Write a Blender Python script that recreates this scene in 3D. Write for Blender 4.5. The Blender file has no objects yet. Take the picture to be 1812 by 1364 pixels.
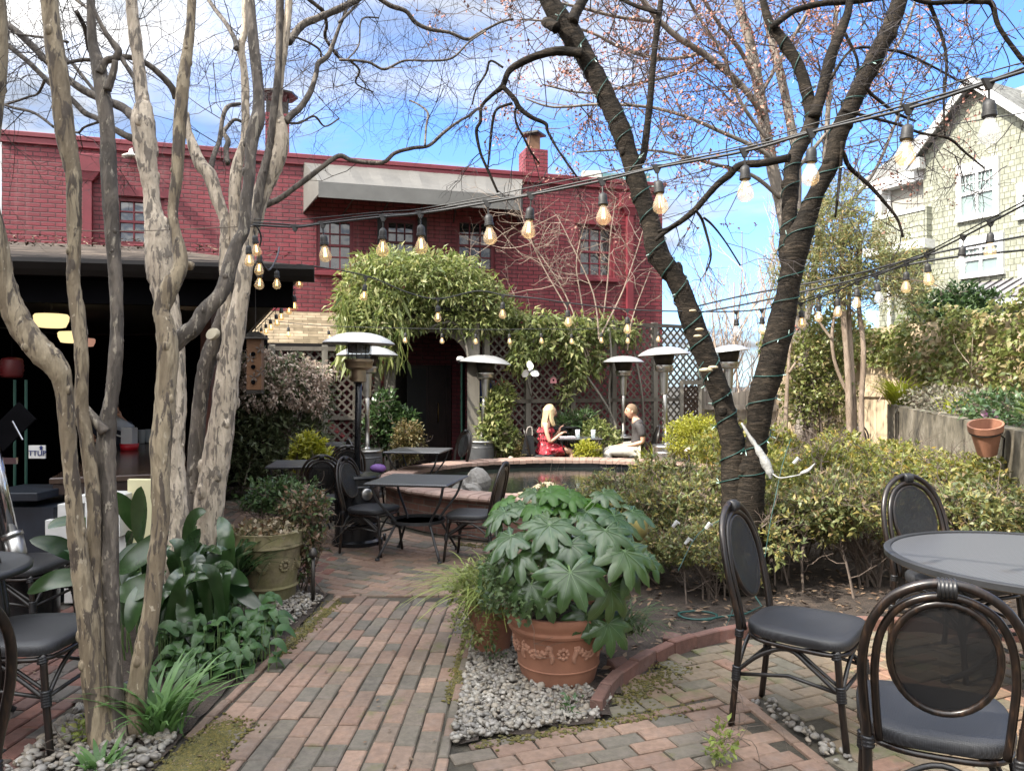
import bpy, math, random
import numpy as np
from mathutils import Vector, Matrix

S = bpy.context.scene
COL = S.collection
FPX, CX, CY, HC = 1358.0, 906.0, 682.0, 1.6       # focal length in photo pixels, photo centre, eye height

# ---------------------------------------------------------------- camera
cam = bpy.data.cameras.new('camera')
camo = bpy.data.objects.new('camera', cam)
COL.objects.link(camo)
camo.location = (0, 0, HC)
camo.rotation_euler = (math.radians(90), 0, 0)
cam.sensor_width = 36.0
cam.lens = 36.0 * FPX / 1812.0
cam.clip_start = 0.05
cam.clip_end = 2000
S.camera = camo

# ---------------------------------------------------------------- light
SUN = Vector((-0.64, -0.33, 0.69)).normalized()
sun_el = math.asin(SUN.z)
sun_az = math.atan2(SUN.x, SUN.y)
W = bpy.data.worlds.new('World')
S.world = W
W.use_nodes = True
nt = W.node_tree
for n in list(nt.nodes):
    nt.nodes.remove(n)
def wn(t, **kw):
    n = nt.nodes.new(t)
    for k, v in kw.items():
        setattr(n, k, v)
    return n
wout = wn('ShaderNodeOutputWorld')
wbg = wn('ShaderNodeBackground')
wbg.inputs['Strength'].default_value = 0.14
sky = wn('ShaderNodeTexSky')
sky.sky_type = 'NISHITA'
sky.sun_disc = False
sky.sun_elevation = sun_el
sky.sun_rotation = sun_az
sky.air_density = 1.0
sky.dust_density = 0.6
sky.ozone_density = 1.6
tc = wn('ShaderNodeTexCoord')
sep = wn('ShaderNodeSeparateXYZ')
nt.links.new(tc.outputs['Generated'], sep.inputs[0])
zadd = wn('ShaderNodeMath', operation='MAXIMUM')
nt.links.new(sep.outputs['Z'], zadd.inputs[0]); zadd.inputs[1].default_value = 0.0
zad2 = wn('ShaderNodeMath', operation='ADD')
nt.links.new(zadd.outputs[0], zad2.inputs[0]); zad2.inputs[1].default_value = 0.22
dx = wn('ShaderNodeMath', operation='DIVIDE'); dy = wn('ShaderNodeMath', operation='DIVIDE')
nt.links.new(sep.outputs['X'], dx.inputs[0]); nt.links.new(zad2.outputs[0], dx.inputs[1])
nt.links.new(sep.outputs['Y'], dy.inputs[0]); nt.links.new(zad2.outputs[0], dy.inputs[1])
cmb = wn('ShaderNodeCombineXYZ')
nt.links.new(dx.outputs[0], cmb.inputs[0]); nt.links.new(dy.outputs[0], cmb.inputs[1])
mp = wn('ShaderNodeMapping')
mp.inputs['Location'].default_value = (3.3, 1.7, 0.0)
mp.inputs['Scale'].default_value = (1.0, 1.35, 1.0)
mp.inputs['Rotation'].default_value = (0, 0, math.radians(-25))
nt.links.new(cmb.outputs[0], mp.inputs['Vector'])
cn = wn('ShaderNodeTexNoise')
cn.inputs['Scale'].default_value = 1.15
cn.inputs['Detail'].default_value = 9
cn.inputs['Roughness'].default_value = 0.58
cn.inputs['Distortion'].default_value = 0.35
nt.links.new(mp.outputs[0], cn.inputs['Vector'])
# more cloud towards the left of the view, more blue low on the right
mfac = wn('ShaderNodeMath', operation='MULTIPLY_ADD')
nt.links.new(sep.outputs['X'], mfac.inputs[0]); mfac.inputs[1].default_value = -0.16
nt.links.new(cn.outputs[0], mfac.inputs[2])
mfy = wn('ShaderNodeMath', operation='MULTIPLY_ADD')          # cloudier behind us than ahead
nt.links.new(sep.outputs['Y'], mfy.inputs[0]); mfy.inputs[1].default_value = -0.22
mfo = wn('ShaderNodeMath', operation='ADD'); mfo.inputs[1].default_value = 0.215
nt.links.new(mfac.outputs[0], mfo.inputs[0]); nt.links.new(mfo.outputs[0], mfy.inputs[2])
cr = wn('ShaderNodeValToRGB')
cr.color_ramp.elements[0].position = 0.43; cr.color_ramp.elements[0].color = (0, 0, 0, 1)
cr.color_ramp.elements[1].position = 0.64; cr.color_ramp.elements[1].color = (1, 1, 1, 1)
nt.links.new(mfy.outputs[0], cr.inputs[0])
cn2 = wn('ShaderNodeTexNoise')
cn2.inputs['Scale'].default_value = 2.1; cn2.inputs['Detail'].default_value = 6
nt.links.new(mp.outputs[0], cn2.inputs['Vector'])
ccol = wn('ShaderNodeValToRGB')
ccol.color_ramp.elements[0].position = 0.38; ccol.color_ramp.elements[0].color = (0.36, 0.41, 0.50, 1)
ccol.color_ramp.elements[1].position = 0.58; ccol.color_ramp.elements[1].color = (1.0, 0.985, 0.96, 1)
nt.links.new(cn2.outputs[0], ccol.inputs[0])
cmul = wn('ShaderNodeVectorMath', operation='SCALE')
nt.links.new(ccol.outputs[0], cmul.inputs[0])
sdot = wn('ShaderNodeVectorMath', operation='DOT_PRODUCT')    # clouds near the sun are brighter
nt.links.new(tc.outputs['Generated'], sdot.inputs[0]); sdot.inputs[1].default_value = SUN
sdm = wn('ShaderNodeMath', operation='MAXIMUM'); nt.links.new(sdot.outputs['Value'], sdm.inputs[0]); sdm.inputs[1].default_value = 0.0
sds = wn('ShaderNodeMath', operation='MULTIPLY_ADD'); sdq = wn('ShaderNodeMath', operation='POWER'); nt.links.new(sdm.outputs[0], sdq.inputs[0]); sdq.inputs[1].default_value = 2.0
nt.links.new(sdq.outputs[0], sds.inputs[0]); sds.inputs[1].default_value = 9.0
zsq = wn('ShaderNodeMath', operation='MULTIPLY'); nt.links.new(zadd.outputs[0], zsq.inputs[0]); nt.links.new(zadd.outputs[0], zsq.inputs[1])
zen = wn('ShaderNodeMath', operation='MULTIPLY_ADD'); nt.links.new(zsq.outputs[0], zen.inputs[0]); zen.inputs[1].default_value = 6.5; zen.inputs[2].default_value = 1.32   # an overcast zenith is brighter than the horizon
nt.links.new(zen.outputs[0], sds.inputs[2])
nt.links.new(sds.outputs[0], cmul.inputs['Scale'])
smul = wn('ShaderNodeVectorMath', operation='MULTIPLY')
nt.links.new(sky.outputs[0], smul.inputs[0]); smul.inputs[1].default_value = (0.34, 0.48, 0.70)
mix = wn('ShaderNodeMix', data_type='RGBA')
nt.links.new(cr.outputs[0], mix.inputs['Factor'])
nt.links.new(smul.outputs[0], mix.inputs['A'])
nt.links.new(cmul.outputs[0], mix.inputs['B'])
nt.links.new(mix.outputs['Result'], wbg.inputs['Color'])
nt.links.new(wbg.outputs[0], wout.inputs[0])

sl = bpy.data.lights.new('sun', 'SUN')
sl.energy = 2.4
sl.angle = math.radians(0.5)
sl.color = (1.0, 0.93, 0.82)
so = bpy.data.objects.new('sun', sl)
COL.objects.link(so)
so.rotation_euler = SUN.to_track_quat('Z', 'Y').to_euler()
so.location = (-20, -10, 25)

vs = S.view_settings
vs.view_transform = 'Standard'
vs.look = 'None'
vs.gamma = 1
vs.exposure = 2.12
vs.use_curve_mapping = False
S.cycles.max_bounces = 6
S.cycles.diffuse_bounces = 3
S.cycles.glossy_bounces = 3
S.cycles.transmission_bounces = 4
S.cycles.transparent_max_bounces = 12
S.cycles.caustics_reflective = False
S.cycles.caustics_refractive = False

# ---------------------------------------------------------------- helpers
def P(px, py, Y):
    """photo pixel at depth Y -> world point"""
    return Vector(((px - CX) / FPX * Y, Y, HC - (py - CY) / FPX * Y))
def G(px, py, z=0.0):
    """photo pixel on the level z -> world point"""
    return P(px, py, (HC - z) * FPX / (py - CY))
def V3(*a):
    return Vector(a)

class MB:
    """collects shapes; build() links them as one mesh object"""
    def __init__(self):
        self.v, self.f, self.mi = [], [], []
    def add(self, vs, fs, mi=0):
        b = len(self.v)
        self.v.extend([tuple(p) for p in vs])
        self.f.extend([tuple(i + b for i in f) for f in fs])
        self.mi.extend([mi] * len(fs))
    def box(self, c, s, mi=0, rz=0.0, M=None, bev=0.0):
        hx, hy, hz = s[0] / 2, s[1] / 2, s[2] / 2
        R = M if M is not None else Matrix.Rotation(rz, 3, 'Z')
        c = Vector(c)
        if bev <= 0:
            vs = [c + R @ Vector((x * hx, y * hy, z * hz)) for z in (-1, 1) for y in (-1, 1) for x in (-1, 1)]
            fs = [(0, 2, 3, 1), (4, 5, 7, 6), (0, 1, 5, 4), (2, 6, 7, 3), (0, 4, 6, 2), (1, 3, 7, 5)]
            self.add(vs, fs, mi)
        else:
            b = min(bev, hx * .9, hy * .9, hz * .9)
            rings = []
            for z, k in ((-hz, b), (-hz + b, 0), (hz - b, 0), (hz, b)):
                rings.append([c + R @ Vector(p) for p in ((-hx + k, -hy + k, z), (hx - k, -hy + k, z), (hx - k, hy - k, z), (-hx + k, hy - k, z))])
            vs = [p for r in rings for p in r]
            fs = [(3, 2, 1, 0), (12, 13, 14, 15)]
            for r in range(3):
                for i in range(4):
                    j = (i + 1) % 4
                    fs.append((r * 4 + i, r * 4 + j, r * 4 + 4 + j, r * 4 + 4 + i))
            self.add(vs, fs, mi)
    def bar(self, a, b, w, t, mi=0, up=(0, 0, 1)):
        """box beam from a to b, width w (along up x dir) and thickness t"""
        a, b = Vector(a), Vector(b)
        d = (b - a)
        L = d.length
        if L < 1e-6:
            return
        d.normalize()
        up = Vector(up)
        s = up.cross(d)
        if s.length < 1e-4:
            s = Vector((1, 0, 0)).cross(d)
        s.normalize()
        u = d.cross(s)
        M = Matrix((d, s, u)).transposed()
        self.box((a + b) / 2, (L, w, t), mi, M=M)
    def tube(self, path, rad, n=8, mi=0, caps=True, closed=False, jit=0.0, rnd=None):
        path = [Vector(p) for p in path]
        m = len(path)
        if isinstance(rad, (int, float)):
            rad = [rad] * m
        vs = []
        prev = None
        for i in range(m):
            if closed:
                t = path[(i + 1) % m] - path[i - 1]
            else:
                t = path[min(i + 1, m - 1)] - path[max(i - 1, 0)]
            if t.length < 1e-9:
                t = Vector((0, 0, 1))
            t.normalize()
            if prev is None:
                a = Vector((1, 0, 0)) if abs(t.x) < 0.8 else Vector((0, 1, 0))
                prev = (a - t * a.dot(t)).normalized()
            else:
                prev = (prev - t * prev.dot(t))
                if prev.length < 1e-6:
                    a = Vector((1, 0, 0)) if abs(t.x) < 0.8 else Vector((0, 1, 0))
                    prev = a - t * a.dot(t)
                prev.normalize()
            q = t.cross(prev)
            for k in range(n):
                a = 2 * math.pi * k / n
                r = rad[i]
                if jit and rnd:
                    r *= 1 + jit * (rnd.random() - .5) * 2
                vs.append(path[i] + (prev * math.cos(a) + q * math.sin(a)) * r)
        fs = []
        rng_ = m if closed else m - 1
        for i in range(rng_):
            j = (i + 1) % m
            for k in range(n):
                l = (k + 1) % n
                fs.append((i * n + k, i * n + l, j * n + l, j * n + k))
        if caps and not closed:
            fs.append(tuple(range(n - 1, -1, -1)))
            fs.append(tuple((m - 1) * n + k for k in range(n)))
        self.add(vs, fs, mi)
    def lathe(self, prof, c=(0, 0, 0), n=24, mi=0, sx=1.0, sy=1.0, M=None):
        c = Vector(c)
        vs, fs = [], []
        for r, z in prof:
            for k in range(n):
                a = 2 * math.pi * k / n
                p = Vector((r * math.cos(a) * sx, r * math.sin(a) * sy, z))
                if M is not None:
                    p = M @ p
                vs.append(c + p)
        for i in range(len(prof) - 1):
            for k in range(n):
                l = (k + 1) % n
                fs.append((i * n + k, i * n + l, (i + 1) * n + l, (i + 1) * n + k))
        if prof[0][0] > 1e-6:
            fs.append(tuple(range(n - 1, -1, -1)))
        if prof[-1][0] > 1e-6:
            fs.append(tuple((len(prof) - 1) * n + k for k in range(n)))
        self.add(vs, fs, mi)
    def ball(self, c, r, n=10, m=6, mi=0, s=(1, 1, 1), M=None):
        prof = [(max(1e-7, r * math.sin(math.pi * i / m)), -r * math.cos(math.pi * i / m)) for i in range(m + 1)]
        c = Vector(c)
        vs, fs = [], []
        for rr, z in prof:
            for k in range(n):
                a = 2 * math.pi * k / n
                p = Vector((rr * math.cos(a) * s[0], rr * math.sin(a) * s[1], z * s[2]))
                if M is not None:
                    p = M @ p
                vs.append(c + p)
        for i in range(m):
            for k in range(n):
                l = (k + 1) % n
                fs.append((i * n + k, i * n + l, (i + 1) * n + l, (i + 1) * n + k))
        self.add(vs, fs, mi)
    def prism(self, pts, off, mi=0):
        """polygon pts swept by the vector off"""
        pts = [Vector(p) for p in pts]
        off = Vector(off)
        n = len(pts)
        vs = pts + [p + off for p in pts]
        fs = [tuple(range(n - 1, -1, -1)), tuple(range(n, 2 * n))]
        for i in range(n):
            j = (i + 1) % n
            fs.append((i, j, n + j, n + i))
        self.add(vs, fs, mi)
    def quad(self, a, b, c, d, mi=0):
        self.add([a, b, c, d], [(0, 1, 2, 3)], mi)
    def build(self, name, mats, parent=None, smooth=False, local=False, angle=None):
        me = bpy.data.meshes.new(name)
        off = Vector((0, 0, 0))
        v = self.v
        if parent is not None and not local:
            o = parent
            while o is not None:
                off = off + o.location
                o = o.parent
            v = [(p[0] - off.x, p[1] - off.y, p[2] - off.z) for p in v]
        me.from_pydata(v, [], self.f)
        if not isinstance(mats, (list, tuple)):
            mats = [mats]
        for m in mats:
            me.materials.append(m)
        if len(mats) > 1:
            me.polygons.foreach_set('material_index', self.mi)
        if smooth:
            me.polygons.foreach_set('use_smooth', [True] * len(me.polygons))
        me.update()
        if smooth and angle:
            try:
                me.set_sharp_from_angle(angle=math.radians(angle))
            except Exception:
                pass
        ob = bpy.data.objects.new(name, me)
        COL.objects.link(ob)
        if parent is not None:
            ob.parent = parent
        return ob

def npobj(name, Vv, Ff, mat, parent=None, smooth=False, local=False):
    """one mesh from numpy vertex (n,3) and face (m,k) arrays"""
    Vv = np.asarray(Vv, dtype=np.float32)
    Ff = np.asarray(Ff, dtype=np.int32)
    if parent is not None and not local:
        o = parent
        while o is not None:
            Vv = Vv - np.array(o.location, dtype=np.float32)
            o = o.parent
    me = bpy.data.meshes.new(name)
    k = Ff.shape[1]
    me.vertices.add(len(Vv)); me.vertices.foreach_set('co', Vv.ravel())
    me.loops.add(Ff.size); me.loops.foreach_set('vertex_index', Ff.ravel())
    me.polygons.add(len(Ff))
    me.polygons.foreach_set('loop_start', np.arange(0, Ff.size, k, dtype=np.int32))
    me.polygons.foreach_set('loop_total', np.full(len(Ff), k, dtype=np.int32))
    if smooth:
        me.polygons.foreach_set('use_smooth', np.ones(len(Ff), dtype=bool))
    me.materials.append(mat)
    me.update(calc_edges=True)
    me.validate()
    ob = bpy.data.objects.new(name, me)
    COL.objects.link(ob)
    if parent is not None:
        ob.parent = parent
    return ob

def tag(o, label=None, cat=None, group=None, kind=None):
    if label: o['label'] = label
    if cat: o['category'] = cat
    if group: o['group'] = group
    if kind: o['kind'] = kind
    return o
def thing(name, label, cat, loc=(0, 0, 0), rz=0.0, group=None):
    o = bpy.data.objects.new(name, None)
    COL.objects.link(o)
    o.location = loc
    o.rotation_euler = (0, 0, rz)
    o.empty_display_size = 0.1
    return tag(o, label, cat, group)
def struct(o):
    o['kind'] = 'structure'
    return o
def dup(root, loc, rz=0.0, label=None, group=None, scale=None):
    r = root.copy(); COL.objects.link(r)
    r.location = loc; r.rotation_euler = (0, 0, rz)
    if scale: r.scale = scale if not isinstance(scale, (int, float)) else (scale,) * 3
    if label: r['label'] = label
    if group: r['group'] = group
    for ch in list(root.children):
        c = ch.copy(); COL.objects.link(c); c.parent = r
        for g in ch.children:
            d = g.copy(); COL.objects.link(d); d.parent = c
    return r

def spline(pts, sub=4):
    """Catmull-Rom through tuples of any length"""
    A = np.array(pts, dtype=float)
    n = len(A)
    out = []
    for i in range(n - 1):
        p0, p1, p2, p3 = A[max(i - 1, 0)], A[i], A[i + 1], A[min(i + 2, n - 1)]
        for s in range(sub):
            t = s / sub
            out.append(0.5 * ((2 * p1) + (-p0 + p2) * t + (2 * p0 - 5 * p1 + 4 * p2 - p3) * t * t + (-p0 + 3 * p1 - 3 * p2 + p3) * t ** 3))
    out.append(A[-1])
    return out
def cpath(pts, sub=5):
    return [Vector(p[:3]) for p in spline(pts, sub)]

# ---------------------------------------------------------------- materials
def newmat(name):
    m = bpy.data.materials.new(name)
    m.use_nodes = True
    t = m.node_tree
    b = t.nodes.get('Principled BSDF')
    return m, t, b
def nd(t, typ, **kw):
    n = t.nodes.new(typ)
    for k, v in kw.items():
        setattr(n, k, v)
    return n
def ramp(t, fac, stops, interp='LINEAR'):
    r = nd(t, 'ShaderNodeValToRGB')
    r.color_ramp.interpolation = interp
    e = r.color_ramp.elements
    while len(e) < len(stops):
        e.new(0.5)
    for i, (p, c) in enumerate(stops):
        e[i].position = p
        e[i].color = (c[0], c[1], c[2], 1)
    t.links.new(fac, r.inputs[0])
    return r.outputs[0]
def noise(t, vec, scale, detail=4, rough=.55, dist=0.0):
    n = nd(t, 'ShaderNodeTexNoise')
    n.inputs['Scale'].default_value = scale
    n.inputs['Detail'].default_value = detail
    n.inputs['Roughness'].default_value = rough
    n.inputs['Distortion'].default_value = dist
    if vec is not None:
        t.links.new(vec, n.inputs['Vector'])
    return n.outputs[0]
def mapped(t, scale=(1, 1, 1), rot=(0, 0, 0), which='Object'):
    c = nd(t, 'ShaderNodeTexCoord')
    m = nd(t, 'ShaderNodeMapping')
    m.inputs['Scale'].default_value = scale
    m.inputs['Rotation'].default_value = rot
    t.links.new(c.outputs[which], m.inputs[0])
    return m.outputs[0]
def bump(t, b, h, strength=.3, dist=.01):
    n = nd(t, 'ShaderNodeBump')
    n.inputs['Strength'].default_value = strength
    n.inputs['Distance'].default_value = dist
    t.links.new(h, n.inputs['Height'])
    t.links.new(n.outputs[0], b.inputs['Normal'])
def mixc(t, fac, a, b, mode='MIX'):
    m = nd(t, 'ShaderNodeMix', data_type='RGBA', blend_type=mode)
    for sock, val in (('Factor', fac), ('A', a), ('B', b)):
        if isinstance(val, (int, float)):
            m.inputs[sock].default_value = val
        elif isinstance(val, tuple):
            m.inputs[sock].default_value = (val[0], val[1], val[2], 1)
        else:
            t.links.new(val, m.inputs[sock])
    return m.outputs['Result']
def sc(c, k):
    return tuple(min(1, x * k) for x in c)
def simple(name, col, rough=.6, metal=0.0, var=.2, scale=6, bmp=.15, bscale=60, spec=None, stretch=(1, 1, 1), bdist=.004):
    m, t, b = newmat(name)
    v = mapped(t, stretch)
    c = ramp(t, noise(t, v, scale, 6, .6), [(.3, sc(col, 1 - var)), (.7, sc(col, 1 + var))])
    t.links.new(c, b.inputs['Base Color'])
    b.inputs['Roughness'].default_value = rough
    b.inputs['Metallic'].default_value = metal
    if spec is not None:
        b.inputs['Specular IOR Level'].default_value = spec
    if bmp:
        bump(t, b, noise(t, v, bscale, 5), bmp, bdist)
    return m
def leafmat(name, cols, rough=.45, transl=.3, spec=.4, extra=None):
    """leaf colours picked per leaf"""
    m, t, b = newmat(name)
    g = nd(t, 'ShaderNodeNewGeometry')
    n = len(cols)
    c = ramp(t, g.outputs['Random Per Island'], [(i / max(1, n - 1), cc) for i, cc in enumerate(cols)])
    nz = noise(t, mapped(t), 14, 3)
    c = mixc(t, .35, c, ramp(t, nz, [(.3, (.25, .25, .25)), (.7, (1, 1, 1))]), 'MULTIPLY')
    t.links.new(c, b.inputs['Base Color'])
    b.inputs['Roughness'].default_value = rough
    b.inputs['Specular IOR Level'].default_value = spec
    tr = nd(t, 'ShaderNodeBsdfTranslucent')
    hs = nd(t, 'ShaderNodeHueSaturation')
    hs.inputs['Value'].default_value = 1.5
    hs.inputs['Saturation'].default_value = 1.1
    t.links.new(c, hs.inputs['Color'])
    t.links.new(hs.outputs[0], tr.inputs[0])
    mx = nd(t, 'ShaderNodeMixShader')
    mx.inputs[0].default_value = transl
    t.links.new(b.outputs[0], mx.inputs[1]); t.links.new(tr.outputs[0], mx.inputs[2])
    out = [x for x in t.nodes if x.type == 'OUTPUT_MATERIAL'][0]
    t.links.new(mx.outputs[0], out.inputs[0])
    return m
def islandmat(name, cols, rough=.8, var=.25, scale=25, bmp=.4, bscale=70, interp='LINEAR', moss=None):
    m, t, b = newmat(name)
    g = nd(t, 'ShaderNodeNewGeometry')
    n = len(cols)
    c = ramp(t, g.outputs['Random Per Island'], [(i / max(1, n - (1 if interp == 'LINEAR' else 0)), cc) for i, cc in enumerate(cols)], interp)
    v = mapped(t)
    nz = noise(t, v, scale, 6, .65)
    c = mixc(t, 1.0, c, ramp(t, nz, [(.25, (1 - var,) * 3), (.75, (1, 1, 1))]), 'MULTIPLY')
    nz2 = noise(t, v, 1.6, 4, .6)
    c = mixc(t, 1.0, c, ramp(t, nz2, [(.3, (.62, .62, .62)), (.7, (1.08, 1.06, 1.04))]), 'MULTIPLY')
    nz3 = noise(t, v, 9, 6, .7)
    c = mixc(t, ramp(t, nz3, [(.50, (0, 0, 0)), (.72, (.5, .5, .5))]), c, tuple(.5 * sum(k_[i] for k_ in cols) / n + .06 for i in range(3)))
    if moss:
        c = mixc(t, ramp(t, noise(t, v, moss[0], 5, .65), [(moss[1], (0, 0, 0)), (moss[1] + .1, (1, 1, 1))]), c, moss[2])
    t.links.new(c, b.inputs['Base Color'])
    b.inputs['Roughness'].default_value = rough
    bump(t, b, noise(t, v, bscale, 5), bmp, .003)
    return m
def emis(name, col, strength):
    m, t, b = newmat(name)
    b.inputs['Base Color'].default_value = (*col, 1)
    b.inputs['Emission Color'].default_value = (*col, 1)
    b.inputs['Emission Strength'].default_value = strength
    return m
def glassy(name, tint=(.8, .85, .9), alpha=.25, rough=.03, emit=None):
    """thin clear glass: reflection over see-through"""
    m, t, b = newmat(name)
    tr = nd(t, 'ShaderNodeBsdfTransparent')
    tr.inputs[0].default_value = (*tint, 1)
    b.inputs['Base Color'].default_value = (*tint, 1)
    b.inputs['Roughness'].default_value = rough
    if emit:
        b.inputs['Emission Color'].default_value = (*emit[0], 1)
        b.inputs['Emission Strength'].default_value = emit[1]
    mx = nd(t, 'ShaderNodeMixShader')
    mx.inputs[0].default_value = alpha
    t.links.new(tr.outputs[0], mx.inputs[1]); t.links.new(b.outputs[0], mx.inputs[2])
    out = [x for x in t.nodes if x.type == 'OUTPUT_MATERIAL'][0]
    t.links.new(mx.outputs[0], out.inputs[0])
    return m

# ---------------------------------------------------------------- plant growing
def leafcloud(rng, pts, dirs, L, Wd, up=.6, fold=.22, curl=.15, jl=.35):
    """pointed folded leaves (4 triangles each) -> verts, faces"""
    pts = np.asarray(pts, float); dirs = np.asarray(dirs, float)
    n = len(pts)
    d = dirs / (np.linalg.norm(dirs, axis=1, keepdims=True) + 1e-9)
    nn = rng.normal(0, 1, (n, 3)); nn[:, 2] += up * 3
    nn -= d * np.sum(nn * d, 1, keepdims=True)
    nn /= (np.linalg.norm(nn, axis=1, keepdims=True) + 1e-9)
    s = np.cross(d, nn)
    l = (L * (1 + jl * rng.uniform(-1, 1, n)))[:, None]
    w = l * (Wd / L)
    a = pts
    m = pts + d * l * .5 + nn * l * .03
    t = pts + d * l - nn * l * curl
    q1 = pts + d * l * .42 + s * w * .5 + nn * w * fold
    q2 = pts + d * l * .42 - s * w * .5 + nn * w * fold
    V = np.stack([a, q1, t, q2, m], 1).reshape(-1, 3)
    b = (np.arange(n) * 5)[:, None]
    F = np.concatenate([b + np.array([[0, 1, 4]]), b + np.array([[1, 2, 4]]), b + np.array([[2, 3, 4]]), b + np.array([[3, 0, 4]])], 1).reshape(-1, 3)
    return V, F
def unit(rng, n):
    v = rng.normal(0, 1, (n, 3))
    return v / np.linalg.norm(v, axis=1, keepdims=True)
def grow(R, p, d, L, r, depth, out, tips, wig=.22, up=.06, kids=(2, 4), spread=.8, shrink=.62, nseg=4, rend=.5):
    """a twig and, below it, its side twigs"""
    d = d.normalized()
    path = [p.copy()]
    for i in range(nseg):
        d = (d + Vector((R.gauss(0, wig), R.gauss(0, wig), R.gauss(0, wig) + up))).normalized()
        p = p + d * (L / nseg)
        path.append(p.copy())
    out.append((path, [r + (r * rend - r) * i / nseg for i in range(nseg + 1)]))
    if depth <= 0:
        tips.append((p, d, path))
        return
    k = R.randint(*kids)
    for j in range(k):
        i = R.randint(max(1, nseg // 3), nseg)
        a = Vector((R.gauss(0, 1), R.gauss(0, 1), R.gauss(0, 1)))
        a = (a - d * a.dot(d)).normalized()
        dd = (d * (1 - spread * .5) + a * spread).normalized()
        grow(R, path[i], dd, L * shrink * R.uniform(.75, 1.25), max(r * .6, .0009), depth - 1, out, tips, wig, up, kids, spread, shrink, nseg, rend)
def twigs_into(mb, tw, n=3, mi=0):
    for path, rad in tw:
        mb.tube(path, rad, n, mi, caps=False)
def limb_pts(lp, Y, dY=0.0):
    """(px, py, width px[, Y offset]) list -> (x, y, z, r) list at depth Y, drifting by dY along the limb"""
    o = []
    for i, q in enumerate(lp):
        y = Y + dY * i / max(1, len(lp) - 1) + (q[3] if len(q) > 3 else 0)
        p = P(q[0], q[1], y)
        o.append((p.x, p.y, p.z, q[2] * .5 * y / FPX))
    return o
# ================================================================ SETTING
R0 = random.Random(11)
NP = np.random.default_rng(5)
def inside(p, poly):
    x, y = p[0], p[1]
    c = False
    n = len(poly)
    for i in range(n):
        x1, y1 = poly[i][:2]; x2, y2 = poly[(i + 1) % n][:2]
        if (y1 > y) != (y2 > y) and x < (x2 - x1) * (y - y1) / (y2 - y1) + x1:
            c = not c
    return c

# ---- materials of the setting
BR = [(0.266, 0.173, 0.126), (0.152, 0.134, 0.105), (0.24, 0.153, 0.111), (0.3, 0.198, 0.143), (0.181, 0.151, 0.115), (0.261, 0.172, 0.124), (0.328, 0.221, 0.16), (0.218, 0.15, 0.111), (0.138, 0.121, 0.096), (0.281, 0.185, 0.133), (0.209, 0.157, 0.117), (0.25, 0.174, 0.128), (0.169, 0.146, 0.112)]
M_PATH = islandmat('path_brick', BR, .85, .45, 30, .7, 90, 'CONSTANT', moss=(2.6, .60, (.10, .095, .035)))
BR2 = [(0.292, 0.194, 0.129), (0.202, 0.173, 0.121), (0.316, 0.213, 0.143), (0.248, 0.19, 0.127), (0.272, 0.207, 0.137), (0.187, 0.168, 0.12), (0.336, 0.196, 0.133), (0.263, 0.199, 0.128), (0.234, 0.188, 0.129)]
M_PATIO = islandmat('patio_brick', BR2, .85, .45, 30, .7, 90, 'CONSTANT', moss=(2.2, .55, (.11, .115, .045)))
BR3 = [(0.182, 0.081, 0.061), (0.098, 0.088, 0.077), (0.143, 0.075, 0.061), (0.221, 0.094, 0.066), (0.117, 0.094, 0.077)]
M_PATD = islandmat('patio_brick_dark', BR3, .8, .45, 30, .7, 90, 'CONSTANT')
M_CURB = islandmat('curb_brick', [(.19, .095, .07), (.25, .12, .09), (.16, .09, .07), (.21, .115, .09)], .85, .4, 30, .6, 90)
M_SOIL = simple('soil', (.040, .028, .020), .95, 0, .55, 9, .9, 60, bdist=.02)
M_JOINT = simple('joint_sand', (.045, .038, .026), .95, 0, .6, 7, .8, 80, bdist=.01)
M_PEB = islandmat('pebble', [(0.246, 0.228, 0.192), (0.377, 0.353, 0.307), (0.179, 0.164, 0.143), (0.294, 0.251, 0.185), (0.425, 0.399, 0.356), (0.221, 0.204, 0.185), (0.328, 0.282, 0.221), (0.148, 0.145, 0.136)], .55, .3, 60, .2, 120)
M_MOSS = islandmat('moss_cushion', [(.16, .135, .03), (.11, .105, .025), (.22, .175, .045), (.08, .08, .02)], .95, .5, 50, 1.0, 160)

# ---- ground sheet
mb = MB()
mb.quad((-400, -60, -.012), (400, -60, -.012), (400, 900, -.012), (-400, 900, -.012))
ground = struct(mb.build('ground', M_JOINT))

def sheet(name, poly, z, mat, bumpy=.0, seed=1):
    """a flat or gently lumpy bed cut to a polygon"""
    xs = [p[0] for p in poly]; ys = [p[1] for p in poly]
    st = .09
    nx = int((max(xs) - min(xs)) / st) + 2; ny = int((max(ys) - min(ys)) / st) + 2
    R = random.Random(seed)
    idx, vs, fs = {}, [], []
    h = {}
    for i in range(nx + 1):
        for j in range(ny + 1):
            h[i, j] = z + bumpy * R.random()
    for i in range(nx):
        for j in range(ny):
            c = (min(xs) + (i + .5) * st, min(ys) + (j + .5) * st)
            if inside(c, poly):
                q = []
                for a, b in ((i, j), (i + 1, j), (i + 1, j + 1), (i, j + 1)):
                    if (a, b) not in idx:
                        idx[a, b] = len(vs)
                        vs.append((min(xs) + a * st, min(ys) + b * st, h[a, b]))
                    q.append(idx[a, b])
                fs.append(tuple(q))
    m = MB(); m.add(vs, fs)
    return struct(m.build(name, mat, smooth=True))

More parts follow.
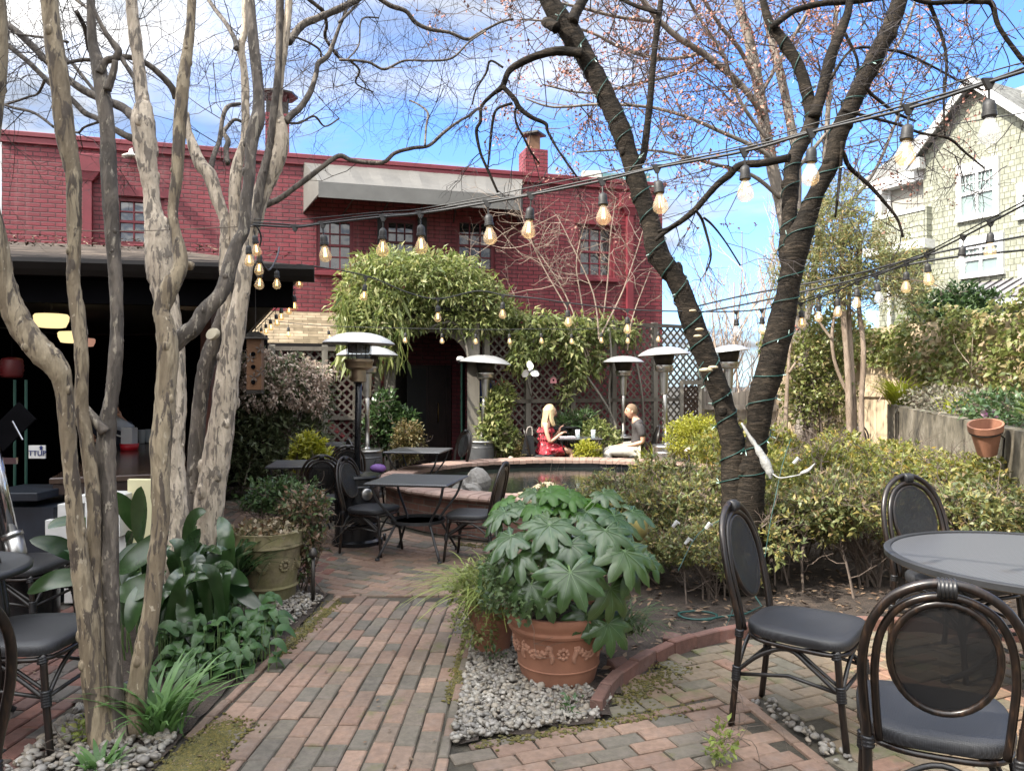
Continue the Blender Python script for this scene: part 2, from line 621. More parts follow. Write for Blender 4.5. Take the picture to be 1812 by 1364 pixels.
def lay(mb, x, y, L, Wd, ang, z=0.0, th=.05, jz=.004):
    M = Matrix.Rotation(ang + R0.gauss(0, .012), 3, 'Z') @ Matrix.Rotation(R0.gauss(0, .008), 3, 'X') @ Matrix.Rotation(R0.gauss(0, .006), 3, 'Y')
    mb.box((x + R0.gauss(0, .0015), y + R0.gauss(0, .0015), z - th / 2 + R0.uniform(-jz, jz)), (L - .007 + R0.uniform(-.004, .002), Wd - .006 + R0.uniform(-.003, .002), th), M=M, bev=.006)

# main path: stretchers laid along the walk
mb = MB()
def xl(y): return -1.45 + .055 * max(0, y - 3.2) + .012 * max(0, y - 4.4) ** 2
def xr(y): return -.33 + .02 * max(0, y - 3.2) + .004 * max(0, y - 4.4) ** 2
for j in range(11):
    y = 1.9 + (.1 if j % 2 else 0) + R0.uniform(-.02, .02)
    while y < 5.78:
        L = .2 if R0.random() > .12 else R0.choice([.1, .15])
        yc = y + L / 2
        if yc + L / 2 > 5.84: break
        w = (xr(yc) - xl(yc)) / 11
        x = xl(yc) + w * (j + .5)
        dxdy = (xl(yc + .05) - xl(yc - .05)) * 10 * (1 - j / 11) + (xr(yc + .05) - xr(yc - .05)) * 10 * (j / 11)
        lay(mb, x, yc, w, L, -math.atan(dxdy))
        y += L
y = 1.9
while y < 5.75:                                     # narrow edge courses
    lay(mb, xr(y) + .034, y + .1, .055, .2, -.02, .006)
    if y > 3.4: lay(mb, xl(y + .1) - .036, y + .1, .055, .2, -.05, .006)
    y += .2
x = -1.36
while x < -.25:                                     # the header line across the walk
    lay(mb, x + .1, 5.865, .2, .055, 0.0, .005); x += .2
path = struct(mb.build('path', M_PATH))

# courtyard round the pond: courses follow the pond's ring
PC = Vector((0.78, 9.95, 0))
PRX, PRY = 2.42, 2.28
mb = MB()
court = [(-1.42, 5.9), (-.1, 5.9), (.5, 6.4), (1.2, 7.0), (1.2, 8.5), (4.5, 8.5), (5.5, 14), (-1.0, 14), (-1.6, 11.2), (-4.4, 10.6), (-4.4, 9.4), (-2.2, 6.75), (-1.75, 6.2)]
r = 2.52
while r < 7.4:
    n = int(2 * math.pi * r / .2)
    off = R0.random()
    for k in range(n):
        a = 2 * math.pi * (k + off) / n
        x, y = PC.x + r * math.cos(a), PC.y + r * math.sin(a) * .97
        if inside((x, y), court):
            lay(mb, x, y, .2, .1, a + math.pi / 2)
    r += .1
courtyard = struct(mb.build('courtyard', M_PATH))

# cross path towards the right-hand patio
mb = MB()
e = Vector((.934, .357, 0)); q = Vector((.357, -.934, 0)); o0 = Vector((-.30, 3.36, 0))
for r in range(15):
    s = -.1 + (.1 if r % 2 else 0) + R0.uniform(-.02, .02)
    w = .06 if r == 0 else .1
    while s < 2.4:
        L = .2 if R0.random() > .1 else .14
        p = o0 + e * (s + L / 2) + q * (.0 if r == 0 else -.02 + .1 * r)
        lim = 1.13 + (3.9 - p.y) * .2
        if xr(p.y) + .10 < p.x < lim:
            lay(mb, p.x, p.y, L, w, math.atan2(e.y, e.x), .003 if r == 0 else 0)
        s += L
s = 0
while s < 1.9:                                      # border on edge between the two pavings
    p = Vector((1.13, 3.93)) + Vector((.2, -.98)) * s
    lay(mb, p.x + .045, p.y, .055, .2, math.atan2(.2, .98) , .006); s += .2
cross = struct(mb.build('cross_path', M_PATH))

# right-hand patio: herringbone inside the curb
mb = MB()
CC, CR = Vector((2.2, 3.2)), 1.87
ca, sa = math.cos(math.radians(24)), math.sin(math.radians(24))
for i in range(-30, 45):
    for j in range(-30, 45):
        v = (i - j) % 4
        if v == 0: cx, cy, a = i + 1, j + .5, 0
        elif v == 3: cx, cy, a = i + .5, j + 1, math.pi / 2
        else: continue
        lx, ly = cx * .103, cy * .103
        x, y = 2.0 + lx * ca - ly * sa, 3.6 + lx * sa + ly * ca
        if not ((Vector((x, y)) - CC).length < CR - .05 or (x > 2.2 and 1.5 < y < 5.05)): continue
        if x < 1.22 + (3.9 - y) * .2 and (Vector((x, y, 0)) - o0).dot(q) > -.06: continue
        if x < .2 or x > 5: continue
        if abs(x - 1.30 - (3.9 - y) * .2) < .07 and 3.25 < y < 3.75 and R0.random() < .8: continue   # lifted bricks with pebbles beneath
        lay(mb, x, y, .206, .103, a + math.radians(24))
patio = struct(mb.build('patio', M_PATIO))

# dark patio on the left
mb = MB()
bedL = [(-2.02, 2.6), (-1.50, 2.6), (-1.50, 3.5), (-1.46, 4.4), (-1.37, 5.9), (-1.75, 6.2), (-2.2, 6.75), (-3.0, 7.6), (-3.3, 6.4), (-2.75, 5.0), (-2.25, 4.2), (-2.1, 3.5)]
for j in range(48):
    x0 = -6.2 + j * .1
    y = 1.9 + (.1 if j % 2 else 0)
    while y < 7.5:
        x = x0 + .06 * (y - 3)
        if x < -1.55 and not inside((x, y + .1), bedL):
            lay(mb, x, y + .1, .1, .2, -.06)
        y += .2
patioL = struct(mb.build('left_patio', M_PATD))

# planting beds and gravel
bed1 = sheet('planting_bed', bedL, -.006, M_SOIL, .02, 2)
bedR = [(-.24, 3.42), (.40, 3.66), (.46, 3.78), (.62, 4.2), (.80, 4.46), (1.06, 4.74), (1.6, 5.02), (2.2, 5.12), (6.2, 5.15), (6.2, 8.4), (1.3, 8.4), (1.1, 7.2), (.55, 6.5), (-.02, 5.9), (-.22, 5.8)]
bed2 = sheet('hedge_bed', bedR, -.004, M_SOIL, .03, 3)
bedB = [(-6.5, 10.6), (-1.7, 11.2), (-1.5, 13.2), (-6.5, 13.2)]
bed3 = sheet('back_bed', bedB, -.004, M_SOIL, .03, 4)
bedC = [(-.9, 12.9), (4.6, 13.6), (4.6, 16), (-.9, 14.6)]
bed4 = sheet('fence_bed', bedC, -.004, M_SOIL, .03, 5)

def pebbles(poly, n, smin, smax, zt=.012, holes=()):
    nu, nv = 8, 5
    base = []
    for i in range(nv + 1):
        for k in range(nu):
            a, b = math.pi * i / nv, 2 * math.pi * k / nu
            base.append((math.sin(a) * math.cos(b), math.sin(a) * math.sin(b), -math.cos(a)))
    base = np.array(base)
    fb = []
    for i in range(nv):
        for k in range(nu):
            l = (k + 1) % nu
            fb.append((i * nu + k, i * nu + l, (i + 1) * nu + l, (i + 1) * nu + k))
    fb = np.array(fb)
    xs = [p[0] for p in poly]; ys = [p[1] for p in poly]
    Vs, Fs = [], []
    c = 0
    tries = 0
    while c < n and tries < n * 30:
        tries += 1
        x, y = R0.uniform(min(xs), max(xs)), R0.uniform(min(ys), max(ys))
        if not inside((x, y), poly): continue
        if any((x - h[0]) ** 2 + (y - h[1]) ** 2 < h[2] ** 2 for h in holes): continue
        s = R0.uniform(smin, smax) * R0.uniform(.6, 1.25)
        v = base * np.array([s, s * R0.uniform(.6, .9), s * R0.uniform(.35, .65)])
        v = v * (1 + .10 * np.sin(base[:, [1, 2, 0]] * 3 + R0.random() * 6))
        M = np.array(Matrix.Rotation(R0.uniform(0, 6.3), 3, 'Z') @ Matrix.Rotation(R0.gauss(0, .35), 3, 'X') @ Matrix.Rotation(R0.gauss(0, .35), 3, 'Y'))
        v = v @ M.T + np.array([x, y, zt + R0.uniform(-.004, .022)])
        Vs.append(v); Fs.append(fb + c * len(base)); c += 1
    return np.concatenate(Vs), np.concatenate(Fs)
g1 = [(-.27, 3.42), (.42, 3.68), (.50, 3.9), (.36, 4.1), (.10, 4.5), (-.02, 5.0), (-.24, 5.3)]
v1, f1 = pebbles(g1, 3300, .010, .021, holes=[(.32, 4.22, .18)])
tag(npobj('gravel', v1, f1, M_PEB, smooth=True), 'loose grey river pebbles round the terracotta pot between path and curb', 'gravel', kind='stuff')
g2 = [(-2.04, 2.6), (-1.52, 2.6), (-1.52, 3.45), (-1.60, 3.75), (-2.0, 4.1), (-2.15, 3.8)]
v2, f2 = pebbles(g2, 1500, .013, .028)
tag(npobj('gravel', v2, f2, M_PEB, smooth=True), 'grey pebbles at the foot of the left-hand tree stems', 'gravel', kind='stuff')
g3 = [(-1.50, 4.5), (-1.40, 5.78), (-1.75, 5.95), (-2.0, 5.3), (-1.75, 4.6)]
v3, f3 = pebbles(g3, 1200, .010, .022)
tag(npobj('gravel', v3, f3, M_PEB, smooth=True), 'pale pebbles beside the mossy urn planter at the path edge', 'gravel', kind='stuff')
g4 = [(1.22, 3.92), (1.32, 3.88), (1.46, 3.25), (1.36, 3.25)]
v4, f4 = pebbles(g4, 70, .012, .022, 0.0)
tag(npobj('gravel', v4, f4, M_PEB, smooth=True), 'few pebbles in the gap of the lifted patio bricks', 'gravel', kind='stuff')
# moss along the joints and edges
pts = []
def mossline(a, b, n, w):
    for _ in range(n):
        t = R0.random()
        x = a[0] + (b[0] - a[0]) * t + R0.gauss(0, w); y = a[1] + (b[1] - a[1]) * t + R0.gauss(0, w)
        pts.append((x, y))
mossline((-1.44, 3.0), (-1.36, 3.65), 900, .035); mossline((-1.44, 3.15), (-1.22, 3.25), 340, .022)
mossline((-1.40, 4.55), (-1.31, 5.7), 900, .03); mossline((-.31, 3.9), (-.26, 5.2), 700, .022)
mossline((-.15, 3.42), (.95, 3.84), 420, .028); mossline((.55, 3.86), (.95, 4.4), 420, .06); mossline((-1.42, 3.0), (-1.30, 3.6), 1200, .06); mossline((-1.3, 3.5), (-1.28, 2.9), 160, .02)
mossline((-.62, 7.75), (.4, 7.45), 500, .05)
nu, nv = 6, 3
base = np.array([(math.sin(math.pi * i / nv / 1.0) * math.cos(2 * math.pi * k / nu), math.sin(math.pi * i / nv) * math.sin(2 * math.pi * k / nu), -math.cos(math.pi * i / nv)) for i in range(nv + 1) for k in range(nu)])
fb = np.array([(i * nu + k, i * nu + (k + 1) % nu, (i + 1) * nu + (k + 1) % nu, (i + 1) * nu + k) for i in range(nv) for k in range(nu)])
Vs = [base * np.array([R0.uniform(.004, .013), R0.uniform(.004, .013), R0.uniform(.002, .006)]) + np.array([x, y, .002]) for x, y in pts]
Fs = [fb + i * len(base) for i in range(len(Vs))]
tag(npobj('moss', np.concatenate(Vs), np.concatenate(Fs), M_MOSS, smooth=True), 'yellow-green moss creeping along the brick path edges', 'moss', kind='stuff')

# curb: bricks on edge along the patio circle
mb = MB()
a = math.radians(163)
while a > math.radians(52):
    am = a - .1 / CR
    p = CC + Vector((math.cos(am), math.sin(am))) * CR
    M = Matrix.Rotation(am + math.pi / 2 + R0.gauss(0, .02), 3, 'Z')
    mb.box((p.x, p.y, .022 + R0.gauss(0, .004)), (.2, .062, .095), M=M, bev=.006)
    a -= .205 / CR
tag(mb.build('brick_curb', M_CURB), 'curved edging of red bricks set on edge along the patio', 'curb')
mb = MB()
for (px, py, an, tl) in ((1095, 1178, .5, .3), (1190, 1132, -.3, .25)):
    p = G(px, py, .03)
    b = MB(); b.box((p.x, p.y, .035), (.11, .08, .055), M=Matrix.Rotation(an, 3, 'Z') @ Matrix.Rotation(tl, 3, 'X'), bev=.005)
    tag(b.build('loose_brick', M_CURB), 'broken brick lying on the soil ' + ('just right of the terracotta pot' if px < 1150 else 'behind the curved curb near the coiled cable'), 'brick')

# ================================================================ RED BRICK BUILDING
M_RED, t, b = newmat('painted_brick')
c_ = nd(t, 'ShaderNodeTexCoord'); s_ = nd(t, 'ShaderNodeSeparateXYZ'); t.links.new(c_.outputs['Object'], s_.inputs[0])
ad = nd(t, 'ShaderNodeMath', operation='ADD'); t.links.new(s_.outputs[0], ad.inputs[0]); t.links.new(s_.outputs[1], ad.inputs[1])
cm = nd(t, 'ShaderNodeCombineXYZ'); t.links.new(ad.outputs[0], cm.inputs[0]); t.links.new(s_.outputs[2], cm.inputs[1])
wob = nd(t, 'ShaderNodeVectorMath', operation='MULTIPLY_ADD')
nz = nd(t, 'ShaderNodeTexNoise'); nz.inputs['Scale'].default_value = 3.0; t.links.new(cm.outputs[0], nz.inputs['Vector'])
t.links.new(nz.outputs['Color'], wob.inputs[0]); wob.inputs[1].default_value = (.02, .02, 0); t.links.new(cm.outputs[0], wob.inputs[2])
bt = nd(t, 'ShaderNodeTexBrick')
bt.inputs['Scale'].default_value = 1.0; bt.inputs['Brick Width'].default_value = .235; bt.inputs['Row Height'].default_value = .082
bt.inputs['Mortar Size'].default_value = .011; bt.inputs['Mortar Smooth'].default_value = .35; bt.inputs['Bias'].default_value = -.1
bt.inputs['Color1'].default_value = (.225, .034, .046, 1); bt.inputs['Color2'].default_value = (.165, .025, .034, 1); bt.inputs['Mortar'].default_value = (.075, .013, .018, 1)
t.links.new(wob.outputs[0], bt.inputs['Vector'])
n1 = noise(t, cm.outputs[0], .9, 5, .6)
cc = mixc(t, 1.0, bt.outputs[0], ramp(t, n1, [(.3, (.72, .72, .75)), (.7, (1.15, 1.12, 1.1))]), 'MULTIPLY')
stk = nd(t, 'ShaderNodeMapping'); stk.inputs['Scale'].default_value = (3.2, .22, 1); t.links.new(cm.outputs[0], stk.inputs[0])
cc = mixc(t, ramp(t, noise(t, stk.outputs[0], 1.5, 6, .7), [(.52, (0, 0, 0)), (.75, (.45, .45, .45))]), cc, (.30, .13, .13))
t.links.new(cc, b.inputs['Base Color']); b.inputs['Roughness'].default_value = .55
inv = nd(t, 'ShaderNodeMath', operation='SUBTRACT'); inv.inputs[0].default_value = 1; t.links.new(bt.outputs['Fac'], inv.inputs[1])
nzb = noise(t, cm.outputs[0], 40, 4)
ab = nd(t, 'ShaderNodeMath', operation='MULTIPLY_ADD'); t.links.new(nzb, ab.inputs[0]); ab.inputs[1].default_value = .35; t.links.new(inv.outputs[0], ab.inputs[2])
bump(t, b, ab.outputs[0], .9, .014)
M_TRIM = simple('red_trim', (.17, .026, .036), .5, 0, .15, 4, .1, 40)
M_TRIMD = simple('dark_red_trim', (.10, .016, .024), .5, 0, .15, 4, .1, 40)
M_PANE, t, b = newmat('window_glass')
b.inputs['Base Color'].default_value = (.03, .035, .04, 1); b.inputs['Roughness'].default_value = .03; b.inputs['Specular IOR Level'].default_value = 1.0
b.inputs['IOR'].default_value = 1.9
bump(t, b, noise(t, mapped(t), 2.2, 2), .12, .05)
M_CANV = simple('awning_canvas', (.105, .10, .09), .8, 0, .12, 2.5, .25, 8, bdist=.03)
M_CANVD = simple('awning_valance', (.14, .14, .135), .8, 0, .12, 3, .2, 90)
M_DARK = simple('dark_paint', (.012, .012, .014), .5, 0, .3, 5, .1, 50)
M_DOOR = simple('door_wood', (.03, .014, .012), .45, 0, .3, 5, .1, 50)
M_STEELD = simple('dark_metal', (.05, .045, .04), .45, .6, .3, 8, .1, 60)

FO = Vector((-3.49, 15.0, 0)); FA = math.atan2(1, 3.456)
fu = Vector((math.cos(FA), math.sin(FA), 0)); fi = Vector((-math.sin(FA), math.cos(FA), 0))
def fac(px, py, d=0.0):
    """pixel -> (u, z) on the facade, or on a plane d metres in front of it"""
    k = (px - CX) / FPX
    rhs = FO.dot(fi) - d
    Y = rhs / (fi.y + fi.x * k)
    X = k * Y
    return (Vector((X, Y, 0)) - FO).dot(fu), HC - (py - CY) / FPX * Y
bld = thing('brick_building', 'long two-storey red painted brick building with flat roof and grey awning', 'building', FO, FA)
uL, _ = fac(3, 300); uR, _ = fac(1172, 330)
ZT = 5.98
def hole(a, b_, c, d):
    u0, z1 = fac(a, b_); u1, z0 = fac(c, d)
    return [u0, u1, z0, z1]
wins = [hole(203, 347, 291, 436), hole(560, 384, 626, 482), hole(682, 386, 738, 470), hole(808, 386, 876, 482), hole(1023, 397, 1087, 493)]
door = hole(697, 645, 800, 800); door[2] = 0.0
holes = wins + [door]
def holed(mb, u0, u1, z0, z1, holes, dep):
    us = sorted(set([u0, u1] + [h[i] for h in holes for i in (0, 1)]))
    zs = sorted(set([z0, z1] + [h[i] for h in holes for i in (2, 3)]))
    for i in range(len(us) - 1):
        for j in range(len(zs) - 1):
            a, c = (us[i] + us[i + 1]) / 2, (zs[j] + zs[j + 1]) / 2
            if any(h[0] < a < h[1] and h[2] < c < h[3] for h in holes): continue
            mb.quad((us[i], 0, zs[j]), (us[i + 1], 0, zs[j]), (us[i + 1], 0, zs[j + 1]), (us[i], 0, zs[j + 1]))
    for h in holes:
        a, c, e_, g = h
        mb.quad((a, 0, e_), (a, dep, e_), (a, dep, g), (a, 0, g)); mb.quad((c, 0, e_), (c, 0, g), (c, dep, g), (c, dep, e_))
        mb.quad((a, 0, g), (a, dep, g), (c, dep, g), (c, 0, g)); mb.quad((a, 0, e_), (c, 0, e_), (c, dep, e_), (a, dep, e_))
mb = MB()
holed(mb, uL, uR, 0, ZT, holes, .16)
mb.quad((uL, 0, 0), (uL, 0, ZT), (uL, 9, ZT), (uL, 9, 0)); mb.quad((uR, 0, 0), (uR, 9, 0), (uR, 9, ZT), (uR, 0, ZT))
mb.quad((uL, 9, 0), (uL, 9, ZT), (uR, 9, ZT), (uR, 9, 0))
mb.quad((uL, 0.2, ZT - .3), (uR, 0.2, ZT - .3), (uR, 9, ZT - .3), (uL, 9, ZT - .3))
mb.build('wall', M_RED, bld, local=True)
mb = MB()
mb.box(((uL + uR) / 2, .10, ZT + .035), (uR - uL + .12, .34, .09), bev=.01)
mb.box(((uL + uR) / 2, -.02, ZT - .07), (uR - uL + .06, .06, .12), bev=.01)
mb.build('parapet_cap', M_TRIM, bld, local=True)
for wi, h in enumerate(wins):
    u0, u1, z0, z1 = h
    w, hh = u1 - u0, z1 - z0
    fm = MB()
    for a, c, s in (((u0 + .035), (z0 + z1) / 2, (.07, .09, hh)), ((u1 - .035), (z0 + z1) / 2, (.07, .09, hh))):
        fm.box((a, .095, c), s)
    fm.box(((u0 + u1) / 2, .095, z1 - .035), (w - .14, .088, .07)); fm.box(((u0 + u1) / 2, .095, z0 + .035), (w - .14, .088, .07))
    fr = fm.build('window', M_TRIM if wi != 2 else M_TRIMD, bld, local=True)
    mu = MB()
    for i in (1, 2):
        mu.box((u0 + .07 + (w - .14) * i / 3, .10, (z0 + z1) / 2), (.026, .03, hh - .14))
    nr = 4
    for i in range(1, nr):
        mu.box(((u0 + u1) / 2, .101, z0 + .07 + (hh - .14) * i / nr), (w - .14, .034 if i != 2 else .06, .024 if i != 2 else .045))
    mu.build('muntins', M_TRIM if wi != 2 else M_TRIMD, fr, local=True)
    pm = MB(); pm.quad((u0 + .06, .118, z0 + .06), (u1 - .06, .118, z0 + .06), (u1 - .06, .118, z1 - .06), (u0 + .06, .118, z1 - .06))
    pm.box(((u0 + u1) / 2, .16, (z0 + z1) / 2), (w - .1, .02, hh - .1))
    pm.build('pane', M_PANE, fr, local=True)
    sm = MB(); sm.box(((u0 + u1) / 2, -.015, z0 - .045), (w + .14, .13, .085), bev=.008); sm.build('sill', M_TRIM, fr, local=True)
    if wi == 0 or wi == 4:
        sm = MB(); sm.box(((u0 + u1) / 2, -.006, z1 + .07), (w + .16, .05, .11)); sm.build('lintel', M_TRIM, fr, local=True)
# dark side casing beside the door-window under the awning
mb = MB(); mb.box((wins[2][1] + .10, -.02, (wins[2][2] + wins[2][3]) / 2 - .1), (.18, .05, wins[2][3] - wins[2][2] + .3)); mb.build('shutter', M_DARK, bld, local=True); mb = MB(); mb.box((wins[2][0] - .09, -.02, (wins[2][2] + wins[2][3]) / 2 - .1), (.14, .05, wins[2][3] - wins[2][2] + .3))
mb.build('shutter', M_DARK, bld, local=True)
# door
u0, u1, z0, z1 = door
dm = MB(); dm.box(((u0 + u1) / 2, .13, (z0 + z1) / 2), (u1 - u0, .05, z1 - z0)); dm.box((u0 + (u1 - u0) * .62, .09, (z0 + z1) / 2), (.05, .05, z1 - z0)); dm.box((u1 - .06, .085, (z0 + z1) / 2), (.10, .06, z1 - z0))
dob = dm.build('door', M_DOOR, bld, local=True)
gm = MB(); gm.quad((u0 + .08, .10, .55), (u0 + (u1 - u0) * .56, .10, .55), (u0 + (u1 - u0) * .56, .10, 1.95), (u0 + .08, .10, 1.95))
gm.build('pane', M_DARK, dob, local=True)
M_BRASS = simple('brass', (.45, .30, .12), .35, .9, .2, 5, 0)
hm = MB(); hx = u1 - .28; hm.tube([(hx, .09, .85), (hx, .03, .88), (hx, .03, 1.22), (hx, .09, 1.25)], .011, 6); hm.build('handle', M_BRASS, dob, smooth=True, local=True)
# awning, hip ended
a0, zt = fac(537, 288); a1, _ = fac(925, 313)
PJ = 1.05
b0, zf = fac(564, 322, PJ); b1, _ = fac(921, 341, PJ)
_, zv = fac(566, 347, PJ)
_, zwb = fac(541, 377)
zt = ZT - .05
am = MB()
N = 22
sag = .05
for i in range(N):
    for j in range(5):
        q = []
        for di, dj in ((0, 0), (1, 0), (1, 1), (0, 1)):
            f, g = (i + di) / N, (j + dj) / 5
            ua = a0 + (a1 - a0) * f; ub = b0 + (b1 - b0) * f
            bay = math.sin(math.pi * ((f * 6) % 1)) * math.sin(math.pi * g) * sag
            q.append((ua + (ub - ua) * g, -PJ * g, zt + (zf - zt) * g - bay))
        am.quad(*q)
am.quad((a0, 0, zt), (b0, -PJ, zf), (b0, -PJ, zv), (a0, 0, zwb)); am.quad((a1, 0, zt), (a1, 0, zwb), (b1, -PJ, zv), (b1, -PJ, zf))
aw = am.build('awning', M_CANV, bld, smooth=False, local=True)
vm = MB(); vm.box(((b0 + b1) / 2, -PJ - .012, (zf + zv) / 2 - .01), (b1 - b0 + .01, .018, zf - zv + .03)); vm.build('valance', M_CANVD, aw, local=True)
for f in np.linspace(0, 1, 7):
    fm = MB(); ua = a0 + (a1 - a0) * f; ub = b0 + (b1 - b0) * f
    fm.tube([(ua, 0, zwb), (ub, -PJ + .02, zv + .02)], .016, 6); fm.build('awning_frame', M_STEELD, aw, local=True)
# downspouts with leader heads
for (px, ph) in ((157, 268), (1112, 338)):
    u, zh = fac(px, ph)
    mb = MB(); mb.box((u, -.07, zh - .24), (.46, .16, .32), bev=.01); mb.prism([(u - .2, -.14, zh - .40), (u + .2, -.14, zh - .40), (u + .09, -.12, zh - .55), (u - .09, -.12, zh - .55)], (0, .12, 0))
    mb.box((u, -.06, (zh - .5) / 2), (.14, .10, zh - .55), bev=.008)
    mb.build('downspout', M_TRIM, bld, local=True)
# chimneys
M_CHIM = simple('chimney_metal', (.22, .13, .08), .5, .4, .35, 6, .2, 40)
for i, (px0, px1, pt) in enumerate(((470, 512, 205), (924, 963, 268))):
    d = -1.6 if i == 0 else -.6
    u0, ztop = fac(px0, pt, d); u1, _ = fac(px1, pt, d)
    mb = MB(); mb.box(((u0 + u1) / 2, -d, (ZT + ztop) / 2 - .15), (u1 - u0, u1 - u0, ztop - ZT + .3))
    ch = mb.build('chimney', M_RED, bld, local=True)
    cm_ = MB()
    if i == 1:
        cm_.box(((u0 + u1) / 2, -d, ztop + .16), (.24, .24, .33)); cm_.build('flue', M_CHIM, ch, local=True)
        c2 = MB(); uc = (u0 + u1) / 2; c2.lathe([(.30, ztop + .36), (.30, ztop + .40), (.02, ztop + .47)], (uc, -d, 0), 4)
        for sx in (-1, 1):
            for sy in (-1, 1): c2.tube([(uc + sx * .1, -d + sy * .1, ztop + .3), (uc + sx * .13, -d + sy * .13, ztop + .37)], .012, 4)
        c2.build('cap', M_STEELD, ch, local=True)
    else:
        cm_.box(((u0 + u1) / 2, -d, ztop + .12), (.45, .45, .26)); cm_.lathe([(.42, ztop + .42), (.42, ztop + .46), (.05, ztop + .55)], ((u0 + u1) / 2, -d, 0), 8)
        for sx in (-1, 1): cm_.tube([((u0 + u1) / 2 + sx * .2, -d, ztop + .2), ((u0 + u1) / 2 + sx * .22, -d, ztop + .43)], .02, 4)
        cm_.build('cap', M_STEELD, ch, local=True)
# small wall lamp behind the trees
u, z = fac(236, 282); mb = MB(); mb.lathe([(.03, .12), (.05, .05), (.15, 0), (.16, -.02)], (u, -.2, z), 14); mb.tube([(u, 0, z + .1), (u, -.12, z + .16), (u, -.2, z + .12)], .014, 6)
mb.build('wall_lamp', simple('enamel', (.6, .58, .52), .4, 0, .05, 4, 0), bld, local=True, smooth=True)
# glass fronted building corner far behind the roof, right of the chimney
M_GLT = simple('teal_glass', (.10, .22, .24), .1, .2, .15, 2, 0); M_CONC = simple('pale_concrete', (.5, .47, .42), .8, 0, .1, 2, .1, 20)
far = thing('office_block', 'pale and teal glass office block peeping over the red roof', 'building', P(1060, 640, 60))
mb = MB(); a = P(1031, 302, 60); b_ = P(1064, 318, 60); mb.box(((a.x + b_.x) / 2, 61.5, a.z / 2), (b_.x - a.x, 3, a.z)); mb.build('wall', M_CONC, far)
mb = MB(); a = P(1064, 306, 61); b_ = P(1150, 322, 61); mb.box(((a.x + b_.x) / 2 + .02, 62.6, a.z / 2), (b_.x - a.x, 3, a.z)); mb.build('glass_facade', M_GLT, far)
# ================================================================ BAR SHELTER (left)
def shingle(name, c1, c2, w=.3, h=.14, axis='xy', dark=.6):
    m, t, b = newmat(name)
    v = mapped(t, (1, 1, 1), which='Object')
    if axis == 'xz':
        s_ = nd(t, 'ShaderNodeSeparateXYZ'); t.links.new(v, s_.inputs[0]); c_ = nd(t, 'ShaderNodeCombineXYZ')
        t.links.new(s_.outputs[0], c_.inputs[0]); t.links.new(s_.outputs[2], c_.inputs[1]); v = c_.outputs[0]
    bt = nd(t, 'ShaderNodeTexBrick')
    bt.inputs['Scale'].default_value = 1; bt.inputs['Brick Width'].default_value = w; bt.inputs['Row Height'].default_value = h
    bt.inputs['Mortar Size'].default_value = h * .06; bt.inputs['Color1'].default_value = (*c1, 1); bt.inputs['Color2'].default_value = (*c2, 1)
    bt.inputs['Mortar'].default_value = (*sc(c2, dark), 1); bt.inputs['Bias'].default_value = 0
    bt.offset_frequency = 2; bt.offset = .37
    t.links.new(v, bt.inputs['Vector'])
    nz = noise(t, v, 7, 5)
    t.links.new(mixc(t, 1.0, bt.outputs[0], ramp(t, nz, [(.3, (.72, .72, .72)), (.7, (1.1, 1.1, 1.1))]), 'MULTIPLY'), b.inputs['Base Color'])
    b.inputs['Roughness'].default_value = 1.0; b.inputs['Specular IOR Level'].default_value = .05
    inv = nd(t, 'ShaderNodeMath', operation='SUBTRACT'); inv.inputs[0].default_value = 1; t.links.new(bt.outputs['Fac'], inv.inputs[1])
    bump(t, b, inv.outputs[0], .8, .012)
    return m
M_SHD = shingle('old_roof_shingle', (.13, .105, .085), (.05, .042, .036), .3, .13)
M_SHT = shingle('tan_roof_shingle', (.30, .24, .165), (.15, .12, .08), .25, .06, 'xz')
M_BWOOD = simple('dark_brown_wood', (.035, .018, .013), .5, 0, .35, 5, .2, 40)
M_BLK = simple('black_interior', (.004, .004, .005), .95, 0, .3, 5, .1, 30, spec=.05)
M_GUT = simple('gutter_metal', (.016, .014, .013), .6, 0, .2, 5, 0, spec=.2)
M_FASC = simple('weathered_fascia', (.16, .13, .10), .8, 0, .35, 8, .3, 50)
B = P(530, 467, 6.26); EL = Vector((-6.9, 5.25, 2.58)); B.z = 2.58
RG = P(258, 437, 8.8); RL = Vector((-8.5, 7.75, RG.z)); EE = Vector((-4.85, 14.0, 2.58)); RB = Vector((-7.0, 14.2, RG.z))
shed = thing('bar_shelter', 'dark open-fronted bar shelter with low shingled roof and black gutter', 'shelter', (-4.0, 9.0, 0))
mb = MB(); th = Vector((0, 0, -.05))
for poly in ([EL, B, RG, RL], [B, EE, RB, RG]):
    n_ = (poly[1] - poly[0]).cross(poly[2] - poly[0]).normalized()
    mb.prism(poly, n_ * -.07)
roof = mb.build('roof', M_SHD, shed)
mb = MB(); mb.bar(EL + Vector((0, .02, -.06)), B + Vector((0, .02, -.06)), .03, .12); mb.bar(B + Vector((-.02, 0, -.06)), EE + Vector((-.02, 0, -.06)), .03, .12); mb.build('fascia', M_FASC, roof)
# gutter with an ogee front
d = (B - EL).normalized(); nrm = Vector((d.y, -d.x, 0))
if nrm.y > 0: nrm = -nrm
mb = MB(); prof = [(0.0, -.015), (.10, -.015), (.115, -.05), (.085, -.10), (.05, -.14), (0.0, -.14)]
A0, A1 = EL, B + d * .12
mb.prism([A0 + nrm * (x + .02) + Vector((0, 0, z)) for x, z in prof], A1 - A0); mb.build('gutter', M_GUT, shed)
mb = MB(); mb.bar(EL + Vector((0, .16, -.20)), B + Vector((-.1, .16, -.20)), .10, .26); mb.build('header_beam', M_BLK, shed)
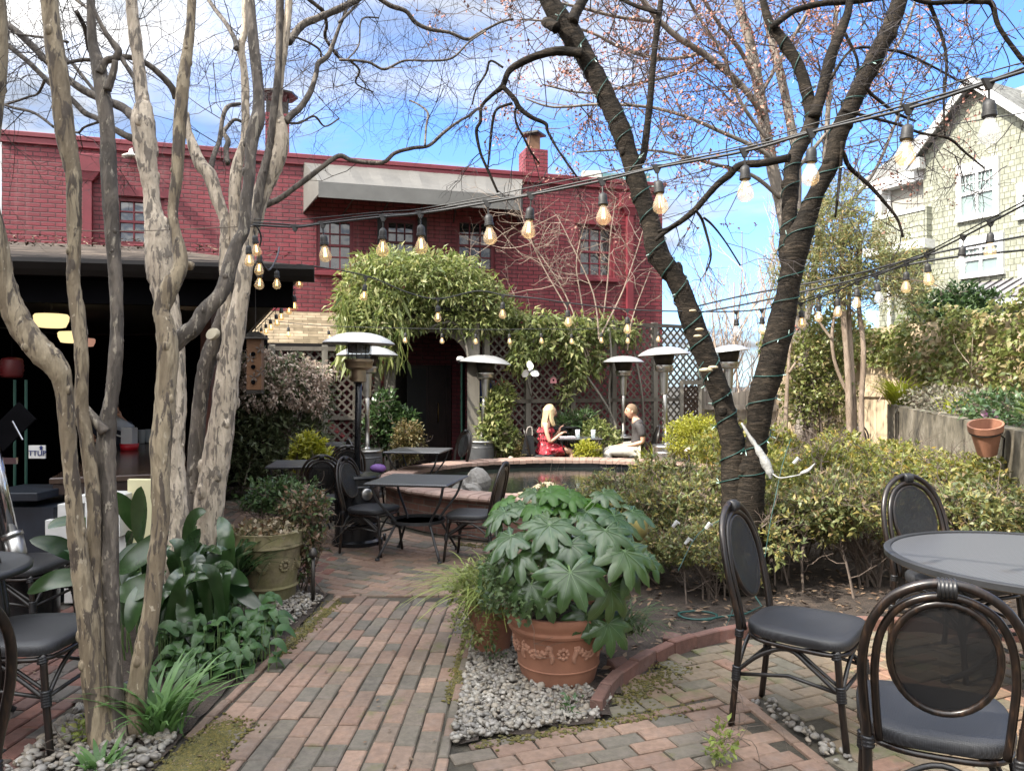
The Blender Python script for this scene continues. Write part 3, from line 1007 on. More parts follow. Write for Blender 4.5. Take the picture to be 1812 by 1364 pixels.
# ceiling, walls, posts
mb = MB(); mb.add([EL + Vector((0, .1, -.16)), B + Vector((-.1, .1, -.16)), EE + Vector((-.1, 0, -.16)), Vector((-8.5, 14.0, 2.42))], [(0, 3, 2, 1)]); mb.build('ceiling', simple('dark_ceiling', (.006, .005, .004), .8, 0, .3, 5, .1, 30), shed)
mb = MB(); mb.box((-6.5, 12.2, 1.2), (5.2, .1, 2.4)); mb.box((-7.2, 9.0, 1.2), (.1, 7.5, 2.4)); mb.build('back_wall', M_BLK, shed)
mb = MB(); s0 = Vector((-2.75, 7.0, 0)); s1 = Vector((-4.7, 12.2, 0))
for p in (s0, s0.lerp(s1, .5), s1): mb.box(p + Vector((0, 0, 1.2)), (.12, .12, 2.4), rz=-.36)
mb.bar(s0 + Vector((0, 0, 2.25)), s1 + Vector((0, 0, 2.25)), .1, .2); mb.build('post', simple('redbrown_post', (.085, .032, .022), .6, 0, .3, 6, .2, 50), shed)

def slat_panel(mb, o, ux, w, z0, z1, sp=.125, sw=.036, th=.008, nrm=None, skipmi=0):
    """diagonal lattice in the rectangle o..o+ux*w, z0..z1"""
    nrm = Vector((-ux.y, ux.x, 0))
    h = z1 - z0
    step = sp * math.sqrt(2)
    for sgn in (1, -1):
        c = -h
        while c < w + h:
            # line x = c + t (sgn) , z = t ; t in 0..h
            if sgn > 0: xa, za, xb, zb = c, 0, c + h, h
            else: xa, za, xb, zb = c + h, 0, c, h
            pts = []
            dx_, dz = xb - xa, zb - za
            t0, t1 = 0.0, 1.0
            for pv, qv in ((-dx_, xa), (dx_, w - xa)):
                if abs(pv) < 1e-9: continue
                r = qv / pv
                if pv < 0: t0 = max(t0, r)
                else: t1 = min(t1, r)
            if t1 - t0 > .02:
                a = o + ux * (xa + dx_ * t0) + Vector((0, 0, z0 + dz * t0)) + nrm * (th * .55 * sgn)
                e_ = o + ux * (xa + dx_ * t1) + Vector((0, 0, z0 + dz * t1)) + nrm * (th * .55 * sgn)
                mb.bar(a, e_, sw, th, up=nrm) if False else mb.bar(a, e_, th, sw, up=(nrm.cross((e_ - a).normalized())))
            c += step
M_LAT = simple('lattice_wood', (.115, .10, .082), .85, 0, .35, 7, .3, 60)
M_LATB = simple('brown_lattice_wood', (.10, .05, .032), .8, 0, .35, 7, .3, 60)
M_GPOST = simple('grey_post_wood', (.17, .155, .13), .85, 0, .3, 9, .4, 50, stretch=(1, 1, .1))
mb = MB(); ux = (s1 - s0).normalized(); slat_panel(mb, s0 + ux * .06, ux, (s1 - s0).length - .1, .1, 2.15, .14); mb.build('lattice_panel', M_LATB, shed)
# lamps glowing in the bar
M_SHADE = emis('lamp_glow', (1.0, .78, .38), .30)
for i, (px, py, w, Y) in enumerate(((91, 568, 56, 6.7), (128, 597, 46, 8.0), (150, 606, 34, 9.2))):
    p = P(px, py, Y); r = w * .5 * Y / FPX
    l = thing('ceiling_lamp', ['large glowing cream schoolhouse lamp nearest in the dark bar', 'middle glowing schoolhouse lamp in the bar behind the left stem', 'smallest pinkish lamp hidden behind the tree stem in the bar'][i], 'lamp', p, 0, 'glowing lamps in the bar')
    mb = MB(); mb.lathe([(r * .62, -r * .42), (r * .80, -r * .38), (r * .97, .0), (r, r * .30), (r * .9, r * .42), (r * .4, r * .46)], (0, 0, 0), 20); mb.build('lamp_shade', M_SHADE if i < 2 else emis('lamp_glow_dim', (.8, .42, .3), .12), l, smooth=True, local=True)
    mb = MB(); mb.tube([(0, 0, r * .44), (0, 0, 2.42 - p.z)], .012, 6); mb.build('stem', M_STEELD, l, local=True); mb = MB(); mb.lathe([(r * .45, r * .44), (r * .4, r * .6), (.03, r * .65)], (0, 0, 0), 14); mb.build('cap', M_STEELD, l, local=True)
# bar counter seen end on
M_TOP = simple('varnished_wood', (.055, .035, .026), .18, 0, .35, 4, .12, 20, stretch=(1, 4, 1), bdist=.004)
dirc = Vector((-.36, .933, 0)); sid = Vector((.933, .36, 0))
c0 = Vector((-3.45, 5.72, 0)); L_, W_ = 3.5, 1.15
ctr = thing('bar_counter', 'long dark varnished wooden bar counter running back into the shelter', 'counter', c0)
M3 = Matrix.Rotation(math.atan2(.36, .933), 3, 'Z')
cmid = c0 + dirc * L_ / 2 + sid * W_ / 2
mb = MB(); mb.box(cmid + V3(0, 0, .885), (W_, L_, .05), M=M3, bev=.008); mb.build('counter_top', M_TOP, ctr)
mb = MB(); mb.box(cmid + V3(0, 0, .82), (W_ - .04, L_ - .04, .08), M=M3); mb.box(cmid + dirc * .25 + V3(0, 0, .39), (W_ - .25, L_ - .6, .78), M=M3); mb.build('counter_base', M_BWOOD, ctr)
a = P(222, 848, 5.62); b_ = P(276, 940, 5.62); mb = MB(); mb.box(((a.x + b_.x) / 2, 5.66, (a.z + b_.z) / 2 - .1), (b_.x - a.x, .02, a.z - b_.z + .2), bev=.008)
tag(mb.build('menu_board', simple('cream_board', (.62, .58, .36), .6, 0, .06, 3, .05)), 'blank cream board leaning against the end of the bar counter', 'board')
M_WHT = simple('white_paint', (.62, .62, .60), .6, 0, .12, 4, .1, 40)
wr = thing('white_shelf_steps', 'white painted stepped shelf unit on the bar floor behind the tree stems', 'shelf', G(160, 985))
mb = MB()
for (a, b_, c, d_) in ((80, 920, 125, 965), (102, 892, 140, 920), (138, 876, 215, 888), (150, 850, 168, 880), (150, 888, 162, 950), (198, 888, 212, 950)):
    p, q_ = P(a, b_, 5.5), P(c, d_, 5.5); mb.box(((p.x + q_.x) / 2, 5.62, (p.z + q_.z) / 2), (q_.x - p.x, .24, p.z - q_.z), bev=.004)
p, q_ = P(102, 965, 5.5), P(212, 985, 5.5); mb.box(((p.x + q_.x) / 2, 5.68, .32), (q_.x - p.x, .2, .6)); mb.build('shelf_unit', M_WHT, wr)
# bar clutter: tumblers, jug, red tray
M_GL = glassy('clear_glass', (.92, .95, .96), .32, .04)
def tumbler(px, py, Y, name, label, r=.04, h=.14, group='glasses on the bar counter'):
    p = P(px, py, Y); mb = MB(); mb.lathe([(r * .8, 0), (r, h), (r * .93, h), (r * .74, .012), (0.001, .012)], p, 14)
    return tag(mb.build(name, M_GL, smooth=True), label, 'glass', group)
ztop = .912
def onbar(px, py):
    return (HC - ztop) * FPX / (py - CY)
for i, (px, py) in enumerate(((211, 784), (217, 780), (251, 784), (263, 783))):
    tumbler(px, py, onbar(px, py), 'tumbler', ['clear tumbler touching the left side of the tray on the bar', 'clear tumbler behind the red tray rim on the bar', 'clear tumbler first right of the tray on the bar', 'clear tumbler nearest the pale trunk on the bar'][i], .045, .16)
Yt = onbar(229, 796); p = P(229, 796, Yt)
ty = thing('red_tray', 'shallow round red dish with a clear container inside on the bar', 'dish', p)
mb = MB(); mb.lathe([(.085, 0), (.095, .07), (.088, .07), (.08, .01), (.001, .01)], (0, 0, 0), 20); mb.build('dish', simple('red_plastic', (.45, .015, .025), .35, 0, .1, 4, 0), ty, local=True, smooth=True)
mb = MB(); mb.box((0, 0, .13), (.12, .12, .22), bev=.008); mb.build('container', glassy('plastic_box', (.85, .87, .88), .5, .2), ty, local=True)
# equipment stand with a white sign, far left
st = thing('equipment_stand', 'dark equipment cart with a slanted screen and chrome edge at far left', 'cart', G(50, 985))
mb = MB(); p = P(35, 812, 5.6); mb.box((p.x, 5.85, .36), (.55, .6, .72)); p = P(30, 800, 5.6); mb.box((p.x, 5.75, .80), (.42, .5, .06), bev=.005); mb.build('cabinet', simple('navy_cover', (.010, .014, .022), .5, 0, .4, 5, .3, 20), st)
mb = MB(); mb.bar(P(5, 740, 5.75), P(35, 770, 5.75), .02, .34); mb.build('screen', M_BLK, st)
mb = MB(); mb.bar(P(2, 815, 5.5), P(30, 815, 5.5), .02, .045); mb.build('chrome_edge', simple('chrome', (.6, .6, .6), .15, 1.0, .1, 4, 0), st); mb = MB(); mb.tube([P(22, 745, 5.7), P(40, 778, 5.7)], .006, 5); mb.build('screen_edge', bpy.data.materials['chrome'], st)
sg = thing('event_sign', 'small white sign with blue capital letters on the equipment cart', 'sign', P(65, 805, 5.45))
mb = MB(); a, b_ = P(50, 788, 5.45), P(79, 811, 5.45); mb.box(((a.x + b_.x) / 2, 5.46, (a.z + b_.z) / 2), (b_.x - a.x, .012, a.z - b_.z)); mb.build('board', M_WHT, sg)
M_BLUE = simple('blue_ink', (.01, .02, .12), .6, 0, .05, 4, 0)
def text(s, size, loc, rot, mat, name, parent=None, ext=.002):
    cu = bpy.data.curves.new(name, 'FONT'); cu.body = s; cu.size = size; cu.extrude = ext; cu.align_x = 'CENTER'
    cu.materials.append(mat)
    o = bpy.data.objects.new(name, cu); COL.objects.link(o); o.rotation_euler = rot
    me = bpy.data.meshes.new_from_object(o); bpy.data.objects.remove(o)
    o = bpy.data.objects.new(name, me); COL.objects.link(o); o.rotation_euler = rot; o.parent = parent; o.location = Vector(loc) - parent.location
    return o
p = P(66, 806, 5.45); text('TTUP', .052, (p.x, 5.449, p.z), (math.pi / 2, 0, 0), M_BLUE, 'lettering', sg)
mb = MB(); p = P(72.5, 793, 5.449); mb.prism([(p.x - .008, 5.448, p.z - .012), (p.x + .008, 5.448, p.z - .012), (p.x + .008, 5.448, p.z + .004), (p.x + .016, 5.448, p.z + .004), (p.x, 5.448, p.z + .02), (p.x - .016, 5.448, p.z + .004), (p.x - .008, 5.448, p.z + .004)], (0, .004, 0)); mb.build('arrow', M_BLUE, sg)
# red lantern
p = P(21, 650, 6.5); lt = thing('red_lantern', 'dim red ribbed lantern hanging in the dark bar at far left', 'lantern', p)
mb = MB(); mb.lathe([(.03, -.09)] + [(.075 + (.006 if i % 2 else 0) + .012 * math.sin(math.pi * i / 8), -.085 + .02 * i) for i in range(9)] + [(.03, .085)], (0, 0, 0), 16); mb.build('shade', simple('red_paper', (.09, .004, .005), .5, 0, .2, 6, 0), lt, local=True, smooth=True)
mb = MB(); mb.tube([(0, 0, .08), (0, 0, 2.42 - p.z)], .004, 4); mb.build('cord', M_BLK, lt, local=True)
# green tent poles in the dark
M_GRN = simple('green_pole_paint', (.02, .07, .05), .5, 0, .2, 5, 0)
mb = MB(); mb.tube([P(26, 672, 6.4), P(26, 800, 6.4)], .012, 6); mb.tube([P(46, 672, 6.4), P(46, 800, 6.4)], .012, 6); mb.tube([P(26, 727, 6.4), P(46, 727, 6.4)], .01, 6)
for px in (26, 46): mb.tube([P(px, 800, 6.4), V3(P(px, 800, 6.4).x, 6.4, 0)], .012, 6)
tag(mb.build('ladder_rack', M_GRN), 'thin green pole rack standing in the dark bar below the red lantern', 'rack')
# speaker box / heater unit under the soffit
a, b_ = P(312, 518, 6.9), P(358, 546, 6.9); mb = MB(); mb.box(((a.x + b_.x) / 2, 7.0, (a.z + b_.z) / 2), (b_.x - a.x, .2, a.z - b_.z), bev=.01); mb.tube([((a.x + b_.x) / 2, 7.0, a.z), ((a.x + b_.x) / 2, 7.0, 2.42)], .012, 5)
tag(mb.build('wall_heater', simple('beige_metal', (.34, .30, .22), .5, .2, .15, 5, 0)), 'beige metal box heater under the soffit between the trunks', 'heater')

# ================================================================ LEAN-TO ROOF, PORCH, LATTICE FENCE
lt0 = thing('lean_to', 'low tan shingled lean-to roof against the red wall behind the bar', 'roof', (FO.x, FO.y, 0), FA)
uA, zA = fac(385, 607, 1.75); uB, _ = fac(640, 607, 1.75)
zR = 3.02
mb = MB(); mb.prism([(uA, -1.75, zA + .02), (uB, -1.75, zA + .02), (uB, -.02, zR), (uA, -.02, zR)], (0, .02, -.05)); mb.build('roof', M_SHT, lt0, local=True)
mb = MB(); mb.box(((uA + uB) / 2, -1.80, zA - .04), (uB - uA, .09, .10)); mb.build('gutter', M_GUT, lt0, local=True)
mb = MB()
for u in (uA + .1, (uA + uB) / 2, uB - .1): mb.box((u, -1.66, (zA - .08) / 2), (.09, .09, zA - .08))
mb.build('post', M_GPOST, lt0, local=True)
PY = 13.25
porch = thing('entry_porch', 'weathered grey wood entry porch with arched opening under the vine', 'porch', P(765, CY, PY) * Vector((1, 1, 0)) if False else V3(P(765, CY, PY).x, PY, 0))
def pX(px, Y): return (px - CX) / FPX * Y
xa, xb = pX(690, PY), pX(838, PY)
for x, w in ((xa, .17), (xb, .21)):
    mb = MB(); mb.box((x, PY, 1.42), (w, .17, 2.84), bev=.01); mb.build('post', M_GPOST, porch)
M_PLANK = simple('dark_plank', (.022, .018, .015), .8, 0, .3, 6, .3, 40)
mb = MB(); mb.box(((xa + xb) / 2, 14.5, 2.92), (xb - xa + .5, 2.9, .1)); mb.build('roof', M_PLANK, porch)
mb = MB(); mb.box((xa - .02, 14.4, 1.44), (.03, 2.1, 2.78)); mb.build('side_panel', M_PLANK, porch); mb = MB(); mb.box((xb + .02, 14.5, 1.44), (.03, 2.3, 2.78)); mb.build('side_panel', M_PLANK, porch)
mb = MB(); oL, oR = xa + .09, xb - .11; zs, zc = HC - (640 - CY) / FPX * PY, HC - (588 - CY) / FPX * PY
n = 14
for i in range(n):
    a0_, a1_ = math.pi * i / n, math.pi * (i + 1) / n
    cx_, rx = (oL + oR) / 2, (oR - oL) / 2
    p0 = (cx_ - rx * math.cos(a0_), zs + (zc - zs) * math.sin(a0_)); p1 = (cx_ - rx * math.cos(a1_), zs + (zc - zs) * math.sin(a1_))
    mb.prism([(p0[0], PY - .03, p0[1]), (p1[0], PY - .03, p1[1]), (p1[0], PY - .03, 2.84), (p0[0], PY - .03, 2.84)], (0, .05, 0))
mb.build('arch_panel', M_LAT, porch)
M_ASTRO = simple('green_turf_panel', (.010, .05, .032), .9, 0, .4, 30, .5, 120)
mb = MB(); x = pX(818, 13.6); mb.box((x, 13.75, 1.05), (.03, .75, 2.1)); mb.build('green_panel', M_ASTRO, porch)
# security camera on the post
p = P(815, 637, 13.1); sc_ = thing('security_camera', 'small white dome camera on the right porch post', 'camera', p)
mb = MB(); mb.lathe([(.045, .06), (.07, .03), (.07, -.01)], (0, 0, 0), 14); mb.build('housing', M_WHT, sc_, smooth=True, local=True); mb = MB(); mb.ball((0, -.01, -.015), .05, 12, 6); mb.build('lens', M_DARK, sc_, smooth=True, local=True)
# lattice fence panels
def fence_line(pxs, Y0, Y1, z1, name, label, mat, railz, z0=.08):
    o = thing(name, label, 'lattice', V3(pX(pxs[0], Y0), Y0, 0))
    a = V3(pX(pxs[0], Y0), Y0, 0); b_ = V3(pX(pxs[-1], Y1), Y1, 0)
    pts = []
    for px in pxs:                                   # where each pixel column meets the fence line
        k = (px - CX) / FPX; d_ = b_ - a
        t_ = (k * a.y - a.x) / (d_.x - k * d_.y); pts.append(a + d_ * t_)
    ux = (b_ - a).normalized()
    for p in pts:
        mb = MB(); mb.box(p + V3(0, 0, z1 / 2 + .03), (.10, .10, z1 + .06), rz=math.atan2(ux.y, ux.x), bev=.006); mb.build('post', M_GPOST, o)
    for p, q_ in zip(pts[:-1], pts[1:]):
        mb = MB(); slat_panel(mb, p + ux * .05, ux, (q_ - p).length - .1, z0, z1, .115); mb.build('lattice_panel', mat, o)
    mb = MB()
    nr = V3(ux.y, -ux.x, 0)
    for rz_ in [z0, z1] + railz: mb.bar(a + nr * .03 + V3(0, 0, rz_), b_ + nr * .03 + V3(0, 0, rz_), .04, .07)
    mb.build('rail', M_LAT, o)
    return o
lf = fence_line([860, 933, 1012, 1085, 1158, 1240], 13.4, 15.7, 2.78, 'lattice_fence', 'long weathered lattice fence behind the seated couple, draped with vine', M_LAT, [1.32])
mb = MB(); a, b_ = V3(pX(842, 13.4), 13.4, 2.8), V3(pX(1080, 14.75), 14.75, 2.8); mb.prism([a, b_, b_ + V3(-.35, 1.6, .2), a + V3(-.3, 2.2, .2)], (0, 0, .06)); mb.build('roof', M_PLANK, lf)  # added roof, hidden by the vine, to darken the strip behind the lattice
fence_line([415, 482, 575, 668], 12.75, 13.2, 2.22, 'lattice_fence', 'weathered lattice fence under the tan lean-to roof behind flowering shrub', M_LAT, [1.05])
gt = thing('lattice_gate', 'dark brown lattice gate in a frame at the fence end', 'gate', V3(pX(1220, 15.3), 15.3, 0))
a, b_ = V3(pX(1206, 15.2), 15.2, 0), V3(pX(1238, 15.35), 15.35, 0); ux = (b_ - a).normalized()
mb = MB(); slat_panel(mb, a, ux, (b_ - a).length, .1, 1.6, .08, .03); mb.build('lattice_panel', M_BWOOD, gt)
mb = MB()
for p in (a, b_): mb.box(p + V3(0, 0, .85), (.07, .07, 1.7))
mb.bar(a + V3(0, -.02, 1.66), b_ + V3(0, -.02, 1.66), .06, .08); mb.build('frame', M_GPOST, gt)
# plank fence between gate and ivy
M_PLK = simple('grey_planks', (.26, .23, .20), .9, 0, .3, 8, .4, 60, stretch=(1, 1, .12))
pf = thing('plank_fence', 'weathered grey plank fence behind the twin cherry stems', 'fence', V3(pX(1240, 15.7), 15.7, 0))
mb = MB(); x = pX(1244, 15.8); i = 0
while x < 6.6:
    h = HC - (692 - CY) / FPX * 15.8 + .03 * math.sin(i * 2.1); mb.box((x, 15.8 + (x - 3.9) * .25, h / 2), (.14, .022, h), rz=.24 + R0.gauss(0, .02)); x += .145; i += 1
mb.build('planks', M_PLK, pf)
mb = MB(); mb.bar((3.85, 15.72, 1.15), (6.6, 16.4, 1.15), .05, .09); mb.build('rail', M_PLK, pf)
# banner glimpsed through the lattice
M_RB, t, b = newmat('banner_cloth'); v = mapped(t); s_ = nd(t, 'ShaderNodeSeparateXYZ'); t.links.new(v, s_.inputs[0])
t.links.new(ramp(t, s_.outputs[0], [(0.0, (.03, .07, .30)), (.30, (.55, .55, .58)), (.34, (.5, .03, .03))], 'CONSTANT'), b.inputs['Base Color'])
p = P(843, 700, 13.9); mb = MB(); mb.box((.26, 0, 0), (.56, .01, .55)); bn = mb.build('banner', M_RB); bn.location = p; bn.rotation_euler = (0, 0, .2); tag(bn, 'blue, white and red banner behind the lattice right of the porch post', 'banner')

# ================================================================ SHADE BLOCK: added beyond the frame on the left to shade the foreground
nb = thing('shade_block', 'tall unseen block added left of the courtyard to shade the foreground', 'building', (-12, -4, 0))
mb = MB(); mb.box((-12.5, -4.9, 6.4), (5, 13, 12.8)); mb.build('wall', M_RED, nb)

# ================================================================ SHINGLED HOUSE (right)
HA = math.atan2(.893, -.451)
HW0 = V3(13.4, 22, 0)
hd = V3(-.451, .893, 0)
house = thing('shingle_house', 'pale grey-green shingled house with white trimmed gable and windows at right', 'house', HW0, HA)
def hw(px, py, d=0.0):
    """pixel -> (t, z) on the house wall; d metres in front of it"""
    k = (px - CX) / FPX
    nrm = V3(-.893, -.451, 0)
    o = HW0 + nrm * d
    t_ = (o.x - k * o.y) / (k * .893 + .451)
    Y = o.y + .893 * t_
    return t_, HC - (py - CY) / FPX * Y
# local x runs along the wall (away from us), local y = to the left of x = outwards is +y? (x=(-.451,.893), y=(-.893,-.451)) -> +y faces the courtyard
M_HSH = shingle('house_shingle', (.34, .345, .275), (.25, .255, .20), .16, .17, 'xz', .6)
M_HTR = simple('white_trim', (.58, .58, .57), .5, 0, .04, 3, 0)
M_HRF = shingle('grey_roof_shingle', (.24, .24, .22), (.17, .17, .16), .3, .15)
M_HGL = simple('pale_blind_glass', (.20, .26, .25), .12, 0, .12, 3, 0)
tl, zl = hw(1560, 300); tr = -6.0
ap = hw(1728, 152); gl = hw(1634, 276); gr_t = 2 * ap[0] - gl[0]
mb = MB()
def hq(pts, mi=0): mb.add([V3(x, y, z) for x, y, z in pts], [tuple(range(len(pts)))], mi)
ZE = gl[1]
hq([(tr, 0, 0), (gl[0], 0, 0), (gl[0], 0, ZE), (ap[0], 0, ap[1]), (gr_t, 0, ZE), (gr_t, 0, ZE + .2), (tr, 0, ZE + .2)])
hq([(gl[0], -.6, 0), (3.75, -.6, 0), (3.75, -.6, ZE - .2), (gl[0], -.6, ZE - .2)])
hq([(gl[0], 0, 0), (gl[0], -.6, 0), (gl[0], -.6, ZE), (gl[0], 0, ZE)])
hq([(3.75, -.6, 0), (3.75, -9, 0), (3.75, -9, ZE - .2), (3.75, -.6, ZE - .2)])
mb.build('wall', M_HSH, house, local=True)
mb = MB()
# gable roof planes and main roof
for s_, e_ in (((gl[0] + .35, ZE - .25), (ap[0], ap[1] + .14)), ((gr_t - .35, ZE - .25), (ap[0], ap[1] + .14))):
    mb.prism([(s_[0], .35, s_[1]), (e_[0], .35, e_[1]), (e_[0], -5, e_[1]), (s_[0], -5, s_[1])], (0, 0, .10))
mb.prism([(4.1, -.1, ZE - .35), (-1.5, -.1, ZE - .35), (-1.5, -5, ZE + 2.9), (4.1, -5, ZE + 2.9)], (0, 0, .10))
mb.prism([(-1.0, -.2, ZE + .9), (-7, -.2, ZE + .9), (-7, -5, ZE + 5), (-2.2, -5, ZE + 5)], (0, 0, .1))
mb.build('roof', M_HRF, house, local=True)
mb = MB()
for s_ in ((gl[0] + .35, ZE - .25), (gr_t - .35, ZE - .25)):
    mb.bar((s_[0], .37, s_[1] - .06), (ap[0], .37, ap[1] + .08), .05, .30, up=(0, 1, 0)) if False else mb.prism([(s_[0], .36, s_[1] - .16), (s_[0], .36, s_[1] + .10), (ap[0], .36, ap[1] + .24), (ap[0], .36, ap[1] - .06)], (0, .05, 0))
mb.prism([(gl[0] + .36, .34, ZE - .42), (gl[0] + .36, .34, ZE - .1), (gl[0] - .1, .34, ZE - .1), (gl[0] - .1, .34, ZE - .42)], (0, -.3, 0))
mb.box((2.95, -.10, ZE - .42), (2.3, .12, .18))
mb.build('rake_trim', M_HTR, house, local=True)
def hwin(px0, py0, px1, py1):
    t0, z1 = hw(px0, (py0 + py1) / 2 - 48); t1, _ = hw(px1, 300)
    _, z0 = hw((px0 + px1) / 2, py1); _, z1 = hw((px0 + px1) / 2, py0)
    a, c = min(t0, t1), max(t0, t1)
    f = MB()
    for x in (a + .07, (a + c) / 2, c - .07): f.box((x, .05, (z0 + z1) / 2), (.15 if x != (a + c) / 2 else .08, .12, z1 - z0))
    f.box(((a + c) / 2, .052, z1 - .16), (c - a, .13, .34)); f.box(((a + c) / 2, .052, z0 + .07), (c - a + .06, .15, .14)); f.box(((a + c) / 2, .053, (z0 + z1) / 2 - .05), (c - a, .10, .08))
    fr = f.build('window', M_HTR, house, local=True)
    g = MB(); g.box(((a + c) / 2, .03, (z0 + z1) / 2), (c - a - .1, .03, z1 - z0 - .1)); g.build('pane', M_HGL, fr, local=True)
    g = MB()
    for h in range(2):
        for i in range(1, 4):
            x = (a + .14 if h == 0 else (a + c) / 2) + ((c - a) / 2 - .14) * i / 4
            g.box((x, .055, (z1 - .33 + (z0 + z1) / 2) / 2), (.02, .03, (z1 - .33) - (z0 + z1) / 2))
    g.box(((a + c) / 2, .056, (z1 - .33 + (z0 + z1) / 2) / 2), (c - a - .2, .03, .02)); g.build('muntins', M_HTR, fr, local=True)
hwin(1696, 286, 1770, 388); hwin(1702, 418, 1778, 490); hwin(1803, 320, 1862, 385); hwin(1806, 470, 1862, 500)
# balcony recess, white framed
t0, zt_ = hw(1658, 312, -.3); t1, _ = hw(1563, 350, -.3); _, zb = hw(1640, 432, -.3); _, zr = hw(1650, 370, -.3)
bal = MB(); bal.box(((t0 + t1) / 2, -.50, (zt_ + zb) / 2), (t1 - t0, .12, zt_ - zb)); bo = bal.build('balcony', M_HGL if False else simple('balcony_shade', (.30, .29, .25), .7, 0, .1, 3, 0), house, local=True)
f = MB(); f.box((t0 + .06, -.30, (zt_ + zb) / 2), (.22, .5, zt_ - zb)); f.box((t1, -.30, (zt_ + zb) / 2), (.22, .5, zt_ - zb)); f.box(((t0 + t1) / 2, -.30, zt_ + .1), (t1 - t0 + .3, .5, .3)); f.box(((t0 + t1) / 2, .25, zr - .05), (t1 - t0, .08, .12)); f.box(((t0 + t1) / 2, .05, zb - .1), (t1 - t0 + .3, .9, .28)); f.build('frame', M_HTR, bo, local=True)
f = MB(); f.box(((t0 + t1) / 2, .22, (zr + zb) / 2 - .04), (t1 - t0, .06, zr - zb)); f.box((t0, -.1, (zr + zb) / 2), (.08, .7, zr - zb)); f.build('parapet', M_HSH, bo, local=True)
# small standing-seam porch roof low on the wall
M_SEAM = simple('seam_roof', (.36, .34, .36), .35, .5, .1, 4, 0)
t0, zt_ = hw(1735, 500); _, zb = hw(1800, 532, 1.2); pr = MB(); pr.prism([(t0, 0, zt_), (tr, 0, zt_), (tr, 1.3, zt_ - .55), (t0 + .2, 1.3, zt_ - .55)], (0, 0, -.06)); po = pr.build('porch_roof', M_SEAM, house, local=True)
f = MB(); x = t0
while x > tr: f.bar((x, 0.0, zt_ + .02), (x, 1.3, zt_ - .53), .03, .04); x -= .30
f.build('seam', M_DARK, po, local=True)
f = MB(); f.box(((t0 + tr) / 2, 1.2, zt_ - .72), (t0 - tr, .1, .2)); f.build('beam', M_HTR, po, local=True)
# white drain pipe
f = MB(); tp, zp = hw(1561, 330); f.tube([(tp + .05, -.4, .3), (tp + .05, -.4, zp)], .06, 8); f.build('downspout', M_HTR, house, local=True)
# ================================================================ TREES
RT = random.Random(21)
def barkmat(name, base, patch, dark, sc1=(7, 7, 2.2), lo=.47, hi=.53, lo2=.60, fleck=None):
    m, t, b = newmat(name)
    v = mapped(t, sc1)
    n1 = noise(t, v, 1.6, 3.5, .55, .6)
    n2 = noise(t, v, 3.1, 5, .6, .4)
    c = ramp(t, n1, [(lo, base), (hi, patch)])
    c = mixc(t, ramp(t, n2, [(lo2, (0, 0, 0)), (lo2 + .05, (1, 1, 1))]), c, dark)
    g = noise(t, mapped(t, (30, 30, 6)), 2.0, 5, .6)
    c = mixc(t, 1.0, c, ramp(t, g, [(.3, (.72, .72, .72)), (.7, (1.1, 1.1, 1.1))]), 'MULTIPLY')
    if fleck:
        n3 = noise(t, mapped(t, (9, 9, 4)), 5.0, 3, .5)
        c = mixc(t, ramp(t, n3, [(.66, (0, 0, 0)), (.70, (1, 1, 1))]), c, fleck)
    t.links.new(c, b.inputs['Base Color'])
    b.inputs['Roughness'].default_value = .75
    b.inputs['Specular IOR Level'].default_value = .25
    h = nd(t, 'ShaderNodeMath', operation='MULTIPLY_ADD'); t.links.new(n1, h.inputs[0]); h.inputs[1].default_value = .8; t.links.new(n2, h.inputs[2])
    bump(t, b, h.outputs[0], .8, .022)
    return m
M_CR1 = barkmat('myrtle_bark_brown', (.21, .165, .11), (.32, .26, .175), (.10, .08, .062), (9, 9, 2.0), fleck=(.40, .34, .25), lo2=.53)
M_CR1D = barkmat('myrtle_bark_grey', (.085, .072, .06), (.145, .122, .10), (.32, .28, .22), (9, 9, 2.6), lo2=.585, fleck=(.20, .17, .13))
M_CR2 = barkmat('myrtle_bark_pale', (.58, .49, .38), (.46, .385, .295), (.20, .17, .138), (9, 9, 2.8), .42, .52, .515)
M_CRL = barkmat('myrtle_bark_limb', (.085, .072, .06), (.15, .128, .105), (.06, .05, .042), (9, 9, 3), lo2=.56)
M_CHB, t, b = newmat('cherry_bark')
v = mapped(t, (4, 4, 19)); n1 = noise(t, v, 2.0, 7, .72, 1.3); n2 = noise(t, mapped(t, (3, 3, 3)), 2.0, 4)
c = ramp(t, n1, [(.32, (.006, .005, .0045)), (.50, (.022, .018, .014)), (.62, (.052, .041, .032)), (.76, (.13, .10, .075))])
c = mixc(t, 1.0, c, ramp(t, n2, [(.3, (.6, .6, .6)), (.7, (1.25, 1.22, 1.15))]), 'MULTIPLY')
t.links.new(c, b.inputs['Base Color']); b.inputs['Roughness'].default_value = .75; b.inputs['Specular IOR Level'].default_value = .12
bump(t, b, n1, .8, .025)
M_TWIG = simple('dark_twig', (.045, .037, .034), .8, 0, .3, 9, 0)
M_TWIGC = simple('cherry_twig', (.030, .022, .020), .7, 0, .3, 9, 0)
M_TWIGP = simple('pale_twig', (.30, .23, .18), .8, 0, .2, 9, 0)
M_MAPLE = barkmat('maple_bark', (.22, .19, .16), (.29, .25, .21), (.11, .095, .08), (3, 3, 1), lo2=.58)
M_BUD = islandmat('maple_bud', [(.46, .19, .14), (.56, .28, .20), (.40, .15, .12), (.55, .33, .25)], .7, .2, 20, .2, 50)

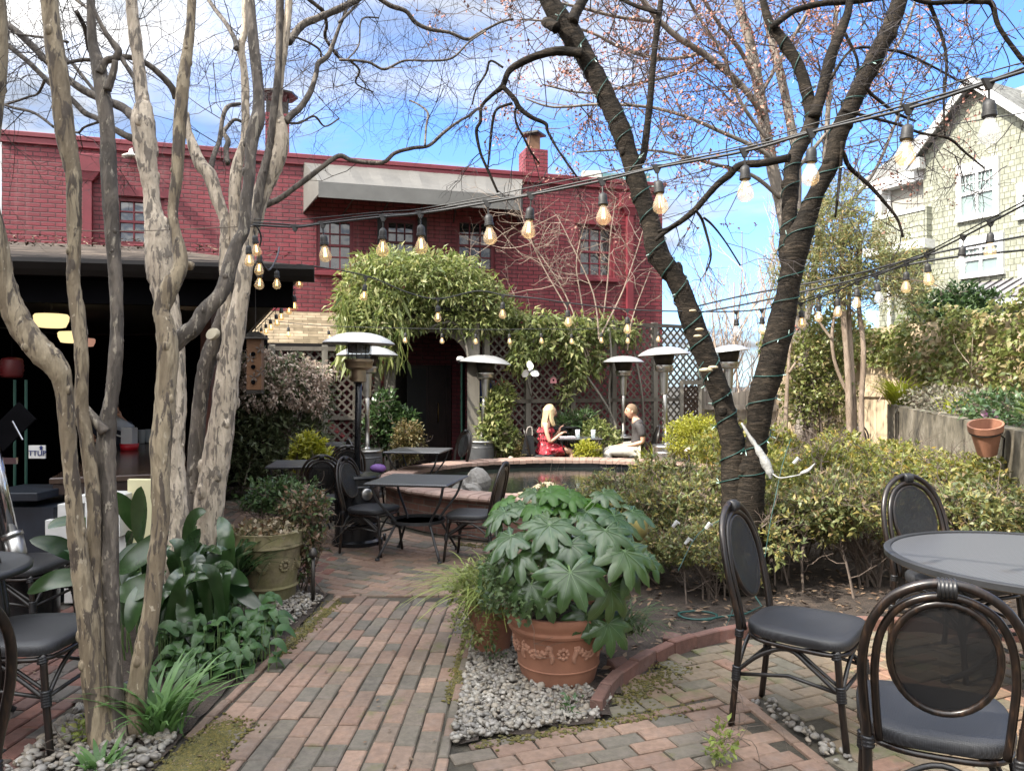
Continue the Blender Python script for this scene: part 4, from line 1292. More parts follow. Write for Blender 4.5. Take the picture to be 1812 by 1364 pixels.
def stem(mb, lp, Y, dY=0.0, n=14, rough=.03, sub=5, R=RT):
    pts = spline(limb_pts(lp, Y, dY), sub)
    rs = [max(.002, p[3]) * (1 + R.uniform(-rough, rough) * 1.3) for p in pts]
    if n >= 14 and lp[0][1] > 950:                                # root flare and old branch knots
        for i in range(min(6, len(rs))): rs[i] *= 1 + .38 * (1 - i / 6) ** 2
    mb.tube([Vector(p[:3]) for p in pts], rs, n, 0, jit=rough * 1.5, rnd=R)
    if n >= 14:
        for _ in range(len(pts) // 7):
            i = R.randrange(6, max(7, len(pts) - 2)) if len(pts) > 9 else 0
            a = R.uniform(0, 6.28); r = rs[i]
            if r > .018: mb.ball(Vector(pts[i][:3]) + Vector((math.cos(a), math.sin(a), 0)) * r * .80, r * R.uniform(.28, .5), 8, 6, s=(1, 1, R.uniform(1.0, 1.9)))
    return [Vector(p[:3]) for p in pts], [p[3] for p in pts]
def sprout(out, tips, path, rad, R, every=.16, L=(.5, 1.0), depth=3, start=.2, up=.10, kids=(2, 4), bias=None, rtw=.0042, wig=.22, spread=.8, shrink=.62):
    """side twigs along a limb"""
    acc = 0
    n = len(path)
    for i in range(1, n):
        acc += (path[i] - path[i - 1]).length
        if i < start * n: acc = 0; continue
        while acc > every:
            acc -= every
            d = (path[i] - path[i - 1]).normalized()
            a = Vector((R.gauss(0, 1), R.gauss(0, 1), R.gauss(0, .8)))
            if bias is not None: a += Vector(bias)
            a = (a - d * a.dot(d) * .6).normalized()
            grow(R, path[i], a + d * .4, R.uniform(*L), min(rtw, rad[i] * .6), depth, out, tips, wig, up, kids, spread, shrink)

# ---- left clump of crape myrtle, nearest
T1a = [(188, 1322, 46), (168, 1219, 38), (156, 1099, 36), (142, 1000, 32), (135, 940, 30), (129, 866, 26), (122, 793, 26), (113, 690, 30), (100, 650, 40), (73, 622, 44), (40, 580, 42), (18, 537, 40), (4, 490, 38), (-4, 440, 36), (-25, 330, 34), (-15, 200, 34), (-3, 90, 32), (-10, -40, 30)]
T1b = [(190, 1318, 40), (178, 1219, 30), (168, 1099, 30), (165, 976, 24), (167, 903, 23), (160, 830, 24), (150, 756, 23), (144, 720, 22), (145, 646, 22), (140, 573, 24), (130, 500, 23), (131, 430, 22), (131, 331, 25), (128, 298, 28), (115, 232, 32), (108, 165, 31), (99, 99, 31), (90, 33, 28), (84, -40, 28)]
T1c = [(205, 1315, 40), (204, 1219, 27), (197, 1099, 28), (194, 1000, 31), (194, 940, 29), (190, 866, 30), (187, 811, 33), (190, 749, 29), (198, 701, 23), (204, 646, 24), (207, 573, 22), (205, 500, 22), (200, 430, 25), (194, 331, 27), (192, 298, 27), (190, 232, 25), (182, 165, 26), (174, 116, 24), (163, 66, 16), (160, -40, 14)]
T1d = [(232, 1296, 38), (244, 1210, 34), (256, 1140, 32), (266, 1089, 30), (276, 1000, 30), (284, 924, 30), (284, 850, 32), (284, 790, 36), (290, 740, 36), (294, 683, 34), (297, 625, 36), (292, 575, 32), (286, 549, 28), (300, 509, 33), (318, 476, 26), (318, 443, 23), (309, 405, 18), (306, 370, 18), (313, 314, 20), (316, 257, 22), (319, 212, 22), (323, 159, 22), (327, 124, 20), (332, 88, 18), (338, 35, 15), (340, -40, 15)]
T1e = [(296, 622, 30), (322, 596, 30), (345, 578, 28), (364, 549, 28), (385, 528, 26), (398, 505, 26), (408, 466, 25), (420, 430, 22), (432, 405, 20), (436, 351, 20), (441, 314, 20), (443, 276, 20), (446, 244, 24), (455, 215, 26), (458, 185, 20), (456, 141, 19), (450, 88, 19), (445, 35, 17), (440, -40, 16)]
t1 = thing('crape_myrtle', 'brown multi-stemmed bare tree nearest the camera, leaning stem on its left', 'tree', P(195, 1318, 3.5) * Vector((1, 1, 0)) if False else V3(P(195, 1318, 3.42).x, 3.42, 0))
tw, tips = [], []
mb = MB(); pa, ra = stem(mb, T1a, 3.42, -.25); mb.build('trunk', M_CR1, t1, smooth=True)
mb = MB(); pb, rb = stem(mb, T1b, 3.42, .15); mb.build('trunk', M_CR1, t1, smooth=True)
mb = MB(); pc, rc = stem(mb, T1c, 3.44, .3); stem(mb, [(152, 722, 12), (166, 740, 16), (186, 765, 20)], 3.50)
br, rr = stem(mb, [(176, 130, 14), (188, 108, 12), (203, 103, 11), (210, 90, 12), (199, 74, 9), (186, 56, 8), (172, 30, 7), (155, -10, 6)], 3.68)
stem(mb, [(190, 160, 14), (200, 130, 12), (204, 108, 10)], 3.66); mb.build('trunk', M_CR1D, t1, smooth=True)
mb = MB(); pd, rd = stem(mb, T1d, 3.5, .45); stem(mb, [(322, 470, 22), (334, 470, 16), (341, 472, 14)], 3.85); mb.build('trunk', M_CR1, t1, smooth=True)
mb = MB(); pe, re = stem(mb, T1e, 3.80, .35); mb.build('branch', M_CR1D, t1, smooth=True)
for p_, r_ in ((pa, ra), (pb, rb), (br, rr)):
    sprout(tw, tips, p_, r_, RT, .5, (.3, .6), 2, .75, .1)
mb = MB(); twigs_into(mb, tw); mb.build('twigs', M_TWIG, t1)

# ---- pale crape myrtle behind it
T2 = [(312, 1114, 56), (312, 1040, 46), (313, 980, 42), (314, 920, 38), (311, 860, 36), (308, 800, 34), (310, 740, 36), (312, 683, 34), (308, 620, 36), (300, 560, 38), (290, 509, 44), (284, 470, 50), (281, 430, 48), (277, 400, 40), (270, 370, 30), (267, 333, 28), (261, 295, 32), (257, 257, 38), (253, 220, 40), (254, 190, 30), (253, 177, 23), (247, 124, 19), (240, 71, 21), (234, 18, 20), (230, -40, 19)]
t2 = thing('crape_myrtle', 'pale mottled bare tree just behind the brown clump, forking left at the top', 'tree', V3(P(312, 1112, 5.1).x, 5.1, 0))
tw, tips = [], []
mb = MB(); p2, r2 = stem(mb, T2, 5.1, .15); mb.build('trunk', M_CR2, t2, smooth=True)
LM = [[(252, 216, 24), (232, 203, 18), (214, 189, 15), (168, 170, 14), (140, 155, 13), (120, 140, 12), (85, 110, 12), (45, 70, 12), (15, 45, 11), (-40, 5, 10)],
      [(255, 250, 16), (222, 240, 12), (172, 210, 10), (150, 200, 10), (125, 175, 10), (88, 147, 10), (50, 110, 9), (10, 78, 9), (-40, 45, 8)],
      [(247, 192, 12), (240, 150, 9), (237, 138, 8), (221, 113, 8), (210, 94, 9), (196, 74, 7), (177, 42, 6), (168, 23, 6), (154, 14, 6), (120, -10, 5)],
      [(170, 165, 6), (150, 140, 6), (130, 115, 6), (113, 98, 5), (108, 60, 4)],
      [(120, 75, 5), (85, 68, 5), (40, 62, 4), (10, 55, 4)],
      [(95, 225, 5), (60, 200, 5), (20, 190, 5), (-20, 175, 4)],
      [(80, 140, 6), (68, 165, 4), (50, 172, 4), (10, 185, 4), (-30, 190, 3)],
      [(176, 216, 5), (150, 225, 4), (138, 235, 4), (120, 228, 3)],
      [(255, 190, 8), (246, 176, 6), (240, 150, 4)],
      [(135, 20, 8), (150, 50, 8), (160, 90, 10), (178, 105, 7)],
      [(113, 113, 6), (150, 106, 7), (184, 110, 9), (221, 101, 10), (256, 111, 10), (283, 132, 11), (304, 155, 12), (312, 175, 13)]]
mb = MB()
for k, l in enumerate(LM):
    p_, r_ = stem(mb, l, 5.2 + .12 * (k % 4), .3, 8)
    sprout(tw, tips, p_, r_, RT, .19, (.3, .75), 3, .25, .04)
mb.build('branch', M_CRL, t2, smooth=True)
sprout(tw, tips, p2[-30:], r2[-30:], RT, .3, (.3, .6), 3, .1, .05)
mb = MB(); twigs_into(mb, tw); mb.build('twigs', M_TWIG, t2)

# ---- palest crape myrtle, thick leaning trunk
T3 = [(358, 1082, 58), (364, 965, 50), (372, 883, 50), (383, 810, 48), (395, 731, 43), (407, 632, 40), (425, 532, 30), (435, 466, 26), (441, 420, 26), (452, 385, 28), (460, 350, 30), (476, 310, 32), (492, 272, 32), (497, 240, 28), (493, 215, 24), (490, 194, 20), (494, 141, 16), (502, 88, 14), (509, 35, 13), (514, -40, 12)]
T3h = [(408, 640, 26), (398, 500, 18), (398, 455, 20), (400, 408, 20), (397, 385, 20), (384, 351, 22), (371, 310, 24), (355, 291, 22), (341, 257, 18), (333, 230, 12), (330, 200, 10)]
T3i = [(418, 500, 20), (417, 420, 18), (415, 351, 20), (420, 295, 20), (429, 257, 12), (434, 230, 14), (434, 159, 14), (431, 115, 12), (426, 85, 14), (433, 53, 11), (433, 0, 10), (433, -40, 9)]
T3j = [(452, 400, 16), (460, 333, 16), (470, 290, 15), (478, 257, 14), (484, 200, 13), (492, 130, 12), (494, 71, 12), (495, 18, 14), (496, -40, 13)]
T3k = [(343, 1060, 34), (344, 960, 30), (346, 847, 30), (347, 797, 27), (356, 698, 26), (368, 638, 30), (385, 590, 26), (397, 550, 22), (414, 490, 22), (424, 440, 18), (436, 405, 14)]
t3 = thing('crape_myrtle', 'palest bare tree beside the mossy urn, thick straight trunk leaning right', 'tree', V3(P(358, 1075, 5.5).x, 5.5, 0))
tw, tips = [], []
mb = MB(); p3, r3 = stem(mb, T3, 5.5, .2); mb.build('trunk', M_CR2, t3, smooth=True)
for l, m, dy in ((T3h, M_CR2, .1), (T3i, M_CR2, .12), (T3j, M_CRL, .0), (T3k, M_CR1D, .05)):
    mb = MB(); p_, r_ = stem(mb, l, 5.5 + dy, .2); ob = mb.build('trunk', m, t3, smooth=True)
    if l is T3k:
        c = P(376, 591, 5.42); mb = MB(); mb.lathe([(.001, .012), (.055, .01), (.06, -.004), (.055, -.02)], c, 18, M=Matrix.Rotation(1.25, 3, 'X') @ Matrix.Rotation(-.5, 3, 'Y'), sx=1, sy=.75); mb.build('cut_face', simple('cut_wood', (.40, .35, .25), .7, 0, .12, 8, .1), t3, smooth=False)
LM = [[(418, 87, 9), (416, 71, 9), (400, 42, 8), (382, 19, 8), (362, -10, 7)],
      [(505, 216, 12), (517, 203, 12), (531, 191, 11), (549, 163, 10), (559, 133, 9), (563, 113, 9), (580, 99, 9), (591, 74, 7), (600, 49, 6), (612, 20, 5), (620, -10, 4)],
      [(511, 75, 14), (519, 64, 13), (536, 44, 13), (563, 32, 13), (600, 16, 12), (635, -2, 11), (660, -20, 10)],
      [(468, 363, 13), (493, 353, 11), (519, 334, 10), (540, 319, 10), (570, 296, 9), (600, 276, 9), (626, 285, 8), (676, 288, 8), (699, 271, 7), (732, 262, 7), (759, 258, 6), (785, 235, 6), (812, 215, 5), (832, 204, 5), (846, 192, 4)],
      [(540, -5, 7), (560, 10, 7), (572, 22, 8), (578, 45, 6), (575, 65, 6), (590, 90, 6), (605, 108, 5)],
      [(520, 65, 4), (545, 75, 4), (565, 88, 4), (568, 100, 4)],
      [(505, 217, 5), (530, 218, 4), (556, 206, 4), (575, 224, 3), (600, 210, 3)],
      [(372, 300, 12), (380, 270, 9), (388, 250, 8), (395, 205, 8), (405, 188, 8), (425, 184, 6)],
      [(403, 290, 9), (400, 265, 9), (404, 250, 9), (396, 235, 8), (402, 225, 7), (415, 212, 6), (428, 216, 5)],
      [(660, -10, 8), (690, 10, 9), (718, 20, 8), (735, 40, 8), (760, 52, 7), (795, 58, 6), (827, 70, 6), (850, 58, 5), (885, 40, 4), (908, 34, 4)],
      [(600, 106, 5), (650, 110, 5), (680, 123, 5), (715, 108, 4), (760, 108, 4), (800, 103, 4), (830, 75, 3), (860, 55, 3)],
      [(620, 108, 4), (636, 125, 4), (630, 148, 3), (660, 163, 3)],
      [(752, 258, 4), (754, 225, 4), (757, 200, 4), (740, 185, 3), (725, 178, 3)],
      [(615, 105, 3), (635, 80, 3), (640, 35, 3), (670, 32, 3)],
      [(600, 40, 5), (630, 10, 5), (640, -10, 5)]]
mb = MB()
for k, l in enumerate(LM):
    p_, r_ = stem(mb, l, 5.55 + .1 * (k % 5), .5, 8)
    if k != 3: sprout(tw, tips, p_, r_, RT, .20, (.3, .85), 3, .12, .05)
    else: sprout(tw, tips, p_, r_, RT, .42, (.3, .7), 3, .25, .15)
mb.build('branch', M_CRL, t3, smooth=True)
for p_ in (p3[-28:],): sprout(tw, tips, p_, [.02] * 28, RT, .22, (.4, .8), 3, .05, .03)
# loose fine twigs seen between the trunks
for _ in range(24):
    px, py = RT.uniform(345, 600), RT.uniform(15, 235)
    grow(RT, P(px, py, RT.uniform(5.6, 7.2)), Vector((RT.gauss(0, 1), RT.gauss(0, .4), RT.gauss(0, .8))), RT.uniform(.4, .9), .004, 3, tw, tips, .25, .02, (2, 3))
for _ in range(16):
    px, py = RT.uniform(0, 330), RT.uniform(10, 225)
    grow(RT, P(px, py, RT.uniform(5.6, 7.2)), Vector((RT.gauss(0, 1), RT.gauss(0, .4), RT.gauss(0, .8))), RT.uniform(.3, .8), .0035, 3, tw, tips, .25, .02, (2, 3))
for _ in range(18):
    px, py = RT.uniform(600, 880), RT.uniform(5, 225)
    grow(RT, P(px, py, RT.uniform(5.6, 7.0)), Vector((RT.gauss(0, 1), RT.gauss(0, .4), RT.gauss(0, .8))), RT.uniform(.25, .6), .0032, 3, tw, tips, .25, .02, (2, 3))
mb = MB(); twigs_into(mb, tw); mb.build('twigs', M_TWIG, t3)

# ---- cherry with two leaning stems
ch = thing('cherry_tree', 'dark twin-stemmed bare cherry tree wrapped in green fairy lights', 'tree', V3(P(1310, 1000, 6.0).x, 6.0, 0))
CL = [(1306, 1045, 84), (1309, 960, 66), (1306, 890, 58), (1302, 840, 52), (1298, 789, 45), (1289, 756, 38), (1278, 706, 36), (1259, 657, 38), (1225, 569, 38), (1200, 501, 34), (1165, 450, 40), (1152, 397, 34), (1130, 331, 33), (1112, 270, 32), (1094, 219, 35), (1076, 179, 33), (1056, 139, 34), (1034, 99, 34), (1011, 60, 38), (990, 30, 36), (971, 0, 32), (950, -50, 30)]
CRr = [(1322, 1045, 76), (1323, 960, 58), (1325, 890, 52), (1331, 840, 44), (1338, 789, 38), (1342, 756, 40), (1347, 706, 46), (1362, 657, 46), (1383, 569, 47), (1397, 501, 37), (1412, 430, 44), (1430, 380, 34), (1446, 338, 28), (1472, 287, 30), (1485, 236, 31), (1515, 169, 31), (1549, 101, 31), (1581, 34, 28), (1605, -40, 26)]
CR2 = [(1398, 470, 30), (1392, 440, 30), (1396, 400, 26), (1399, 338, 27), (1403, 287, 27), (1420, 253, 24), (1437, 215, 26), (1432, 180, 22), (1413, 118, 20), (1386, 74, 20), (1364, 44, 16), (1352, 10, 12), (1350, -30, 10)]
tw, tips = [], []
cb = []
mb = MB(); pL, rL = stem(mb, CL, 6.0, .25, 20, .035); cb.append(mb.build('trunk', M_CHB, ch, smooth=True))
mb = MB(); pR, rR = stem(mb, CRr, 6.0, -.5, 20, .035); cb.append(mb.build('trunk', M_CHB, ch, smooth=True))
mb = MB(); pR2, rR2 = stem(mb, CR2, 5.78, .35, 14); cb.append(mb.build('trunk', M_CHB, ch, smooth=True))
LC = [([(1440, 208, 22), (1455, 162, 20), (1470, 101, 20), (1490, 51, 18), (1501, 20, 14), (1506, -20, 12)], 5.9),
      ([(1366, 48, 12), (1390, 30, 11), (1409, 18, 11), (1453, 7, 11), (1504, 3, 11), (1570, -5, 10)], 6.0),
      ([(1397, 280, 16), (1389, 281, 14), (1349, 289, 14), (1309, 293, 13), (1291, 309, 13), (1269, 327, 12), (1246, 353, 11), (1230, 371, 11), (1206, 391, 10), (1180, 408, 9), (1160, 425, 7)], 5.7),
      ([(1486, 262, 10), (1494, 275, 8), (1504, 297, 8), (1538, 328, 7), (1565, 358, 6), (1588, 388, 5), (1598, 420, 4)], 5.6),
      ([(1530, 150, 6), (1540, 165, 6), (1562, 183, 6), (1583, 199, 5), (1620, 215, 4)], 5.4),
      ([(1490, 195, 6), (1540, 208, 6), (1590, 221, 5), (1630, 236, 5), (1678, 245, 5), (1709, 271, 4), (1742, 298, 3)], 5.2),
      ([(1555, 90, 6), (1570, 89, 5), (1600, 95, 5), (1650, 118, 4), (1700, 145, 4), (1740, 160, 3)], 5.2),
      ([(1680, -20, 11), (1720, 2, 10), (1754, 6, 10), (1767, 47, 8), (1805, 101, 8), (1830, 130, 7)], 4.9),
      ([(1600, -10, 8), (1640, 5, 8), (1700, 3, 9), (1750, 4, 9)], 4.95),
      ([(1030, 95, 18), (1007, 92, 16), (983, 91, 16), (951, 99, 14), (923, 111, 13), (900, 127, 11), (889, 153, 10), (870, 169, 7), (852, 189, 6), (850, 215, 6), (843, 232, 6), (850, 270, 5), (865, 305, 5), (881, 341, 4)], 6.1),
      ([(889, 153, 9), (910, 175, 9), (919, 191, 9), (939, 207, 8), (965, 219, 7), (968, 230, 5), (975, 244, 5), (989, 268, 4), (1010, 298, 4), (1026, 320, 3)], 6.1),
      ([(907, 183, 5), (880, 193, 5), (872, 215, 5), (868, 248, 5), (866, 270, 4), (863, 300, 3)], 6.05),
      ([(915, 190, 5), (911, 200, 4), (915, 222, 4), (927, 244, 4), (939, 268, 4), (955, 290, 3)], 6.15),
      ([(890, 120, 4), (868, 108, 4), (860, 130, 4), (842, 160, 3), (836, 185, 3)], 6.2),
      ([(1132, 290, 14), (1140, 265, 13), (1150, 179, 12), (1157, 99, 11), (1168, 12, 10), (1172, -20, 9)], 6.25),
      ([(1162, 22, 8), (1128, 12, 7), (1102, 0, 7), (1080, -12, 7)], 6.3),
      ([(1012, 40, 22), (1018, 24, 20), (1030, 5, 18), (1042, -20, 17)], 6.15),
      ([(985, 50, 20), (972, 42, 20), (966, 40, 18)], 6.1),
      ([(1490, 250, 6), (1488, 290, 6), (1483, 340, 5), (1478, 385, 4)], 5.55),
      ([(1230, 371, 5), (1240, 385, 5), (1246, 400, 5), (1258, 450, 4), (1250, 480, 3)], 5.65),
      ([(1245, 385, 4), (1262, 400, 4), (1285, 430, 3), (1310, 470, 3)], 5.65),
      ([(1165, 410, 6), (1190, 400, 5), (1215, 380, 4)], 5.7),
      ([(1640, -5, 7), (1665, 60, 6), (1675, 110, 5), (1670, 180, 4), (1672, 240, 3)], 5.0),
      ([(1495, 60, 6), (1515, 100, 5), (1520, 130, 5), (1530, 155, 4)], 5.7),
      ([(1470, 140, 6), (1505, 90, 5), (1550, 85, 5), (1580, 90, 5)], 5.7)]
mb = MB()
for k, (l, Y) in enumerate(LC):
    p_, r_ = stem(mb, l, Y, .1, 9)
    if k in (17,): continue
    sprout(tw, tips, p_, r_, RT, .17 if l[0][0] < 1100 or l[0][0] > 1450 else .2, (.22, .62), 2, .2, -.10, (2, 3), rtw=.005, wig=.30)
cb.append(mb.build('branch', M_CHB, ch, smooth=True))
sprout(tw, tips, pL[45:], rL[45:], RT, .35, (.3, .7), 2, .05, .0, (2, 3))
sprout(tw, tips, pR[60:], rR[60:], RT, .30, (.3, .8), 2, .05, -.05, (2, 3))
for _ in range(60):
    px, py = RT.uniform(1540, 1812), RT.uniform(0, 300)
    if py > 120 and RT.random() < .55: continue
    grow(RT, P(px, py, RT.uniform(4.6, 5.6)), Vector((RT.gauss(0, 1), RT.gauss(0, .4), RT.gauss(-.3, .8))), RT.uniform(.25, .6), .0045, 2, tw, tips, .38, -.12, (1, 3))
mb = MB(); twigs_into(mb, tw); mb.build('twigs', M_TWIGC, ch)
# small shelf fungi on the left stem
M_FUN = simple('fungus', (.42, .34, .22), .8, 0, .2, 9, .2)
for px, py, s in ((1245, 655, .055), (1231, 595, .035), (1234, 583, .035), (1258, 650, .04), (1222, 550, .03)):
    mb = MB(); p = P(px + 4, py, 5.86); mb.ball(p, s, 10, 6, s=(1, .9, .35)); mb.build('shelf_fungus', M_FUN, ch, smooth=True)

# ---- budding red maple beyond
mp_ = thing('maple_tree', 'tall red maple bursting into orange-pink buds behind the cherry', 'tree', V3(pX(1395, 13.5), 13.5, 0))
tw, tips = [], []
ML = [[(1425, 780, 34), (1420, 640, 32), (1408, 520, 30), (1396, 430, 26), (1382, 355, 24), (1369, 304, 22), (1355, 236, 21), (1342, 152, 20), (1325, 68, 18), (1305, 0, 14), (1290, -60, 12)],
      [(1404, 500, 20), (1410, 300, 16), (1399, 219, 16), (1382, 135, 15), (1369, 84, 14), (1349, 0, 12), (1340, -50, 10)],
      [(1350, 205, 14), (1335, 180, 12), (1298, 138, 12), (1244, 95, 12), (1200, 67, 11), (1163, 33, 10), (1130, -10, 9)],
      [(1362, 285, 8), (1349, 267, 8), (1268, 230, 7), (1220, 209, 6), (1150, 190, 6), (1060, 185, 5), (980, 190, 4), (930, 175, 3)],
      [(1340, 150, 8), (1310, 90, 8), (1270, 40, 7), (1240, -10, 6)],
      [(1425, 600, 12), (1450, 400, 10), (1462, 250, 9), (1470, 120, 9), (1480, 20, 8), (1485, -30, 7)],
      [(1240, 95, 7), (1180, 105, 6), (1110, 90, 6), (1050, 60, 5), (980, 40, 4), (920, 35, 3)],
      [(1170, 40, 7), (1090, 30, 6), (1010, 10, 5), (900, -10, 5)],
      [(1380, 350, 8), (1330, 310, 7), (1260, 290, 6), (1180, 270, 5), (1110, 265, 4), (1020, 270, 3)],
      [(1250, 100, 6), (1200, 130, 5), (1120, 150, 5), (1040, 165, 4), (960, 150, 3)],
      [(1410, 300, 7), (1500, 190, 6), (1560, 120, 5), (1600, 60, 5), (1620, 0, 4)],
      [(1360, 250, 7), (1310, 180, 6), (1280, 100, 6), (1230, 20, 5), (1210, -20, 5)],
      [(1430, 420, 8), (1530, 330, 6), (1580, 230, 5), (1600, 160, 4)],
      [(1345, 170, 7), (1390, 90, 6), (1430, 20, 6), (1450, -30, 5)]]
mb = MB()
for k, l in enumerate(ML):
    p_, r_ = stem(mb, l, 13.5 - .25 * (k % 4), -.8 if k > 1 else .2, 9)
    if k > 0: sprout(tw, tips, p_, r_, RT, .21, (.7, 1.9), 3, .12 if k > 1 else .5, .08, (2, 3), rtw=.014, shrink=.6)
mb.build('trunk', M_MAPLE, mp_, smooth=True)
sprout(tw, tips, *[x[24:] for x in stem(MB(), ML[0], 13.5, .2, 6)], RT, .24, (.8, 1.9), 3, .0, .08, (2, 3), rtw=.014)
mb = MB(); twigs_into(mb, tw); mb.build('twigs', simple('maple_twig', (.10, .075, .065), .8, 0, .3, 5, 0), mp_)
bp = []
for p, d, path in tips:
    for q_ in path[1:]:
        if RT.random() < .42: bp.append(q_)
bp = np.array([tuple(x) for x in bp])
nrep = 2
pts = np.repeat(bp, nrep, 0) + NP.normal(0, .02, (len(bp) * nrep, 3))
V_, F_ = leafcloud(NP, pts, unit(NP, len(pts)) + np.array([0, 0, .5]), .054, .036, .2, .35, .1)
npobj('buds', V_, F_, M_BUD, mp_)
print('maple buds', len(pts), 'twigs', len(tw))

# ---- far bare trees at the gap
for k, (px, Y, hpx, lab) in enumerate(((1335, 24, 350, 'pale bare tree with upright limbs seen between the cherry stems'), (1280, 30, 440, 'distant bare shrubby tree left of the pale upright one'), (1300, 19, 545, 'low tangle of pale bare sapling shoots behind the plank fence'))):
    o = thing('bare_tree', lab, 'tree', V3(pX(px, Y), Y, 0), 0, 'bare trees beyond the fence')
    tw, tips = [], []
    H_ = HC - (hpx - CY) / FPX * Y
    mb = MB()
    for i in range(5 if k < 2 else 12):
        d = Vector((RT.gauss(0, .16 if k < 2 else .28), RT.gauss(0, .16), 1))
        p0 = V3(pX(px, Y) + RT.gauss(0, .25 if k < 2 else .7), Y + RT.gauss(0, .25), 0)
        grow(RT, p0, d, H_ * RT.uniform(.5, .72), .05 if k < 2 else .02, 4 if k < 2 else 3, tw, tips, .10, .12, (2, 4), .55, .55, 5)
    twigs_into(mb, tw, 4); mb.build('trunk', M_TWIGP, o)
# ================================================================ PLANTS
RP = random.Random(77)
def blobpts(rng, blobs, n, shell=(.45, 1.05)):
    w = np.array([(b[3] * b[4] * b[5]) ** (2 / 3) for b in blobs]); w /= w.sum()
    k = rng.choice(len(blobs), n, p=w)
    B_ = np.array(blobs, float)[k]
    u = unit(rng, n)
    s = rng.uniform(shell[0] ** 2, shell[1] ** 2, n) ** .5
    return B_[:, :3] + u * B_[:, 3:6] * s[:, None], u
def blob_foliage(rng, blobs, n, L, Wd, mat, name, parent, shell=(.45, 1.05), out=.7, rnd=.8, lift=.2, up=.6, clump=1, crad=.03, fold=.22, curl=.15, zmin=None, keep=None):
    p, u = blobpts(rng, blobs, max(1, n // clump), shell)
    if keep is not None:
        m_ = keep(p); p, u = p[m_], u[m_]
    if zmin is not None:
        m_ = p[:, 2] > zmin; p, u = p[m_], u[m_]
    if clump > 1:
        p = np.repeat(p, clump, 0) + rng.normal(0, crad, (len(p) * clump, 3)); u = np.repeat(u, clump, 0)
    d = u * out + unit(rng, len(p)) * rnd + np.array([0, 0, lift])
    V_, F_ = leafcloud(rng, p, d, L, Wd, up, fold, curl)
    return npobj(name, V_, F_, mat, parent)
def pxblob(px, py, Y, rx, ry, dep=None):
    """blob seen at a pixel, radii in pixels"""
    p = P(px, py, Y)
    return (p.x, p.y, p.z, rx * Y / FPX, (dep if dep else min(rx, ry) * Y / FPX), ry * Y / FPX)

M_VINE = leafmat('vine_leaf', [(0.144, 0.185, 0.055), (0.245, 0.286, 0.093), (0.101, 0.143, 0.046), (0.345, 0.358, 0.138), (0.187, 0.229, 0.077), (0.43, 0.403, 0.196)], .45, .35)
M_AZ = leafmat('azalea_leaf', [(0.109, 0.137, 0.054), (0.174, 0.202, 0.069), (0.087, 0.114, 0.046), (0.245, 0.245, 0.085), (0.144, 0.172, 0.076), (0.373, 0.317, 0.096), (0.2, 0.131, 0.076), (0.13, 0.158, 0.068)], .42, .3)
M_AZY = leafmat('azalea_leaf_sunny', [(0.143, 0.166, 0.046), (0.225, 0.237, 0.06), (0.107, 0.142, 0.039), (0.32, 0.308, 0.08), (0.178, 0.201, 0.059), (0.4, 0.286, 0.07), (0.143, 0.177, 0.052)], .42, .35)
M_DKG = leafmat('dark_shrub_leaf', [(0.038, 0.074, 0.026), (0.063, 0.11, 0.039), (0.088, 0.135, 0.046), (0.044, 0.086, 0.038)], .3, .2)
M_PIE = leafmat('pieris_leaf', [(0.084, 0.12, 0.054), (0.132, 0.156, 0.078), (0.102, 0.132, 0.066), (0.168, 0.174, 0.09)], .4, .25)
M_PIF = leafmat('pieris_flower', [(.50, .40, .33), (.58, .50, .42), (.42, .30, .25), (.54, .46, .36)], .7, .3)
M_YEL = leafmat('golden_leaf', [(.38, .36, .05), (.30, .32, .05), (.45, .42, .08), (.24, .28, .05)], .45, .4)
M_BRN = leafmat('bronze_leaf', [(.14, .13, .05), (.20, .14, .06), (.11, .12, .045), (.24, .17, .08)], .5, .3)
M_IVY = leafmat('ivy_leaf', [(0.148, 0.183, 0.05), (0.221, 0.244, 0.072), (0.112, 0.146, 0.043), (0.295, 0.306, 0.111), (0.173, 0.208, 0.07), (0.366, 0.274, 0.136), (0.124, 0.159, 0.055)], .38, .3)
M_CON = leafmat('cypress_spray', [(0.195, 0.225, 0.09), (0.285, 0.3, 0.12), (0.15, 0.195, 0.09), (0.36, 0.285, 0.12), (0.24, 0.285, 0.135), (0.39, 0.24, 0.105)], .6, .3)
M_FAT = leafmat('fatsia_leaf', [(0.036, 0.075, 0.025), (0.057, 0.107, 0.035), (0.045, 0.09, 0.027), (0.08, 0.123, 0.037)], .25, .14, .6)
M_FATV = simple('fatsia_vein', (.075, .13, .045), .5, 0, .1, 4, 0)
M_FATL = leafmat('fatsia_new_leaf', [(.07, .16, .03), (.09, .19, .04)], .32, .35)
M_ASP = leafmat('aspidistra_leaf', [(.014, .034, .012), (.024, .052, .017), (.034, .07, .020), (.02, .045, .02)], .22, .14, .6)
M_STRAP = leafmat('strap_leaf', [(.10, .20, .06), (.14, .25, .08), (.08, .16, .05), (.18, .28, .11)], .4, .3)
M_ARUM = leafmat('arum_leaf', [(0.043, 0.096, 0.026), (0.057, 0.123, 0.037), (0.035, 0.075, 0.022), (0.078, 0.144, 0.051)], .4, .25)
M_GRASS = leafmat('pale_grass', [(.22, .28, .06), (.30, .35, .09), (.16, .22, .05), (.36, .36, .14)], .5, .4)
M_GOLDG = leafmat('golden_grass', [(.36, .40, .05), (.45, .46, .08), (.28, .33, .05)], .5, .4)
M_STEMB = simple('brown_stem', (.10, .075, .058), .8, 0, .3, 8, 0)
M_STEMG = simple('green_stem', (.10, .16, .05), .6, 0, .2, 8, 0)
